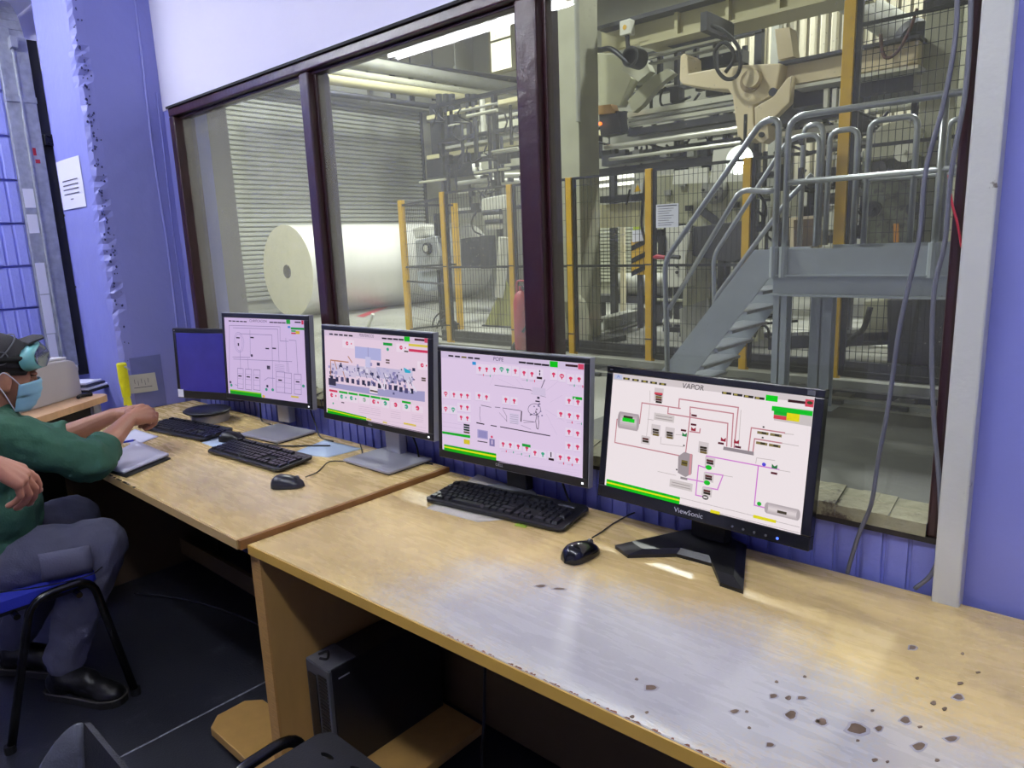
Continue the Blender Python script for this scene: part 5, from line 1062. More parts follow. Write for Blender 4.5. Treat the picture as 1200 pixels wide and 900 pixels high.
obj('post', MB().box((xt - 0.05, YF - 0.05, 0), (xt + 0.05, YF + 0.05, 4.6)), M['h_yel'], fe, world=True, bevel=0.004, label='tall yellow post')
obj('frame_upright', MB().box((xt + 0.052, YF - 0.02, 0.08), (xt + 0.10, YF + 0.02, 4.6)), M['h_black'], fe, world=True)
fxx = fx + [xt, -0.6]
for a, b in zip(fxx[:-1], fxx[1:]):
    for z in ([0.10, 1.13, 2.17] if b != -0.6 else [0.1, 1.13, 2.17, 3.2, 3.62, 4.5]):
        obj('rail', MB().box((a + 0.04, YF - 0.012, z), (b - 0.04, YF + 0.012, z + 0.03)), M['h_black'], fe, world=True)
w = MB()
def wires(xa, xb, z0, z1, y0, y1, sx=0.055, sz=0.2, r=0.0022):
    n = int((xb - xa) / sx)
    for k in range(n):
        t = (k + .5) / n; x, y = xa + (xb - xa) * t, y0 + (y1 - y0) * t; w.box((x - r, y - r, z0), (x + r, y + r, z1))
    z = z0
    while z < z1:
        w.bar((xa, y0, z), (xb, y1, z), 2 * r, 2 * r); z += sz
wires(fx[0], xt, 0.1, 2.18, YF, YF); wires(xt, -0.6, 0.1, 4.5, YF, YF, 0.055, 0.11, 0.0026)
obj('mesh_wires', w, M['h_black'], fe, world=True, kind='stuff')
# the two posts of the return towards the roll
x1_ = x_at(470, 7.65, 2.2)
fr = thing('fence_return', 'leaning yellow fence posts with black bars beside the paper reel', 'fence', (x1_, 7.65, 0))
for (xx, yy, zt2) in ((x1_, 7.65, 2.2), (x1_ + 0.25, 8.6, 2.15)):
    obj('post', MB().box((xx - 0.05, yy - 0.04, 0), (xx + 0.04, yy + 0.04, zt2)), M['h_yel'], fr, world=True, bevel=0.004)
for z in (0.1, 0.9, 1.13, 2.12): obj('rail', MB().bar((x1_, 7.65, z), (fx[0], YF, z), 0.025, 0.03), M['h_black'], fr, world=True)
for z in (0.1, 1.13, 2.12): obj('rail', MB().bar((x1_, 7.65, z), (x1_ + 0.25, 8.6, z), 0.025, 0.03), M['h_black'], fr, world=True)
w = MB(); wires(x1_, fx[0], 0.1, 2.12, 7.65, YF)
obj('mesh_wires', w, M['h_black'], fr, world=True, kind='stuff')
rod(P(437, 368, y=7.5), P(425, 400, y=7.5), 0.03, M['h_white'], 'white_prop', None, 'pale slanting prop at the foot of the leftmost yellow post', 'prop')
# notice on the fence
paper_sheet('fence_notice', P(769, 240, y=YF - 0.05), (1, 0, 0), (0, 0, -1), 0.275, 0.25, 'white notice sheet tied on the mesh fence beside the stairs', 'notice', M['paper'], [(0.06, 0.94, 0.05, 0.04)] + [(0.1, 0.8 - 0.1 * (k % 3), 0.18 + k * 0.1, 0.02) for k in range(8)], (0, -1, 0))
# ---- fire extinguisher trolley
ex = P(612, 380, y=6.75)
fx_ = thing('fire_extinguisher', 'red wheeled fire extinguisher beside the middle mullion', 'extinguisher', (ex.x, 6.75, 0))
obj('cylinder', MB().lathe([(0.0, 0.10), (0.10, 0.12), (0.105, 0.20), (0.105, 0.72), (0.08, 0.82), (0.03, 0.86), (0.03, 0.92)], (ex.x, 6.75, 0), 18), M['red'], fx_, world=True, smooth=True)
obj('handle', MB().tube(fillet([(ex.x - 0.13, 6.80, 0.1), (ex.x - 0.13, 6.82, 0.98), (ex.x + 0.03, 6.82, 0.98), (ex.x + 0.04, 6.80, 0.80)], 0.05), 0.014, 8), M['red'], fx_, world=True, smooth='all')
obj('hose', MB().tube(smooth_line([(ex.x, 6.75, 0.92), (ex.x + 0.13, 6.72, 0.8), (ex.x + 0.15, 6.7, 0.5), (ex.x + 0.08, 6.66, 0.35)], 6), 0.018, 8), M['blackmat'], fx_, world=True, smooth='all')
for s in (-1, 1): obj('wheel', MB().cyl((ex.x + s * 0.13, 6.80, 0.1), (ex.x + s * 0.17, 6.80, 0.1), 0.1, n=18), M['blackmat'], fx_, world=True)
# ---- stairs and landing
YS, YS2 = 5.6, 6.35
ztop = P(922, 292, y=YS).z; zmid = P(922, 322, y=YS).z; zbot = P(922, 347, y=YS).z; xl = x_at(905, YS, 1.2)
stp = thing('stair_platform', 'blue grey steel landing with stairs and tubular handrails beyond the right pane', 'stairs', (xl, YS, 0))
for y, nm in ((YS, 'fascia_beam'), (YS2 + 0.6, 'fascia_beam')):
    obj(nm, MB().box((xl + 0.02, y, zmid), (0.9, y + 0.012, ztop)), M['stair'], stp, world=True)
    obj('i_beam', MB().box((xl + 0.0, y - 0.03, zbot), (0.9, y + 0.09, zbot + 0.015)).box((xl + 0.0, y - 0.03, zmid - 0.012), (0.9, y + 0.09, zmid)).box((xl, y + 0.025, zbot), (0.9, y + 0.035, zmid)), M['stair'], stp, world=True)
obj('deck', MB().box((xl + 0.02, YS + 0.012, ztop - 0.08), (0.9, YS2 + 0.6, ztop - 0.05)), M['h_dark'], stp, world=True)
for px0, px1, y in ((905, 921, YS + 0.02), (949, 974, YS + 0.35), (1122, 1140, YS + 0.02)):
    x0, x1 = x_at(px0, y, 0.7), x_at(px1, y, 0.7)
    obj('support_leg', MB().box((x0, y, 0), (x1, y + 0.012, zbot)).box((x0, y + 0.1, 0), (x1, y + 0.112, zbot)).box(((x0 + x1) / 2 - 0.006, y, 0), ((x0 + x1) / 2 + 0.006, y + 0.112, zbot)), M['stair'], stp, world=True)
    obj('leg_plate', MB().box((x0 - 0.05, y - 0.05, 0), (x1 + 0.05, y + 0.16, 0.012)), M['stair'], stp, world=True)
xb = xl - (ztop) / math.tan(math.radians(44.5)) - 0.02        # foot of the flight
for y in (YS, YS2):
    u0, u1, l0, l1 = (P(a, b, y=YS) for a, b in ((884, 294), (785, 422), (901, 326), (815, 437)))
    eu = u1 + (u1 - u0) * ((u1.z - 0.10) / (u0.z - u1.z)); el = l1 + (l1 - l0) * (l1.z / (l0.z - l1.z))
    obj('stringer', MB().prism([(xl + 0.03, ztop), (u0.x, ztop), (eu.x, eu.z), (eu.x, 0), (el.x, 0), (l0.x, l0.z), (xl + 0.03, l0.z)], 0.012, 0, Matrix.Translation((0, y, 0))), M['stair'], stp, world=True)
nst = 7
for k in range(nst):
    z = ztop * (k + 1) / (nst + 1); x = el.x + (l0.x - el.x) * (z / l0.z)
    obj('tread', MB().box((x - 0.21, YS + 0.012, z - 0.025), (x + 0.03, YS2, z)), M['galv'], stp, world=True)
RR = 0.024
def rl_(pts, r=RR, fil=0.08): obj('handrail', MB().tube(fillet(pts, fil, 6), r, 10), M['rail'], stp, world=True, smooth='all')
def S(px, py, y=YS): return tuple(P(px, py, y=y))
zr, zm = P(940, 135, y=YS).z, P(925, 214, y=YS).z
# flight rail, near side
x_p = S(907, 318)[0]
rl_([S(783, 470), S(779, 305), S(893, 142), (x_p, YS, zr - 0.0), (x_p, YS, zmid + 0.02)], fil=0.11)
rl_([S(784, 362), S(868, 222), (x_p - 0.12, YS, zm - 0.05), (x_p, YS, zm - 0.05)], RR * 0.9)
# flight rail, far side
rl_([S(838, 372, YS2), S(836, 352, YS2), S(925, 232, YS2), (x_p + 0.0, YS2, zm + 0.1)], RR * .9)
rl_([S(838, 420, YS2), S(836, 300, YS2), S(925, 162, YS2), (x_p + 0.05, YS2, zr - .05), (x_p + 0.05, YS2, ztop)], RR * .9, 0.1)
# landing rail, near side
x_q = S(918, 318)[0]
rl_([(x_q, YS, zmid + 0.03), (x_q, YS, zr), (0.85, YS, zr), (0.85, YS, ztop)], fil=0.13)
rl_([(x_q, YS, zm), (0.85, YS, zm)], RR * .9)
x_r = S(1098, 250)[0]
rl_([(x_r, YS, zmid + 0.02), (x_r, YS, zr)])
for x in (x_p, x_q, x_r): obj('socket', MB().cyl((x, YS - 0.005, zmid - 0.02), (x, YS - 0.005, ztop + 0.02), 0.036, n=10), M['stair'], stp, world=True)
# landing rail, far side: looped frames
y2 = YS2 + 0.55
def loop(pxa, pxb, pyt, pyb):
    a, b = S(pxa, pyb, y2), S(pxb, pyb, y2); zt_ = S((pxa + pxb) / 2, pyt, y2)[2]
    rl_([(a[0], y2, ztop), (a[0], y2, zt_), (b[0], y2, zt_), (b[0], y2, ztop)], RR * 1.05, 0.09)
loop(937, 959, 147, 280); loop(967, 999, 153, 280); loop(1012, 1066, 140, 280)
z2 = S(1060, 150, y2)[2]; x2 = S(1012, 200, y2)[0]
rl_([(S(1108, 200, y2)[0], y2, ztop), (S(1108, 200, y2)[0], y2, z2 + .02), (0.85, y2, z2 + .02)], RR, 0.08); rl_([(x2, y2, z2 - 0.40), (0.85, y2, z2 - 0.40)], RR * .9)
hg = S(941, 185, y2)
for z in (0.16, -0.14): obj('hinge', MB().cbox((hg[0], y2 - 0.04, hg[2] + z), (0.035, 0.04, 0.10)), M['blackmat'], stp, world=True)

# ---- overhead girder, rollers, casting
gir = thing('crane_girder', 'olive yellow overhead girder at the top of the right pane', 'girder', (-5.0, 8.8, 4.0))
def beam_p(*a, **k): return beam(*a, parent=gir, **k)
beam_p(705, 1010, 8, 38, 800, 8.8, 0.10, M['h_olive'], 'web')
beam_p(700, 1010, 3, 8, 800, 8.6, 0.5, M['h_dark'], 'top_flange'); beam_p(750, 1010, 38, 42, 800, 8.6, 0.5, M['h_olive'], 'bottom_flange')
for px in (790, 850, 910, 960): beam_p(px, px + 4, 9, 38, 800, 8.72, 0.1, M['h_olive'], 'stiffener')
box_ = thing('junction_box', 'small pale electrical box hanging under the girder left end', 'electrical box', P(735, 33, y=8.5))
obj('case', MB().cbox((0, 0, 0), (0.16, 0.12, 0.18)), M['h_white'], box_, bevel=0.01); obj('button', MB().cyl((0, -0.065, 0), (0, -0.06, 0), 0.03), M['h_yel'], box_); obj('conduit', MB().tube(smooth_line([(0, 0, -0.09), (0.02, 0, -0.25), (0.12, 0, -0.4)], 5), 0.03, 8), M['h_dark'], box_)
drum = thing('cable_drum', 'dark ribbed round hose drum left of the beige casting', 'drum', P(744, 68, y=8.6))
obj('rim', MB().lathe([(0.10, -0.12), (0.13, -0.12), (0.13, 0.12), (0.10, 0.12)], (0, 0, 0), 24, axis='y'), M['h_dark'], drum, smooth=True)
for k in range(5): obj('coil', MB().lathe([(0.02 + k * .02, -0.13), (0.032 + k * .02, -0.13), (0.032 + k * .02, -0.11), (0.02 + k * .02, -0.11)], (0, 0, 0), 20, axis='y'), M['blackmat'], drum)
obj('hose', MB().tube(smooth_line([(0, -0.1, -0.1), (-0.3, -0.1, 0.15), (-0.6, 0, 0.22), (-0.75, 0, 0.4)], 6), 0.035, 8), M['h_dark'], drum, smooth='all')
# dark guide block with rods
gb = thing('guide_block', 'dark slotted guide block under the overhead girder', 'machine part', P(810, 55, y=8.9))
beam(782, 842, 40, 48, 810, 8.9, 0.25, M['h_dark'], 'block', parent=gb); beam(755, 845, 52, 55, 810, 8.85, 0.1, M['h_steel'], 'rod', parent=gb); beam(760, 850, 62, 64, 810, 8.85, 0.1, M['h_grey'], 'rod', parent=gb)
beam(800, 870, 66, 80, 830, 9.3, 0.2, M['h_dark'], 'block', parent=gb); beam(740, 800, 70, 90, 780, 9.4, 0.2, M['h_grey'], 'plate', parent=gb)
for px in (770, 790, 812, 835): beam(px, px + 4, 44, 100, px, 9.1, 0.08, M['h_dark'], 'strut', parent=gb)
# casting
YC = 8.2
def poly(name, pts, y, d, m, parent, **k):
    pp = [P(a, b, y=y) for a, b in pts]
    return obj(name, MB().prism([(p.x, p.z) for p in pp], d, 0, Matrix.Translation((0, y, 0))), m, parent, world=True, **k)
cas = thing('beige_arm_casting', 'large beige hooked machine arm with a round boss, behind the handrails', 'machine arm', P(880, 110, y=YC))
poly('arm', [(797, 66), (801, 62), (806, 66), (807, 86), (833, 81), (870, 76), (915, 74), (910, 103), (904, 112), (895, 117), (883, 124), (883, 145), (888, 162), (872, 166), (864, 158), (858, 112), (853, 105), (833, 104), (800, 99), (796, 94)], YC, 0.35, M['h_beige'], cas, bevel=0.015)
cb2 = P(880, 95, y=YC)
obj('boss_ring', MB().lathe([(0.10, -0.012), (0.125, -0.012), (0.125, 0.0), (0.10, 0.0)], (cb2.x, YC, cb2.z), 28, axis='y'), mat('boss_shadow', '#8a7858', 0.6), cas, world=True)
obj('boss', MB().cyl((cb2.x + 0.04, YC - 0.10, cb2.z + 0.01), (cb2.x + 0.04, YC, cb2.z + 0.01), 0.095, n=24), M['h_beige'], cas, world=True, smooth=True)
poly('bracket', [(884, 126), (905, 114), (922, 92), (928, 88), (925, 120), (905, 140), (893, 150), (885, 150)], YC - 0.12, 0.12, M['h_beige'], cas, bevel=0.01)
poly('lug', [(887, 146), (900, 146), (901, 162), (893, 168), (886, 164)], YC - 0.1, 0.2, M['h_beige'], cas, bevel=0.01)
lp = P(893, 158, y=YC - 0.1); obj('pin', MB().cyl((lp.x, YC - 0.13, lp.z), (lp.x, YC - 0.1, lp.z), 0.03, n=12), M['h_dark'], cas, world=True)
lp = P(906, 108, y=YC - 0.1); obj('eye_bolt', MB().lathe([(0.025, -0.02), (0.045, -0.02), (0.045, 0.02), (0.025, 0.02)], (lp.x, YC - 0.1, lp.z), 14, axis='y'), M['h_dark'], cas, world=True)
bgd = thing('beige_girder', 'beige girder running right from the hooked machine arm', 'girder', P(990, 70, y=8.4))
beam(916, 1076, 71, 97, 940, 8.4, 0.3, M['h_beige'], 'web', parent=bgd); beam(912, 1078, 67, 71, 940, 8.3, 0.5, M['h_dark'], 'top_edge', parent=bgd)
beam(930, 1076, 97, 101, 950, 8.3, 0.3, M['h_steel'], 'lower_rail', parent=bgd)
beam(930, 1070, 103, 122, 960, 8.7, 0.4, M['h_dark'], 'dark_box', parent=bgd)  # dark steel assembly below the girder
poly('corner_plate', [(908, 34), (925, 32), (930, 66), (912, 70)], 8.5, 0.2, M['h_beige'], bgd)
for px in (965, 975, 983): beam(px, px + 5, 104, 126, px, 8.35, 0.06, M['h_white'], 'spring', parent=bgd)
lo_ = thing('cable_loop', 'black cable loop hanging in front of the beige arm', 'cable', P(852, 60, y=8.0))
obj('cable', MB().tube(smooth_line([S(834, 30, 8.0), S(850, 38, 8.0), S(865, 55, 8.0), S(868, 75, 8.0), S(862, 90, 8.0), S(850, 92, 8.0), S(840, 80, 8.0), S(838, 60, 8.0), S(848, 50, 8.0), S(858, 58, 8.0), S(860, 70, 8.0), S(850, 85, 8.0)], 6), 0.022, 8), M['blackmat'], lo_, world=True, smooth='all')
obj('clamp', MB().cbox(P(827, 26, y=8.0) + Vector((0, 0.3, 0)), (0.08, 0.7, 0.2)), M['h_dark'], lo_, world=True)
# rollers and rails of the reel stand
rs_ = thing('reel_rollers', 'long bright steel rollers and rails left of the beige arm', 'rollers', P(780, 160, y=8.6))
def rollx(px0, px1, py, pxr, y, r, m, name='roller'):
    z = P(pxr, py, y=y).z; rod((x_at(px0, y, z), y, z), (x_at(px1, y, z), y, z), r, m, name, rs_, n=14)
rollx(709, 872, 166, 760, 8.6, 0.036, M['h_steel']); rollx(714, 868, 181, 760, 8.6, 0.024, M['h_steel'])
for (py, hh, m, yy) in ((124, 6, 'h_steel', 9.2), (132, 3, 'h_grey', 9.2), (137, 4, 'h_steel', 9.15), (145, 8, 'h_dark', 9.2)):
    beam(735, 868, py, py + hh, 780, yy, 0.15, M[m], 'rail', parent=rs_)
beam(715, 870, 150, 164, 780, 9.4, 0.25, M['h_grey'], 'cover', parent=rs_); beam(705, 870, 172, 186, 780, 9.5, 0.3, M['h_dark'], 'bed', parent=rs_)
beam(700, 882, 189, 196, 780, 8.8, 0.3, M['h_dark'], 'lower_bed', parent=rs_)
for k in range(9): beam(725 + k * 16, 733 + k * 16, 176, 184, 725 + k * 16, 9.2, 0.1, M['h_grey' if k % 2 else 'h_dark'], 'bearing', parent=rs_)
le = thing('lever_arm', 'grey green slanted lever plate between column and rollers', 'machine part', P(745, 105, y=8.9))
poly('plate', [(735, 118), (760, 92), (782, 80), (790, 86), (772, 100), (752, 124), (742, 132)], 8.9, 0.12, M['h_green'], le, bevel=0.01)
poly('cover', [(700, 62), (728, 64), (740, 92), (726, 124), (702, 126)], 9.2, 0.2, M['h_green'], le, bevel=0.01)
poly('flange', [(728, 82), (748, 96), (762, 84), (756, 70), (735, 66)], 9.0, 0.15, M['h_conc'], le, bevel=0.01)
poly('orange_block', [(699, 124), (716, 122), (719, 132), (700, 134)], 8.7, 0.15, mat('tan_block', '#b28a52', 0.6), le)
poly('drive_box', [(702, 133), (724, 130), (728, 155), (704, 160)], 8.75, 0.2, M['h_dark'], le)
al = P(703.5, 145, y=8.7); obj('indicator', MB().ell(al, (0.025, 0.025, 0.025), 10, 6), mat('orange_lamp', '#ff6a20', 0.4, emit='#ff6a28', es=3.0), le, world=True, label='small glowing orange lamp')
# ---- work lamp
wl_ = P(868, 188, y=7.9)
lamp = thing('work_lamp', 'bright white work lamp shining behind the stair handrail', 'lamp', wl_)
obj('bulb', MB().ell((0, 0, 0), (0.05, 0.05, 0.05), 14, 8), mat('work_lamp_glow', '#ffffff', 0.4, emit=(0.9, 1.0, 1.0, 1), es=40.0), lamp, smooth='all')
obj('reflector', MB().lathe([(0.06, 0.0), (0.16, -0.10), (0.165, -0.10), (0.07, 0.02)], (0, 0.06, 0), 20, axis='y'), M['h_white'], lamp, smooth=True)
obj('bracket', MB().cyl((0, 0.1, 0), (0, 0.1, 0.5), 0.02), M['h_dark'], lamp)
wh = thing('white_screen_panel', 'white guard panel lit by the work lamp', 'panel', P(850, 195, y=8.35))
poly('panel', [(836, 176), (876, 170), (876, 212), (832, 214)], 8.35, 0.03, M['h_white'], wh); poly('panel', [(790, 200), (830, 196), (830, 214), (788, 216)], 8.4, 0.03, M['h_white'], wh)
# ---- machine body behind the fence
mb_ = thing('winder_frame', 'grey green winder side frame with a round flange behind the fence notice', 'machine', P(820, 250, y=8.7))
poly('frame_plate', [(768, 206), (838, 200), (876, 206), (876, 290), (838, 296), (815, 275), (803, 262), (768, 262)], 8.7, 0.25, M['h_green'], mb_, bevel=0.01)
fc = P(838, 222, y=8.7)
obj('flange', MB().lathe([(0.05, -0.08), (0.15, -0.08), (0.18, -0.03), (0.18, 0.0), (0.05, 0.0)], (fc.x, 8.7, fc.z), 28, axis='y'), M['h_grey'], mb_, world=True, smooth=True)
for k in range(6):
    a = k * math.pi / 3; obj('bolt', MB().cyl((fc.x + .12 * math.cos(a), 8.60, fc.z + .12 * math.sin(a)), (fc.x + .12 * math.cos(a), 8.63, fc.z + .12 * math.sin(a)), 0.018, n=6), M['h_dark'], mb_, world=True)
poly('gear_case', [(812, 266), (876, 258), (878, 298), (858, 308), (812, 300)], 8.45, 0.25, M['h_dark'], mb_, bevel=0.01)
poly('slide', [(820, 240), (848, 262), (842, 268), (816, 248)], 8.6, 0.06, M['h_dark'], mb_)
for (a, b) in ((783, 226), (808, 244), (800, 215), (862, 240), (858, 274)):
    q = P(a, b, y=8.68); obj('cover_plate', MB().cbox((q.x, 8.67, q.z), (0.09, 0.06, 0.07)), M['h_dark' if a > 800 else 'h_grey'], mb_, world=True)
poly('foot', [(796, 362), (830, 350), (833, 398), (798, 402)], 8.6, 0.3, M['h_grey'], mb_); poly('stand', [(800, 300), (832, 300), (832, 352), (800, 360)], 8.75, 0.2, M['h_green'], mb_)
poly('foot', [(862, 300), (884, 300), (888, 400), (858, 404)], 8.75, 0.2, M['h_green'], mb_)
cab = thing('white_cabinet', 'white control cabinet with small knobs behind the fence', 'cabinet', P(793, 300, y=8.3))
poly('body', [(780, 266), (803, 264), (803, 336), (780, 337)], 8.3, 0.3, M['h_white'], cab, bevel=0.01)
for b in (312, 319): q = P(794, b, y=8.3); obj('knob', MB().cyl((q.x, 8.27, q.z), (q.x, 8.3, q.z), 0.02, n=10), M['h_dark'], cab, world=True)
poly('dark_slot', [(771, 278), (778, 276), (778, 298), (771, 300)], 8.25, 0.1, M['blackmat'], cab)
dg_ = thing('red_nozzle', 'red hose nozzle clipped to the fence rail by the yellow post', 'nozzle', P(772, 302, y=7.0))
obj('body', MB().tube([(-0.07, 0, 0.005), (-0.02, 0, 0.01), (0.08, 0, 0.0)], [0.012, 0.03, 0.022], 10), M['red'], dg_); obj('hose_end', MB().tube([(0.08, 0, 0), (0.16, 0, 0.01), (0.26, 0, 0)], 0.022, 8), M['h_dark'], dg_)
# far machine pieces between column and fence post
fm = thing('cross_beam', 'beige cross beam with dark top strip behind the mesh right of the column', 'machine beam', P(730, 250, y=9.0))
beam(703, 780, 238, 266, 730, 9.0, 0.3, M['h_olive'], 'beam', parent=fm); beam(703, 775, 228, 236, 730, 8.9, 0.3, M['h_dark'], 'top_strip', parent=fm)
rod(S(738, 222, 8.8), S(734, 240, 8.8), 0.015, M['blackmat'], 'hose', fm)
obj('hose', MB().tube(smooth_line([S(757, 206, 8.7), S(753, 240, 8.7), S(752, 265, 8.7), S(757, 285, 8.7)], 6), 0.02, 6), M['blackmat'], fm, world=True, smooth='all')
poly('warning_sign', [(740, 216), (753, 214), (753, 226), (740, 228)], 8.75, 0.01, M['cream_card'], fm); poly('warning_triangle', [(743, 225), (751, 224), (747, 216)], 8.745, 0.004, M['h_yel'], fm)
zr2 = P(735, 333, y=10.5)
lr = thing('steel_core_roll', 'dark hollow steel roll lying behind the fence on a low rack', 'roll', zr2)
obj('shell', MB().lathe([(0.14, 0.0), (0.19, 0.0), (0.19, 1.3), (0.14, 1.3)], (x_at(722, 10.5, zr2.z), 10.5, zr2.z), 26, axis='x'), M['h_grey'], lr, world=True, smooth=True)
obj('rack', MB().cbox((zr2.x, 10.5, zr2.z - 0.25), (1.5, 0.35, 0.12)).cbox((zr2.x - .6, 10.5, (zr2.z - .3) / 2), (0.1, 0.3, zr2.z - .3)).cbox((zr2.x + .6, 10.5, (zr2.z - .3) / 2), (0.1, 0.3, zr2.z - .3)), M['h_dark'], lr, world=True)
obj('end_cap', MB().lathe([(0.0, -0.01), (0.14, -0.01), (0.14, 0.0)], (x_at(722, 10.5, zr2.z), 10.5, zr2.z), 20, axis='x'), M['blackmat'], lr, world=True)
q = P(750, 320, y=10.02); hz = thing('hazard_panel', 'orange and black hazard panel behind the yellow fence post', 'panel', P(750, 300, y=10.0))
poly('board', [(740, 283), (760, 281), (760, 322), (740, 322)], 10.0, 0.05, M['h_yel'], hz)
obj('leg', MB().box((q.x - .05, 10.01, 0), (q.x + .05, 10.04, q.z + .05)), M['h_dark'], hz, world=True)
for b in (288, 303, 318): poly('stripe', [(740, b), (760, b - 10), (760, b - 4), (740, b + 6)], 9.99, 0.01, M['blackmat'], hz)
poly('notice', [(741, 270), (754, 268), (754, 282), (741, 284)], 9.98, 0.02, M['paper'], hz); poly('green_tag', [(742, 265), (753, 264), (753, 269), (742, 270)], 9.98, 0.02, mat('lime_tag', '#b4c83c', 0.6), hz)
wp = P(729, 350, y=10.2); obj('pale_post', MB().box((wp.x - 0.035, 10.2, 0), (wp.x + 0.035, 10.27, P(729, 266, y=10.2).z)), mat('pale_timber', '#d8cfae', 0.6), label='pale upright post behind the fence in front of the steel roll', cat='post')
sl = thing('steel_beam', 'long grey steel beam lying on the hall floor behind the fence', 'beam', P(750, 372, y=8.2))
a_, b_ = P(708, 388, z=0.05), P(800, 362, z=0.05); obj('flange', MB().bar(a_, b_, 0.2, 0.03), M['h_grey'], sl, world=True); obj('web', MB().bar(a_ + Vector((0, 0, .1)), b_ + Vector((0, 0, .1)), 0.03, 0.2), M['h_grey'], sl, world=True); obj('flange', MB().bar(a_ + Vector((0, 0, .2)), b_ + Vector((0, 0, .2)), 0.2, 0.03), M['h_grey'], sl, world=True)
# louvre block of the far wall behind the column
ms = thing('slatted_far_panel', 'pale slatted panel low on the far hall wall right of the column', 'panel', P(720, 300, y=14.0))
g = MB(); zA, zB = P(715, 330, y=14.0).z, P(715, 265, y=14.0).z; xA, xB = x_at(640, 14.0, 1.5), x_at(800, 14.0, 1.5); n = 16
for k in range(n): g.box((xA, 14.0, zA + (zB - zA) * k / n), (xB, 14.06, zA + (zB - zA) * (k + 0.7) / n))
obj('slats', g, mat('pale_green_slat', '#b7b9a4', 0.6), ms, world=True, kind='stuff'); obj('backing', MB().box((xA, 14.08, 0), (xB, 14.12, zB + 0.1)), M['h_conc'], ms, world=True)
# bright roof-light strips far behind
M['daylight'] = mat('daylight_pane', '#ffffff', 0.5, emit=(1.0, 0.98, 0.86, 1), es=1.2)
for (a, b, lab) in ((204, 212, 'upper bright daylight strip far behind the concrete column'), (216, 220, 'lower bright daylight strip far behind the concrete column')):
    t = thing('daylight_strip', lab, 'window', P(690, a, y=17.4)); beam(640, 742, a, b, 700, 17.4, 0.05, M['daylight'], 'pane', parent=t); beam(636, 746, a - 2, a, 700, 17.38, 0.12, M['h_grey'], 'frame', parent=t)
# bright window high on the far wall
hw = thing('high_window', 'tall bright daylight window high in the hall, top of the middle pane', 'window', P(588, 47, y=17.3))
xw0, xw1 = P(575, 50, y=17.3).x, P(599, 47, y=17.3).x; zw0, zw1 = P(588, 82, y=17.3).z, P(588, 2, y=17.3).z; zwm = P(588, 46, y=17.3).z
for za, zb in ((zw0, zwm - 0.03), (zwm + 0.03, zw1)): obj('pane', MB().box((xw0, 17.3, za), (xw1, 17.33, zb)), mat('bright_pane', '#ffffff', 0.5, emit=(1.0, 0.97, 0.78, 1), es=1.6), hw, world=True)
obj('frame', MB().box((xw0 - 0.08, 17.28, zw0 - 0.08), (xw0, 17.4, zw1)).box((xw1, 17.28, zw0 - 0.08), (xw1 + 0.15, 17.4, zw1)).box((xw0, 17.28, zw0 - 0.08), (xw1, 17.4, zw0)).box((xw0, 17.28, zwm - 0.03), (xw1, 17.36, zwm + 0.03)), M['h_olive'], hw, world=True)
# corrugated cladding on the right
cl = thing('corrugated_cladding', 'pale vertically ribbed cladding wall above the beige girder', 'cladding', P(960, 50, y=12.0))
xa_, xb2 = x_at(858, 12.0, 5.0), 4.5; g = MB(); n = int((xb2 - xa_) / 0.16)
for k in range(n): g.prism([(xa_ + k * .16, 0), (xa_ + k * .16 + .03, -0.04), (xa_ + k * .16 + .09, -0.04), (xa_ + k * .16 + .12, 0)], 6.4, 0, Matrix(((1, 0, 0, 0), (0, 0, 1, 12.0), (0, 1, 0, 2.2), (0, 0, 0, 1))))
obj('ribs', g, mat('ribbed_sheet', '#c2bca6', 0.5, var=0.06), cl, world=True, kind='stuff'); obj('sheet', MB().box((xa_, 12.01, 2.2), (xb2, 12.06, 8.6)), mat('cladding_sheet', '#98927e', 0.6), cl, world=True)
obj('white_band', MB().box((xa_, 11.9, 5.9), (xb2, 11.95, 6.5)), M['h_white'], cl, world=True)
for px in (905, 990): xx = x_at(px, 11.8, 5); obj('frame_post', MB().box((xx, 11.8, 0), (xx + 0.12, 11.95, 8.6)), M['h_grey'], cl, world=True)
x0, x1 = x_at(1076, 8.6, 2.5), x_at(1118, 8.6, 2.5)
rcm = thing('grey_column', 'broad grey column seen through the mesh above the landing', 'column', ((x0 + x1) / 2, 8.8, 0))
obj('shaft', MB().box((x0, 8.6, 0), (x1, 9.1, HZ)), M['h_conc'], rcm, world=True, bevel=0.01); obj('strap', MB().box((x0 - .02, 8.56, 3.6), (x1 + .02, 8.6, 3.68)), M['h_dark'], rcm, world=True)
obj('pipe', MB().cyl((x1 + 0.12, 8.7, 0), (x1 + 0.12, 8.7, HZ), 0.06), M['stair'], rcm, world=True)
du = thing('slanted_duct', 'grey round duct slanting behind the tall yellow post', 'duct', P(1030, 25, y=9.6))
rod(P(955, -25, y=10.2), P(1066, 42, y=9.2), 0.16, M['h_grey'], 'pipe', du, n=20)
d0 = P(1066, 42, y=9.2); d1_ = P(1072, 46, y=9.15); rod(d0, d1_, 0.19, M['h_dark'], 'flange', du, n=20)
obj('hanging_hose', MB().tube(smooth_line([S(1075, 10, 8.3), S(1066, 35, 8.3), S(1052, 60, 8.3), S(1040, 68, 8.3), S(1034, 60, 8.3), S(1032, 40, 8.3)], 6), 0.018, 6), mat('brown_hose', '#5a3a34', 0.6), du, world=True, smooth='all')
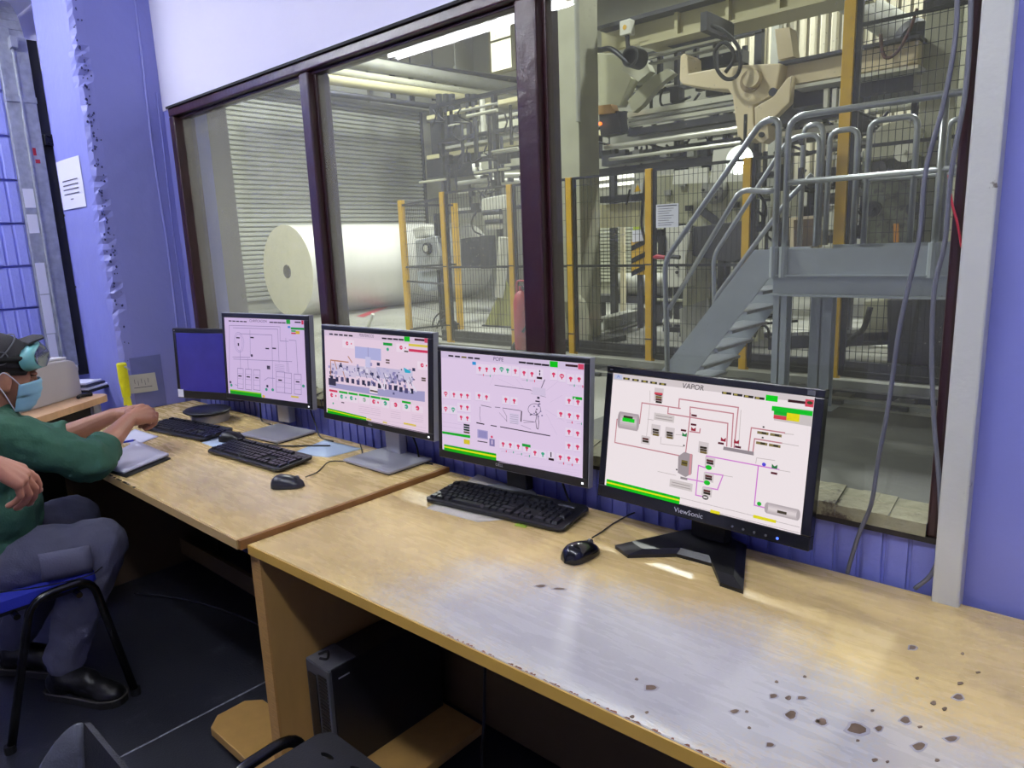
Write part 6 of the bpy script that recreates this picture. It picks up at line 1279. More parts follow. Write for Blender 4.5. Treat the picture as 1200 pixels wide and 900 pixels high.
# cast machine seen through the landing rails
mg = thing('gear_machine', 'dark mottled gear machine seen between the landing rails', 'machine', P(1040, 220, y=8.0))
poly('hood', [(1012, 172), (1030, 148), (1060, 138), (1075, 150), (1075, 180), (1012, 190)], 8.1, 0.4, M['h_conc'], mg, bevel=0.02)
poly('body', [(1010, 176), (1072, 170), (1072, 290), (1010, 292)], 8.2, 0.4, mat('mottled_green', '#5e6252', 0.6, var=0.4, vscale=9, col2='#2c2c2a', c2=(.5, .65), c2scale=10), mg, bevel=0.02)
for (a, b, r) in ((1062, 178, 0.10), (1030, 200, 0.09), (1072, 245, 0.07), (1025, 245, 0.08)):
    q = P(a, b, y=8.1); obj('hand_wheel', MB().lathe([(r - 0.02, -0.06), (r, -0.06), (r, -0.03), (r - 0.02, -0.03)], (q.x, 8.1, q.z), 20, axis='y').cyl((q.x, 8.0, q.z), (q.x, 8.2, q.z), 0.02, n=8), M['h_white' if a == 1062 else 'h_dark'], mg, world=True)
poly('orange_strip', [(1047, 262), (1052, 262), (1052, 284), (1047, 284)], 8.0, 0.05, mat('orange_paint', '#d08a1c', 0.5), mg); poly('inner_panel', [(925, 255), (960, 252), (960, 290), (925, 292)], 8.6, 0.1, M['h_beige'], mg); poly('inner_dark', [(930, 258), (955, 256), (955, 288), (930, 290)], 8.55, 0.05, mat('brown_dark', '#5c4a34', 0.6), mg)
poly('side_panel', [(903, 225), (938, 222), (938, 252), (903, 256)], 8.9, 0.1, M['h_conc'], mg); poly('lower_bed', [(900, 395), (1130, 385), (1130, 400), (900, 410)], 8.0, 0.4, M['h_dark'], mg); poly('dark_fill_block', [(1040, 352), (1138, 350), (1138, 442), (1040, 438)], 7.7, 0.25, mat('under_landing_dark', '#26272a', 0.6, var=0.3, vscale=6), mg); poly('valve_body', [(1012, 352), (1040, 350), (1044, 400), (1008, 404)], 8.0, 0.3, M['h_green'], mg, bevel=0.02)  # the near-black block is added for the darkness under the landing
obj('hose', MB().tube(smooth_line([S(990, 405, 7.9), S(1000, 395, 7.9), S(1012, 385, 7.9), S(1020, 360, 7.9)], 6), 0.03, 8).tube(smooth_line([S(884, 395, 7.9), S(890, 382, 7.9), S(899, 384, 7.9), S(902, 398, 7.9)], 6), 0.015, 6), M['blackmat'], mg, world=True, smooth='all')
beam(893, 985, 126, 142, 940, 9.2, 0.3, M['h_dark'], 'upper_box', parent=mg); beam(960, 1130, 190, 205, 1040, 9.0, 0.3, M['h_dark'], 'mid_box', parent=mg)
beam(960, 1130, 175, 180, 1040, 8.9, 0.1, M['h_steel'], 'rail', parent=mg); beam(895, 1000, 150, 156, 950, 8.9, 0.15, M['h_steel'], 'rail', parent=mg)
# ---- left part of the hall: pipes, gantry, machines
pp = thing('pipe_rack', 'dusty pipes and ducts running along the hall left wall near the roof', 'pipes', (HX0 + 1.5, 14.0, 5.0))
for (p0, p1, r, m) in (((378, 66), (640, 110), 0.16, 'h_grey'), ((378, 82), (640, 122), 0.10, 'h_conc'), ((378, 92), (640, 128), 0.12, 'h_olive'), ((378, 108), (640, 142), 0.07, 'h_dark'), ((420, 70), (640, 98), 0.08, 'h_dark')):
    xx = HX0 + 2.2; q0, q1 = P(*p0, x=xx), P(*p1, x=xx)
    if q1.y > 17.2: q1 = q0 + (q1 - q0) * ((17.2 - q0.y) / (q1.y - q0.y))
    rod(q0, q1, r, M[m], 'pipe', pp, n=12)
for px in (433, 460, 482, 508, 535):
    q = P(px, 100, x=HX0 + 2.0); obj('hanger', MB().box((q.x - .05, q.y - .05, q.z - .4), (q.x + .05, q.y + .05, q.z + .5)).box((q.x - .015, q.y - .015, q.z + .5), (q.x + .015, q.y + .015, HZ)), M['h_grey' if px % 2 else 'h_dark'], pp, world=True)
ga = thing('gantry', 'dark steel gantry crossing behind the middle pane', 'gantry', P(560, 180, y=12.5))
beam(500, 690, 172, 196, 600, 12.5, 0.5, M['h_dark'], 'girder', parent=ga); beam(500, 690, 166, 171, 600, 12.4, 0.7, M['h_olive'], 'top_rail', parent=ga); beam(515, 690, 158, 161, 600, 12.3, 0.1, M['h_grey'], 'guard_rail', parent=ga)
for px in (512, 520, 527, 546, 553, 562): beam(px, px + 4, 110, 168, px, 12.6, 0.1, M['h_dark'], 'upright', parent=ga)
beam(500, 690, 114, 119, 600, 12.6, 0.1, M['h_olive'], 'upper_rail', parent=ga); beam(563, 566, 112, 160, 564, 12.2, 0.08, M['h_white'], 'pale_post', parent=ga); beam(575, 690, 128, 131, 620, 12.2, 0.1, M['h_white'], 'pale_rail', parent=ga)
beam(505, 528, 120, 200, 515, 13.0, 0.4, M['h_dark'], 'frame_column', parent=ga)
beam(530, 690, 140, 150, 600, 14.0, 0.2, M['h_conc'], 'panel', parent=ga)
YH = 11.4; hd = thing('machine_hood', 'pale hood outlined by white pipes below the gantry', 'machine', P(600, 200, y=12.0))
obj('pipe', MB().tube(fillet([S(556, 192, 12.0), S(557, 206, 12.0), S(580, 212, 12.0), S(700, 212, 12.0)], 0.25), 0.06, 8).tube(fillet([S(562, 191, 12.0), S(563, 201, 12.0), S(585, 205, 12.0), S(700, 203, 12.0)], 0.25), 0.04, 8), M['h_white'], hd, world=True, smooth='all')
poly('cover', [(562, 190), (690, 176), (690, 202), (566, 204)], 12.1, 0.25, M['h_conc'], hd); q = P(610, 200, y=12.15); obj('leg', MB().box((q.x, 12.15, 0), (q.x + 0.15, 12.25, q.z)), M['h_dark'], hd, world=True)
ro = thing('robot_gripper', 'silver and dark gripper head on a white column behind the fence', 'machine', P(580, 260, y=9.2))
poly('head_plate', [(564, 233), (590, 228), (590, 245), (564, 248)], 9.3, 0.2, M['h_white'], ro, bevel=0.02)
q = P(577, 256, y=9.2)
for k in range(4): obj('cylinder', MB().cyl((q.x - 0.2 + k * 0.03, 9.2, q.z + 0.10 - k * 0.08), (q.x + 0.2, 9.2, q.z + 0.10 - k * 0.08), 0.05, n=12), M['h_steel' if k % 2 else 'h_dark'], ro, world=True, smooth=True)
qa, qb = P(590, 278, y=9.2), P(586, 348, y=9.2); rod(qb, qa, 0.09, M['h_white'], 'column', ro, n=16)
qa, qb = P(568, 276, y=9.5), P(566, 315, y=9.5); obj('side_frame', MB().box((qa.x - .12, 9.5, qb.z), (qa.x + .08, 9.7, qa.z)), M['h_dark'], ro, world=True)
obj('cable', MB().tube(smooth_line([S(560, 246, 9.1), S(553, 258, 9.1), S(555, 270, 9.1), S(564, 275, 9.1)], 6), 0.015, 6), M['blackmat'], ro, world=True, smooth='all')
gm = thing('gauge_machine', 'silver machine with a round dial between the yellow posts', 'machine', P(500, 290, y=8.8))
poly('body', [(486, 282), (510, 276), (516, 300), (512, 316), (488, 316)], 8.8, 0.4, mat('silver_cast', '#b9bdc0', 0.35, 0.4, var=0.2, vscale=8), gm, bevel=0.03)
q = P(502, 291, y=8.8); obj('dial', MB().lathe([(0.0, -0.06), (0.07, -0.06), (0.085, -0.05), (0.10, -0.06), (0.11, 0.0)], (q.x, 8.8, q.z), 24, axis='y'), M['h_dark'], gm, world=True, smooth=True); obj('dial_face', MB().cyl((q.x, 8.73, q.z), (q.x, 8.735, q.z), 0.06, n=20), M['h_white'], gm, world=True)
poly('cap', [(482, 268), (496, 264), (498, 276), (486, 280)], 8.85, 0.3, M['h_white'], gm, bevel=0.03)
poly('tank', [(488, 318), (514, 318), (512, 336), (500, 342), (490, 336)], 8.9, 0.3, M['stair'], gm, bevel=0.03)
for px in (512, 516, 521, 534): beam(px, px + 2, 250, 390, px, 8.9, 0.05, M['h_dark'], 'pipe', parent=gm)
for k in range(5): obj('cable', MB().tube(smooth_line([S(505 + k * 6, 390 - k, 8.5), S(510 + k * 5, 372 + (k % 3) * 4, 8.5), S(522 + k * 3, 366 + k * 3, 8.5), S(532 + k, 388, 8.5)], 5), 0.014, 6), M['blackmat'], gm, world=True, smooth='all')
poly('cabinet', [(540, 280), (552, 278), (553, 312), (541, 314)], 9.8, 0.3, M['h_dark'], gm)
def pipework(label, y, px0, px1, py0, py1, n, seed, floor_px):
    r_ = np.random.default_rng(seed); t = thing('pipework', label, 'pipework', P((px0 + px1) / 2, (py0 + py1) / 2, y=y))
    ms_ = [M['h_dark'], M['h_grey'], M['blackmat'], M['h_steel'], M['h_dark'], M['h_conc']]
    for k in range(n):
        a, b = r_.uniform(px0, px1), r_.uniform(py0, py1); q = P(a, b, y=y); yy = q.y + r_.uniform(0, 0.35); m = ms_[k % 6]
        kind = k % 4
        if kind == 0: obj('pipe', MB().cyl((q.x, yy, q.z - r_.uniform(.2, .6)), (q.x, yy, q.z + r_.uniform(.2, .6)), r_.uniform(.02, .05), n=8), m, t, world=True, smooth=True)
        elif kind == 1: obj('pipe', MB().cyl((q.x - r_.uniform(.2, .7), yy, q.z), (q.x + r_.uniform(.2, .7), yy, q.z), r_.uniform(.02, .05), n=8), m, t, world=True, smooth=True)
        elif kind == 2: obj('bracket', MB().cbox((q.x, yy, q.z), (r_.uniform(.06, .3), .12, r_.uniform(.05, .22))), m, t, world=True)
        else: obj('hose', MB().tube(smooth_line([q, q + Vector((r_.uniform(-.2, .2), 0, -.15)), q + Vector((r_.uniform(-.3, .3), .05, -.32)), q + Vector((r_.uniform(-.4, .4), .05, -.25))], 4), .018, 6), M['blackmat'], t, world=True, smooth='all')
    x0_, x1_b = P(px0, py1, y=y).x, P(px1, py1, y=y).x; zt_ = P(px0, py0, y=y).z
    for xx in (x0_, (x0_ + x1_b) / 2, x1_b): obj('upright', MB().box((xx - .05, y + .4, 0), (xx + .05, y + .5, zt_)), M['h_dark'], t, world=True)
    for py in np.linspace(py0, py1, 4): zz_ = P(px0, py, y=y).z; obj('cross_bar', MB().box((x0_ - .05, y + .38, zz_ - .04), (x1_b + .05, y + .5, zz_ + .04)), M['h_dark'], t, world=True)
pipework('dark tangled pipes and brackets behind the gantry in the middle pane', 11.0, 505, 640, 120, 250, 54, 5, 0)
pipework('dark tangled pipes and brackets above the steel rollers left of the beige arm', 9.7, 700, 870, 70, 200, 60, 9, 0)
pipework('dark pipes and valves behind the fence under the beige arm', 9.4, 765, 900, 215, 390, 48, 12, 0)
pipework('dark pipes and brackets behind the landing handrails', 9.3, 905, 1075, 105, 280, 44, 15, 0)
cn = P(592, 383, z=0); cone = thing('olive_wedge', 'olive triangular wheel ramp on the hall floor beside the extinguisher', 'ramp', (cn.x, cn.y, 0))
hh_ = 0.85; obj('wedge', MB().add([(-0.42, -0.1, 0), (0.42, -0.1, 0), (0.42, 0.2, 0), (-0.42, 0.2, 0), (0, 0.05, hh_)], [(3, 2, 1, 0), (0, 1, 4), (1, 2, 4), (2, 3, 4), (3, 0, 4)]), mat('olive_ramp', '#8a8a4c', 0.6, var=0.1), cone); obj('lip', MB().box((-0.45, -0.13, 0), (0.45, 0.23, 0.03)), M['h_dark'], cone)
tr = thing('floor_track', 'dark steel rails and plates along the floor at the fence foot', 'rails', (-6.0, 6.9, 0))
for (y, z, h, m) in ((6.55, 0, 0.05, 'h_dark'), (6.75, 0, 0.10, 'h_grey'), (7.45, 0, 0.16, 'h_dark'), (6.25, 0, 0.04, 'h_grey')): obj('rail', MB().box((-8.2, y, z), (-1.0, y + 0.09, z + h)), M[m], tr, world=True)
for k in range(14): obj('sleeper', MB().box((-8.0 + k * 0.5, 6.2, 0), (-7.85 + k * 0.5, 6.9, 0.035)), M['h_dark'], tr, world=True)
# hall lamps' housings
for i, (x, y, z, p) in enumerate(HALL_LAMPS):
    t = thing('high_bay_lamp', ['high bay lamp over the paper reel', 'high bay lamp over the left fence posts', 'high bay lamp at the far left corner of the hall', 'high bay lamp over the winder machine', 'high bay lamp over the stair landing'][i], 'lamp', (x, y, z + 0.02))
    obj('reflector', MB().lathe([(0.34, 0.0), (0.32, 0.08), (0.14, 0.3), (0.12, 0.3)], (0, 0, 0), 20), M['h_dark'], t, smooth=True); obj('chain', MB().cyl((0, 0, 0.3), (0, 0, HZ - z - 0.02), 0.015), M['h_dark'], t)
# ================================================================== PEOPLE
M['skin'] = mat('brown_skin', '#a3725c', 0.5, var=0.08, vscale=14, bump=0.1, bscale=120, spec=0.4)
M['skin2'] = mat('tan_skin', '#b57c68', 0.5, var=0.08, vscale=14, bump=0.1, bscale=120, spec=0.4)
M['green_cloth'] = mat('green_jumper', '#2f5a48', 0.85, var=0.12, vscale=8, bump=0.25, bscale=160)
M['grey_cloth'] = mat('grey_work_trousers', '#5e5f74', 0.85, var=0.14, vscale=7, bump=0.25, bscale=180)
M['dark_cloth'] = mat('dark_work_clothes', '#14151a', 0.85, var=0.1, bump=0.2, bscale=120)
M['cap_cloth'] = mat('dark_cap_cloth', '#2c2b30', 0.85, bump=0.25, bscale=200)
M['mask'] = mat('blue_mask', '#8fc0da', 0.8, var=0.04)
M['shoe'] = mat('black_shoe_leather', '#121214', 0.4, var=0.2, vscale=30, bump=0.2, bscale=60)
M['nail'] = mat('finger_nail', '#c79a88', 0.35)
def remeshed(name, g, voxel, smooth_n, disp=0.0, dscale=0.08, seed=0):
    """fuse overlapping closed shells into one continuous skin"""
    me = g.mesh(name, recalc=True); o = bpy.data.objects.new(name, me); COL.objects.link(o)
    r = o.modifiers.new('r', 'REMESH'); r.mode = 'VOXEL'; r.voxel_size = voxel; r.adaptivity = 0
    if smooth_n:
        s = o.modifiers.new('s', 'SMOOTH'); s.factor = 0.5; s.iterations = smooth_n
    if disp:
        tx = bpy.data.textures.new(name, 'CLOUDS'); tx.noise_scale = dscale; tx.noise_depth = 2
        d = o.modifiers.new('d', 'DISPLACE'); d.texture = tx; d.strength = disp; d.mid_level = 0.5; d.texture_coords = 'GLOBAL'
        s = o.modifiers.new('s2', 'SMOOTH'); s.factor = 0.5; s.iterations = 2
    dg = bpy.context.evaluated_depsgraph_get(); dg.update()
    out = bpy.data.meshes.new_from_object(o.evaluated_get(dg)); out.name = name
    bpy.data.objects.remove(o); out.materials.clear()
    return out
def frame(o, f, up):
    f = Vector(f).normalized(); up = Vector(up); r = f.cross(up).normalized(); u = r.cross(f).normalized()
    return Matrix(((r.x, f.x, u.x, o[0]), (r.y, f.y, u.y, o[1]), (r.z, f.z, u.z, o[2]), (0, 0, 0, 1)))     # local x right, y forward, z up
def add_head(g, H):
    R3 = H.to_3x3()
    for c, r in (((0, -0.018, 0.038), (0.073, 0.093, 0.082)), ((0, 0.028, -0.02), (0.060, 0.066, 0.088)), ((0, 0.042, -0.075), (0.046, 0.045, 0.040)), ((0, 0.068, -0.098), (0.02, 0.018, 0.018)),
                 ((0.026, 0.080, 0.030), (0.026, 0.014, 0.010)), ((-0.026, 0.080, 0.030), (0.026, 0.014, 0.010)), ((0.034, 0.054, -0.028), (0.022, 0.022, 0.026)), ((-0.034, 0.054, -0.028), (0.022, 0.022, 0.026)),
                 ((0.074, -0.012, -0.012), (0.011, 0.022, 0.033)), ((-0.074, -0.012, -0.012), (0.011, 0.022, 0.033)), ((0.077, -0.004, -0.032), (0.009, 0.010, 0.012)), ((-0.077, -0.004, -0.032), (0.009, 0.010, 0.012)),
                 ((0, 0.090, -0.062), (0.024, 0.010, 0.007)), ((0, 0.089, -0.074), (0.022, 0.010, 0.007)), ((0.009, 0.096, -0.038), (0.008, 0.008, 0.007)), ((-0.009, 0.096, -0.038), (0.008, 0.008, 0.007))):
        g.ell(H @ Vector(c), r, 18, 12, 0, R3)
    g.caps(H @ Vector((0, 0.088, 0.018)), H @ Vector((0, 0.102, -0.030)), 0.009, 0.011)
def add_hand(g, wrist, d, back, side, curl, sc=1.0, spread=1.0, thumb=None, nails=None):
    """palm with four unequal fingers and a thumb; d = wrist to knuckles, back = out of the back of the hand, side = +1 thumb towards local +x"""
    H = frame(wrist, d, back)
    def T(p): return H @ (Vector((p[0] * side, p[1], p[2])) * sc)
    for a, b, r0, r1 in (((0.0, 0.0, 0), (-0.026, 0.078, 0), 0.023, 0.013), ((0, 0, 0), (-0.010, 0.085, 0.003), 0.023, 0.0135), ((0, 0, 0), (0.010, 0.087, 0.003), 0.023, 0.0135), ((0.0, 0.0, 0), (0.029, 0.080, 0), 0.022, 0.013), ((0.012, 0.02, -0.008), (0.022, 0.05, -0.010), 0.02, 0.016)):
        g.caps(T(a), T(b), r0 * sc, r1 * sc, 12)
    L = (((0.029, 0.080), (0.040, 0.025, 0.021), 0.10), ((0.010, 0.087), (0.045, 0.028, 0.022), 0.03), ((-0.010, 0.085), (0.041, 0.026, 0.021), -0.04), ((-0.027, 0.077), (0.032, 0.020, 0.018), -0.12))
    for k, ((x, y), seg, sp) in enumerate(L):
        p = Vector((x, y, 0.0)); ang = 0.0; r = 0.0098 if k < 3 else 0.0085
        for j, l in enumerate(seg):
            ang += curl[k][j] if isinstance(curl[k], (list, tuple)) else curl[k] * (0.9, 1.1, 0.7)[j]
            q = p + Vector((math.sin(sp * spread) * math.cos(ang), math.cos(sp * spread) * math.cos(ang), -math.sin(ang))) * l
            g.caps(T(p), T(q), (r - 0.0006 * j) * sc, (r - 0.0006 * (j + 1)) * sc, 10)
            if j == 2 and nails is not None:
                n_ = Vector((0, math.sin(ang), math.cos(ang))); c = q - (q - p).normalized() * 0.004 + n_ * (r - 0.0018)
                nails.ell(T(c), (0.0045 * sc, 0.006 * sc, 0.0018 * sc), 8, 5, 0, (H.to_3x3() @ Matrix.Rotation(-ang, 3, 'X')))
            p = q
    th = thumb or [(0.022, 0.028, -0.008), (0.052, 0.058, -0.020), (0.058, 0.090, -0.030), (0.050, 0.114, -0.036)]
    for j in range(3): g.caps(T(th[j]), T(th[j + 1]), (0.0145, 0.0115, 0.0105)[j] * sc, (0.0115, 0.0105, 0.009)[j] * sc, 10)
def shoe(parent, heel, toe, z0, label=None):
    heel, toe = Vector(heel), Vector(toe); d = (toe - heel); L = d.length; d.normalize(); r = Vector((d.y, -d.x, 0))
    F = Matrix(((r.x, d.x, 0, heel.x), (r.y, d.y, 0, heel.y), (0, 0, 1, z0), (0, 0, 0, 1)))
    out = [(0.030 * math.sin(t) * 1.0, 0.03 - 0.03 * math.cos(t)) for t in np.linspace(0, 1.57, 5)]
    half = [(0.0, 0.0), (0.024, 0.006), (0.034, 0.03), (0.036, 0.10 * L / .28), (0.044, 0.19 * L / .28), (0.046, 0.225 * L / .28), (0.036, 0.262 * L / .28), (0.016, L - 0.002), (0.0, L)]
    ol = half + [(-x, y) for x, y in half[-2:0:-1]]; n = len(ol)
    g = MB(); g.add([F @ Vector((x * 1.06, y * 1.01, 0)) for x, y in ol] + [F @ Vector((x * 1.06, y * 1.01, 0.026)) for x, y in ol], [tuple(range(n - 1, -1, -1)), tuple(range(n, 2 * n))] + [(i, (i + 1) % n, n + (i + 1) % n, n + i) for i in range(n)])
    s = obj('shoe', remeshed('shoe', MB().ell(F @ Vector((0, L * .80, 0.035)), (0.044, L * .20, 0.034), 16, 10, 0, F.to_3x3()).ell(F @ Vector((0, L * .2, 0.05)), (0.036, L * .2, 0.05), 16, 10, 0, F.to_3x3()).caps(F @ Vector((0, L * .25, 0.08)), F @ Vector((0, L * .56, 0.066)), 0.042, 0.042).caps(F @ Vector((0, L * .5, 0.058)), F @ Vector((0, L * .78, 0.042)), 0.040, 0.036).caps(F @ Vector((0, L * .2, 0.06)), F @ Vector((0, L * .26, 0.13)), 0.036, 0.040), 0.006, 3), M['shoe'], parent, world=True, smooth='all')
    so = obj('sole', g, mat('shoe_sole', '#1c1b1a', 0.6), s, world=True, bevel=0.004)
    obj('welt', MB().tube([F @ Vector((x * 1.05, y * 1.01, 0.028)) for x, y in ol] + [F @ Vector((0, 0, 0.028))], 0.003, 6), mat('shoe_welt', '#4a463f', 0.6), s, world=True)
    lc = MB()
    for k in range(4): lc.tube([F @ Vector((-0.022, L * (.48 + k * .06), 0.070 - k * .006)), F @ Vector((0, L * (.49 + k * .06), 0.082 - k * .007)), F @ Vector((0.022, L * (.48 + k * .06), 0.070 - k * .006))], 0.0025, 6)
    obj('laces', lc, M['blackmat'], s, world=True, kind='stuff')
# ------------------------------------------------------------------ the seated man
man = thing('person', 'person in green jumper and grey trousers seated at the left desk, blue mask', 'person', (-2.71, 0.44, 0.46))
V = Vector
neck, hc = V((-2.71, 0.512, 1.00)), V((-2.705, 0.555, 1.108))
Hm = frame(hc, (-0.10, 1.0, -0.20), (0.04, 0.14, 1))
rs_h, re, rw = V((-2.545, 0.49, 0.945)), V((-2.515, 0.72, 0.815)), V((-2.665, 0.90, 0.893))
ls_h, le_, lw = V((-2.875, 0.50, 0.945)), V((-2.905, 0.70, 0.81)), V((-2.80, 0.895, 0.893))
hipc = V((-2.71, 0.42, 0.54)); rk, lk = V((-2.555, 0.715, 0.515)), V((-2.865, 0.735, 0.525))
feet = []
for a_, b_ in ((P(57, 808, z=0.02), P(163, 820, z=0.02)), (P(0, 780, z=0.02), P(56, 782, z=0.02))):
    d_ = (b_ - a_).normalized(); feet.append((a_, d_))
ra, la = (f_[0] + f_[1] * 0.072 + V((0, 0, 0.10)) for f_ in feet)
g = MB(); add_head(g, Hm)
g.caps(Hm @ V((0, -0.03, -0.055)), neck, 0.052, 0.058); g.caps(neck, V((-2.71, 0.46, 0.80)), 0.06, 0.10); g.caps(V((-2.71, 0.46, 0.80)), hipc, 0.10, 0.11)
for s_, e_, w_ in ((rs_h, re, rw), (ls_h, le_, lw)):
    g.caps(neck + V((0, -.04, -.06)), s_, 0.05, 0.05); g.caps(s_, e_, 0.048, 0.040); g.caps(e_, e_.lerp(w_, .35), 0.040, 0.042); g.caps(e_.lerp(w_, .35), w_, 0.042, 0.026)
for k_, a_ in ((rk, ra), (lk, la)):
    g.caps(hipc + V((0.07 if k_ is rk else -0.07, 0.03, -0.02)), k_, 0.075, 0.055); g.caps(k_, a_, 0.052, 0.036); g.caps(a_, a_ + V((0, 0.0, -0.04)), 0.028, 0.024)
nl = MB()
cu = [[.45, 1.15, .8], [.60, 1.2, .8], [.75, 1.2, .8], [.9, 1.2, .8]]
add_hand(g, rw, (-0.42, 0.90, 0.03), (0.62, 0.25, 0.75), -1, cu, 1.12, 1.0, [(0.022, 0.028, -0.008), (0.046, 0.055, -0.026), (0.042, 0.084, -0.044), (0.028, 0.104, -0.052)], nl)
add_hand(g, lw, (0.35, 0.92, 0.05), (-0.5, 0.1, 0.85), 1, cu, 1.12, 1.0, [(0.022, 0.028, -0.008), (0.046, 0.055, -0.026), (0.042, 0.084, -0.044), (0.028, 0.104, -0.052)], nl)
obj('body', remeshed('body', g, 0.0033, 2), M['skin'], man, world=True, smooth='all')
obj('nail', nl, M['nail'], man, world=True, kind='stuff', label='finger nails')
hs = obj('held_pen', MB().tube([P(166, 487, x=-2.74), P(172, 498, x=-2.75)], 0.004, 6), M['blackmat'], man, world=True)
# jumper
g = MB(); I3 = Matrix.Identity(3)
g.ell((-2.71, 0.455, 0.85), (0.185, 0.125, 0.15), 22, 14); g.ell((-2.71, 0.455, 0.68), (0.175, 0.15, 0.16), 22, 14); g.ell((-2.71, 0.435, 0.57), (0.178, 0.155, 0.10), 22, 14)
g.caps(V((-2.71, 0.52, 0.965)), V((-2.71, 0.50, 0.90)), 0.075, 0.12)
for s_, e_, w_ in ((rs_h, re, rw), (ls_h, le_, lw)):
    g.caps(V((-2.71, 0.50, 0.93)), s_, 0.09, 0.075); g.caps(s_, e_, 0.078, 0.070); g.caps(e_, e_.lerp(w_, .20), 0.068, 0.058)
gm_ = remeshed('jumper', g, 0.0085, 3, 0.036, 0.07)
ju = obj('jumper', gm_, M['green_cloth'], man, world=True, smooth='all')
for e_, w_, nm in ((re, rw, 'cuff'), (le_, lw, 'cuff')):
    g = MB()
    for t_, r_ in ((.16, .060), (.24, .061), (.32, .058)):
        c = e_.lerp(w_, t_); ax = (w_ - e_).normalized(); a1_ = ax.orthogonal().normalized(); b1_ = ax.cross(a1_)
        g.tube([c + (a1_ * math.cos(q) + b1_ * math.sin(q)) * (r_ - .012 + 0.002 * math.sin(q * 5)) for q in np.linspace(0, 2 * math.pi, 26)], 0.014, 8, cap=False)
    obj(nm, remeshed('cuff', g, 0.005, 2), M['green_cloth'], ju, world=True, smooth='all', label='rolled sleeve cuff')
g = MB()
for t_ in (0, 0.012):
    c = neck + V((0, 0.008, -0.012 + t_)); g.tube([c + V((0.062 * math.cos(q), 0.060 * math.sin(q), 0.012 * math.sin(q) * -1)) for q in np.linspace(0, 2 * math.pi, 26)], 0.010, 8, cap=False)
obj('collar', g, M['green_cloth'], ju, world=True, smooth='all')
# trousers
g = MB(); g.ell((-2.71, 0.42, 0.53), (0.175, 0.165, 0.105), 22, 14)
for k_, a_, sx in ((rk, ra, 1), (lk, la, -1)):
    h_ = hipc + V((0.085 * sx, 0.02, -0.01)); g.caps(h_, k_, 0.105, 0.088); g.caps(k_, k_.lerp(a_, .5), 0.088, 0.074); g.caps(k_.lerp(a_, .5), a_ + V((0, 0.010, 0.016)), 0.074, 0.062)
tr_ = obj('trousers', remeshed('trousers', g, 0.0085, 3, 0.026, 0.07, 3), M['grey_cloth'], man, world=True, smooth='all')
pk = [(-0.02, 0.0), (0.10, 0.004), (0.10, -0.10), (0.0, -0.105)]
ph = V((-2.463, 0.56, 0.575)); py_ = (rk - (hipc + V((0.085, .02, -.01)))).normalized()
g = MB()
for i in range(6):
    for j in range(5): pass
gp = [V((ph.x + 0.004 + 0.002 * math.sin(i * 2 + j) - 0.010 * abs(j - 1.5) ** 1.3 * .5, ph.y - 0.04 + i * 0.028, ph.z - j * 0.024 - 0.004 * i)) for i in range(6) for j in range(5)]
g.add(gp, [(i * 5 + j, (i + 1) * 5 + j, (i + 1) * 5 + j + 1, i * 5 + j + 1) for i in range(5) for j in range(4)])
po = obj('thigh_pocket', g, mat('pale_pocket', '#74758c', 0.85, var=0.1, bump=0.25, bscale=180), tr_, world=True, smooth='all', label='paler thigh pocket'); sm = po.modifiers.new('t', 'SOLIDIFY'); sm.thickness = 0.006; sm.offset = 1
obj('seam', MB().tube(smooth_line([(-2.460, 0.40, 0.50), (-2.450, 0.52, 0.475), (-2.452, 0.64, 0.462), (-2.478, 0.69, 0.465)], 6), 0.0022, 6), M['dark_cloth'], tr_, world=True)
for h1, d_ in feet: shoe(man, h1, h1 + d_ * 0.30, 0.001)
# mask, goggles, cap, hair
g = MB(); nu, nv = 20, 12; vs_ = []
for i in range(nu + 1):
    az = math.radians(-78 + 156 * i / nu)
    for j in range(nv + 1):
        v = j / nv; zz_ = 0.010 * math.cos(az) ** 2 - 0.014 - 0.104 * v
        bul = 0.064 + 0.052 * math.sin(math.pi * (0.30 + 0.62 * v)) ** 0.7 * max(0, math.cos(az)) ** 1.3 + (0.003 if j % 3 == 1 else 0)
        wx = 0.064 - 0.014 * v; vs_.append(Hm @ V((wx * math.sin(az) * 1.05, 0.018 + bul * math.cos(az) * 0.86, zz_ - 0.010 * (1 - abs(math.cos(az))) * (1 if v < .5 else -1))))
g.add(vs_, [(i * (nv + 1) + j, (i + 1) * (nv + 1) + j, (i + 1) * (nv + 1) + j + 1, i * (nv + 1) + j + 1) for i in range(nu) for j in range(nv)])
mk = obj('face_mask', g, M['mask'], man, world=True, smooth='all', label='pale blue pleated face mask'); sm = mk.modifiers.new('t', 'SOLIDIFY'); sm.thickness = 0.003; sm.offset = 1
for sx in (1, -1):
    obj('ear_loop', MB().tube(smooth_line([Hm @ V((sx * 0.064, 0.035, -0.022)), Hm @ V((sx * 0.080, 0.005, 0.004)), Hm @ V((sx * 0.086, -0.022, 0.018)), Hm @ V((sx * 0.084, -0.034, -0.012)), Hm @ V((sx * 0.078, -0.008, -0.052)), Hm @ V((sx * 0.052, 0.032, -0.108))], 6), 0.0018, 6), M['paper'], mk, world=True)
eg = MB()
for sx in (1, -1): eg.ell(Hm @ V((sx * 0.031, 0.079, 0.008)), (0.0125, 0.0125, 0.0125), 12, 8)
obj('eye', eg, mat('eye_dark', '#201510', 0.25), man, world=True, kind='stuff', label='dark narrowed eyes')
lid = MB()
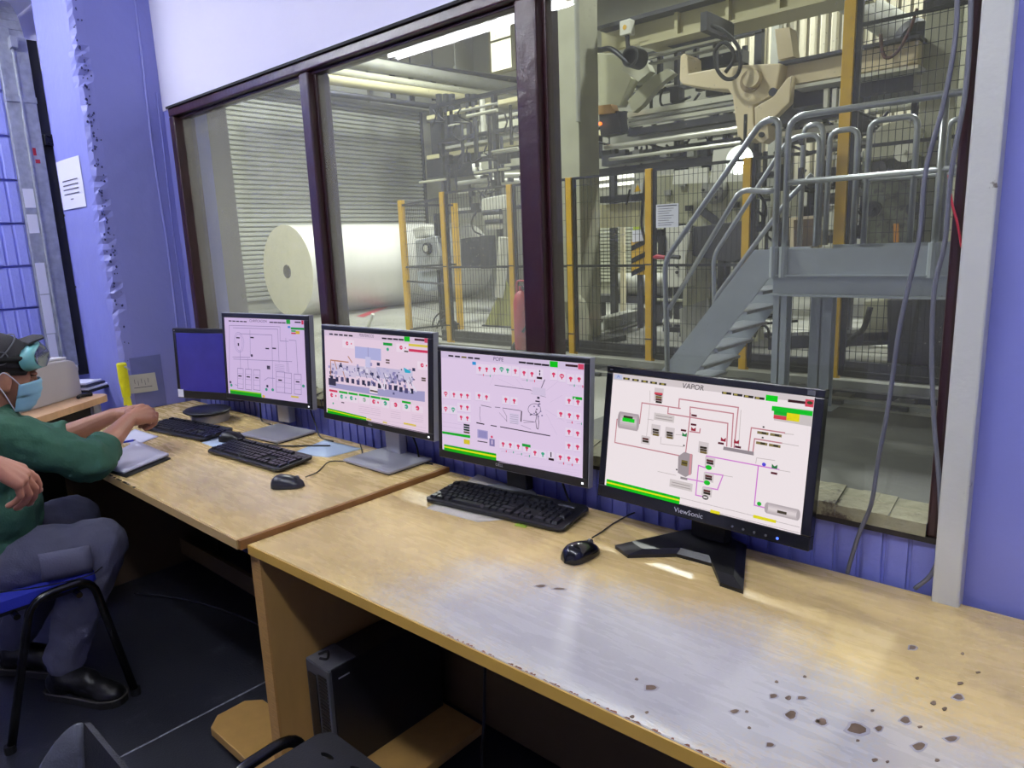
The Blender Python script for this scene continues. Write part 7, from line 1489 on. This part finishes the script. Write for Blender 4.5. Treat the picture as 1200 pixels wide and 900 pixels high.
for sx in (1, -1): lid.ell(Hm @ V((sx * 0.031, 0.0805, 0.0125)), (0.015, 0.0135, 0.009), 12, 8, 0, Hm.to_3x3()); lid.ell(Hm @ V((sx * 0.031, 0.0805, 0.001)), (0.015, 0.013, 0.006), 12, 8, 0, Hm.to_3x3())
obj('eye_lid', lid, M['skin'], man, world=True, kind='stuff')
obj('eye_brow', MB().tube([Hm @ V((0.012, 0.096, 0.034)), Hm @ V((0.032, 0.094, 0.038)), Hm @ V((0.05, 0.080, 0.032))], 0.004, 6).tube([Hm @ V((-0.012, 0.096, 0.034)), Hm @ V((-0.032, 0.094, 0.038)), Hm @ V((-0.05, 0.080, 0.032))], 0.004, 6), M['blackmat'], man, world=True, kind='stuff')
def dome(z0, off, back=1.0):
    g = MB(); n, k = 28, 10; vs_ = []
    for j in range(k + 1):
        ph = math.radians(-8 + 98 * j / k)
        for i in range(n):
            th = 2 * math.pi * i / n
            vs_.append(Hm @ V(((0.074 + off) * math.cos(ph) * math.cos(th), -0.018 + (0.095 + off) * math.cos(ph) * math.sin(th), z0 + (0.080 + off) * math.sin(ph) - (0.035 * back if math.sin(th) < 0 else 0) * abs(math.sin(th)) * (1 - j / k))))
    g.add(vs_, [(j * n + i, j * n + (i + 1) % n, (j + 1) * n + (i + 1) % n, (j + 1) * n + i) for j in range(k) for i in range(n)] + [tuple(range(n - 1, -1, -1))]); return g
ha = obj('hair', dome(0.020, 0.003, 1.3), M['blackmat'], man, world=True, smooth='all', label='short black hair under the cap')
cp = obj('cap', dome(0.046, 0.010, 0.8), M['cap_cloth'], man, world=True, smooth='all', label='dark cloth cap with piping')
obj('piping', MB().tube([Hm @ V((0.088 * math.cos(a), -0.018 + 0.108 * math.sin(a) * 0.6 - 0.02, 0.055 + 0.078 * math.sin(a))) for a in np.linspace(-.3, 2.2, 14)], 0.0022, 6).tube([Hm @ V((0.086, -0.03 + 0.02 * math.cos(a), 0.062 + 0.02 * math.sin(a))) for a in np.linspace(0, 6.28, 16)], 0.002, 6), M['greyplastic'], cp, world=True, kind='stuff')
g = MB().add([Hm @ V(p) for p in ((-0.05, 0.055, 0.105), (0.05, 0.055, 0.105), (0.045, 0.100, 0.128), (0, 0.112, 0.132), (-0.045, 0.100, 0.128), (-0.05, 0.055, 0.112), (0.05, 0.055, 0.112), (0.045, 0.100, 0.134), (0, 0.112, 0.138), (-0.045, 0.100, 0.134))], [(0, 4, 3, 2, 1), (5, 6, 7, 8, 9), (0, 1, 6, 5), (1, 2, 7, 6), (2, 3, 8, 7), (3, 4, 9, 8), (4, 0, 5, 9)])
obj('peak', g, M['cap_cloth'], cp, world=True, label='turned up peak')
# goggles pushed up on the forehead
Hg = Hm @ Matrix.Translation((0.006, 0.066, 0.062)) @ Matrix.Rotation(math.radians(20), 4, 'X') @ Matrix.Rotation(math.radians(-14), 4, 'Z') @ Matrix.Scale(1.12, 4)
def gog(y0, y1, sx, sz, n=26):
    ring = []
    for t in np.linspace(0, 2 * math.pi, n, endpoint=False):
        x = sx * math.copysign(abs(math.cos(t)) ** 0.75, math.cos(t)); z = sz * math.copysign(abs(math.sin(t)) ** 0.8, math.sin(t))
        z += 0.012 * max(0, 1 - abs(x) / 0.02) * (1 if z < 0 else 0); ring.append((x, z))
    return [(x, y0 - 4.5 * x * x, z) for x, z in ring], [(x * .94, y1 - 4.5 * x * x, z * .92) for x, z in ring]
r0, r1 = gog(0.006, 0.044, 0.080, 0.037); n = len(r0)
g = MB().add([Hg @ V(p) for p in r0 + r1], [(i, (i + 1) % n, n + (i + 1) % n, n + i) for i in range(n)])
gg = obj('goggles', g, mat('teal_rubber', '#6fb0b2', 0.4, var=0.08), man, world=True, smooth='all', label='teal safety goggles pushed up on the forehead'); sm = gg.modifiers.new('t', 'SOLIDIFY'); sm.thickness = 0.006
_, r2 = gog(0.0, 0.046, 0.080, 0.037)
g = MB().add([Hg @ V(p) for p in r2] + [Hg @ V((p[0] * .55, p[1] + 0.011 - 2 * p[0] ** 2 * .2, p[2] * .55)) for p in r2] + [Hg @ V((0, 0.060, 0))], [(i, (i + 1) % n, n + (i + 1) % n, n + i) for i in range(n)] + [(n + i, n + (i + 1) % n, 2 * n) for i in range(n)])
obj('lens', g, mat('goggle_lens', '#6e7478', 0.08, spec=0.8, coat=1.0), gg, world=True, smooth='all')
obj('strap', MB().tube([Hm @ V((0.086 * math.cos(a), -0.020 + 0.108 * math.sin(a), 0.058 + 0.012 * math.sin(a))) for a in np.linspace(0.75, -3.9, 30)], 0.009, 8), M['dark_cloth'], gg, world=True, smooth='all')
# ------------------------------------------------------------------ the second person: only a hand reaches into the frame
p2 = thing('person', 'person at the left edge, only a bare relaxed hand in view', 'person', (-2.2, 0.05, 0))
sh2, el2, wr2 = V((-2.06, 0.02, 1.38)), V((-2.03, 0.11, 1.13)), V((-2.09, 0.365, 0.985))
sh3, el3, wr3 = V((-2.44, -0.02, 1.38)), V((-2.50, -0.10, 1.10)), V((-2.46, 0.02, 0.87))
n2, h2 = V((-2.25, 0.02, 1.45)), V((-2.25, 0.05, 1.60)); H2 = frame(h2, (-0.5, 0.8, -0.2), (0, 0, 1))
hp2 = V((-2.25, 0.0, 0.93)); k2_, a2_, k3_, a3_ = V((-2.14, 0.15, 0.50)), V((-2.13, 0.14, 0.09)), V((-2.36, 0.05, 0.50)), V((-2.38, 0.02, 0.09))
g = MB(); add_head(g, H2); g.caps(H2 @ V((0, -0.02, -0.06)), n2, 0.055, 0.06); g.caps(n2, V((-2.25, 0.0, 1.2)), 0.06, 0.11); g.caps(V((-2.25, 0, 1.2)), hp2, 0.11, 0.12)
for s_, e_, w_ in ((sh2, el2, wr2), (sh3, el3, wr3)):
    g.caps(n2 + V((0, -.02, -.06)), s_, 0.05, 0.05); g.caps(s_, e_, 0.05, 0.042); g.caps(e_, e_.lerp(w_, .35), 0.042, 0.043); g.caps(e_.lerp(w_, .35), w_, 0.043, 0.028)
for s_, k_, a_ in ((1, k2_, a2_), (-1, k3_, a3_)): g.caps(hp2 + V((0.08 * s_, 0, -.04)), k_, 0.08, 0.058); g.caps(k_, a_, 0.055, 0.038); g.caps(a_, a_ + V((0, .06, -.05)), .036, .03)
nl = MB()
dh = (P(43, 602, x=-2.10) - wr2).normalized()
add_hand(g, wr2, (0.02, 0.74, -0.67), (0.55, 0.55, 0.60), -1, [[.25, .45, .3], [.45, .6, .4], [.6, .7, .4], [.7, .75, .4]], 1.12, 1.4, [(0.022, 0.028, -0.008), (0.048, 0.058, -0.018), (0.058, 0.088, -0.024), (0.060, 0.114, -0.024)], nl)
add_hand(g, wr3, (0.1, 0.2, -1), (-1, 0.1, 0.0), 1, [.3, .35, .4, .4], 1.0, 1.0)
obj('body', remeshed('body', g, 0.0035, 2), M['skin2'], p2, world=True, smooth='all'); obj('nail', nl, M['nail'], p2, world=True, kind='stuff', label='finger nails')
g = MB(); g.ell((-2.25, 0.0, 1.25), (0.19, 0.125, 0.20), 22, 14); g.ell((-2.25, 0.0, 1.02), (0.175, 0.13, 0.18), 22, 14)
for s_, e_, w_ in ((sh2, el2, wr2), (sh3, el3, wr3)): g.caps(n2 + V((0, -.02, -.08)), s_, 0.08, 0.072); g.caps(s_, e_, 0.072, 0.062); g.caps(e_, e_.lerp(w_, .25), 0.06, 0.054)
obj('jacket', remeshed('jacket', g, 0.01, 3, 0.02, 0.07), M['dark_cloth'], p2, world=True, smooth='all')
g = MB(); g.ell((-2.25, 0.0, 0.92), (0.18, 0.14, 0.12), 22, 14)
for s_, k_, a_ in ((1, k2_, a2_), (-1, k3_, a3_)): g.caps(hp2 + V((0.085 * s_, 0, -.04)), k_, 0.105, 0.085); g.caps(k_, a_, 0.082, 0.078)
obj('trousers', remeshed('trousers', g, 0.01, 3, 0.02, 0.07), M['dark_cloth'], p2, world=True, smooth='all')
for a_ in (a2_, a3_): shoe(p2, (a_.x, a_.y - 0.07, 0), (a_.x, a_.y + 0.16, 0), 0.001)
obj('hair', MB().ell(H2 @ V((0, -0.028, 0.050)), (0.078, 0.095, 0.080), 20, 12, 0, H2.to_3x3()), M['blackmat'], p2, world=True, smooth='all')
eg = MB()
for sx in (1, -1): eg.ell(H2 @ V((sx * 0.031, 0.080, 0.008)), (0.0125, 0.0125, 0.0125), 12, 8)
obj('eye', eg, mat('eye_dark2', '#201510', 0.25), p2, world=True, kind='stuff')
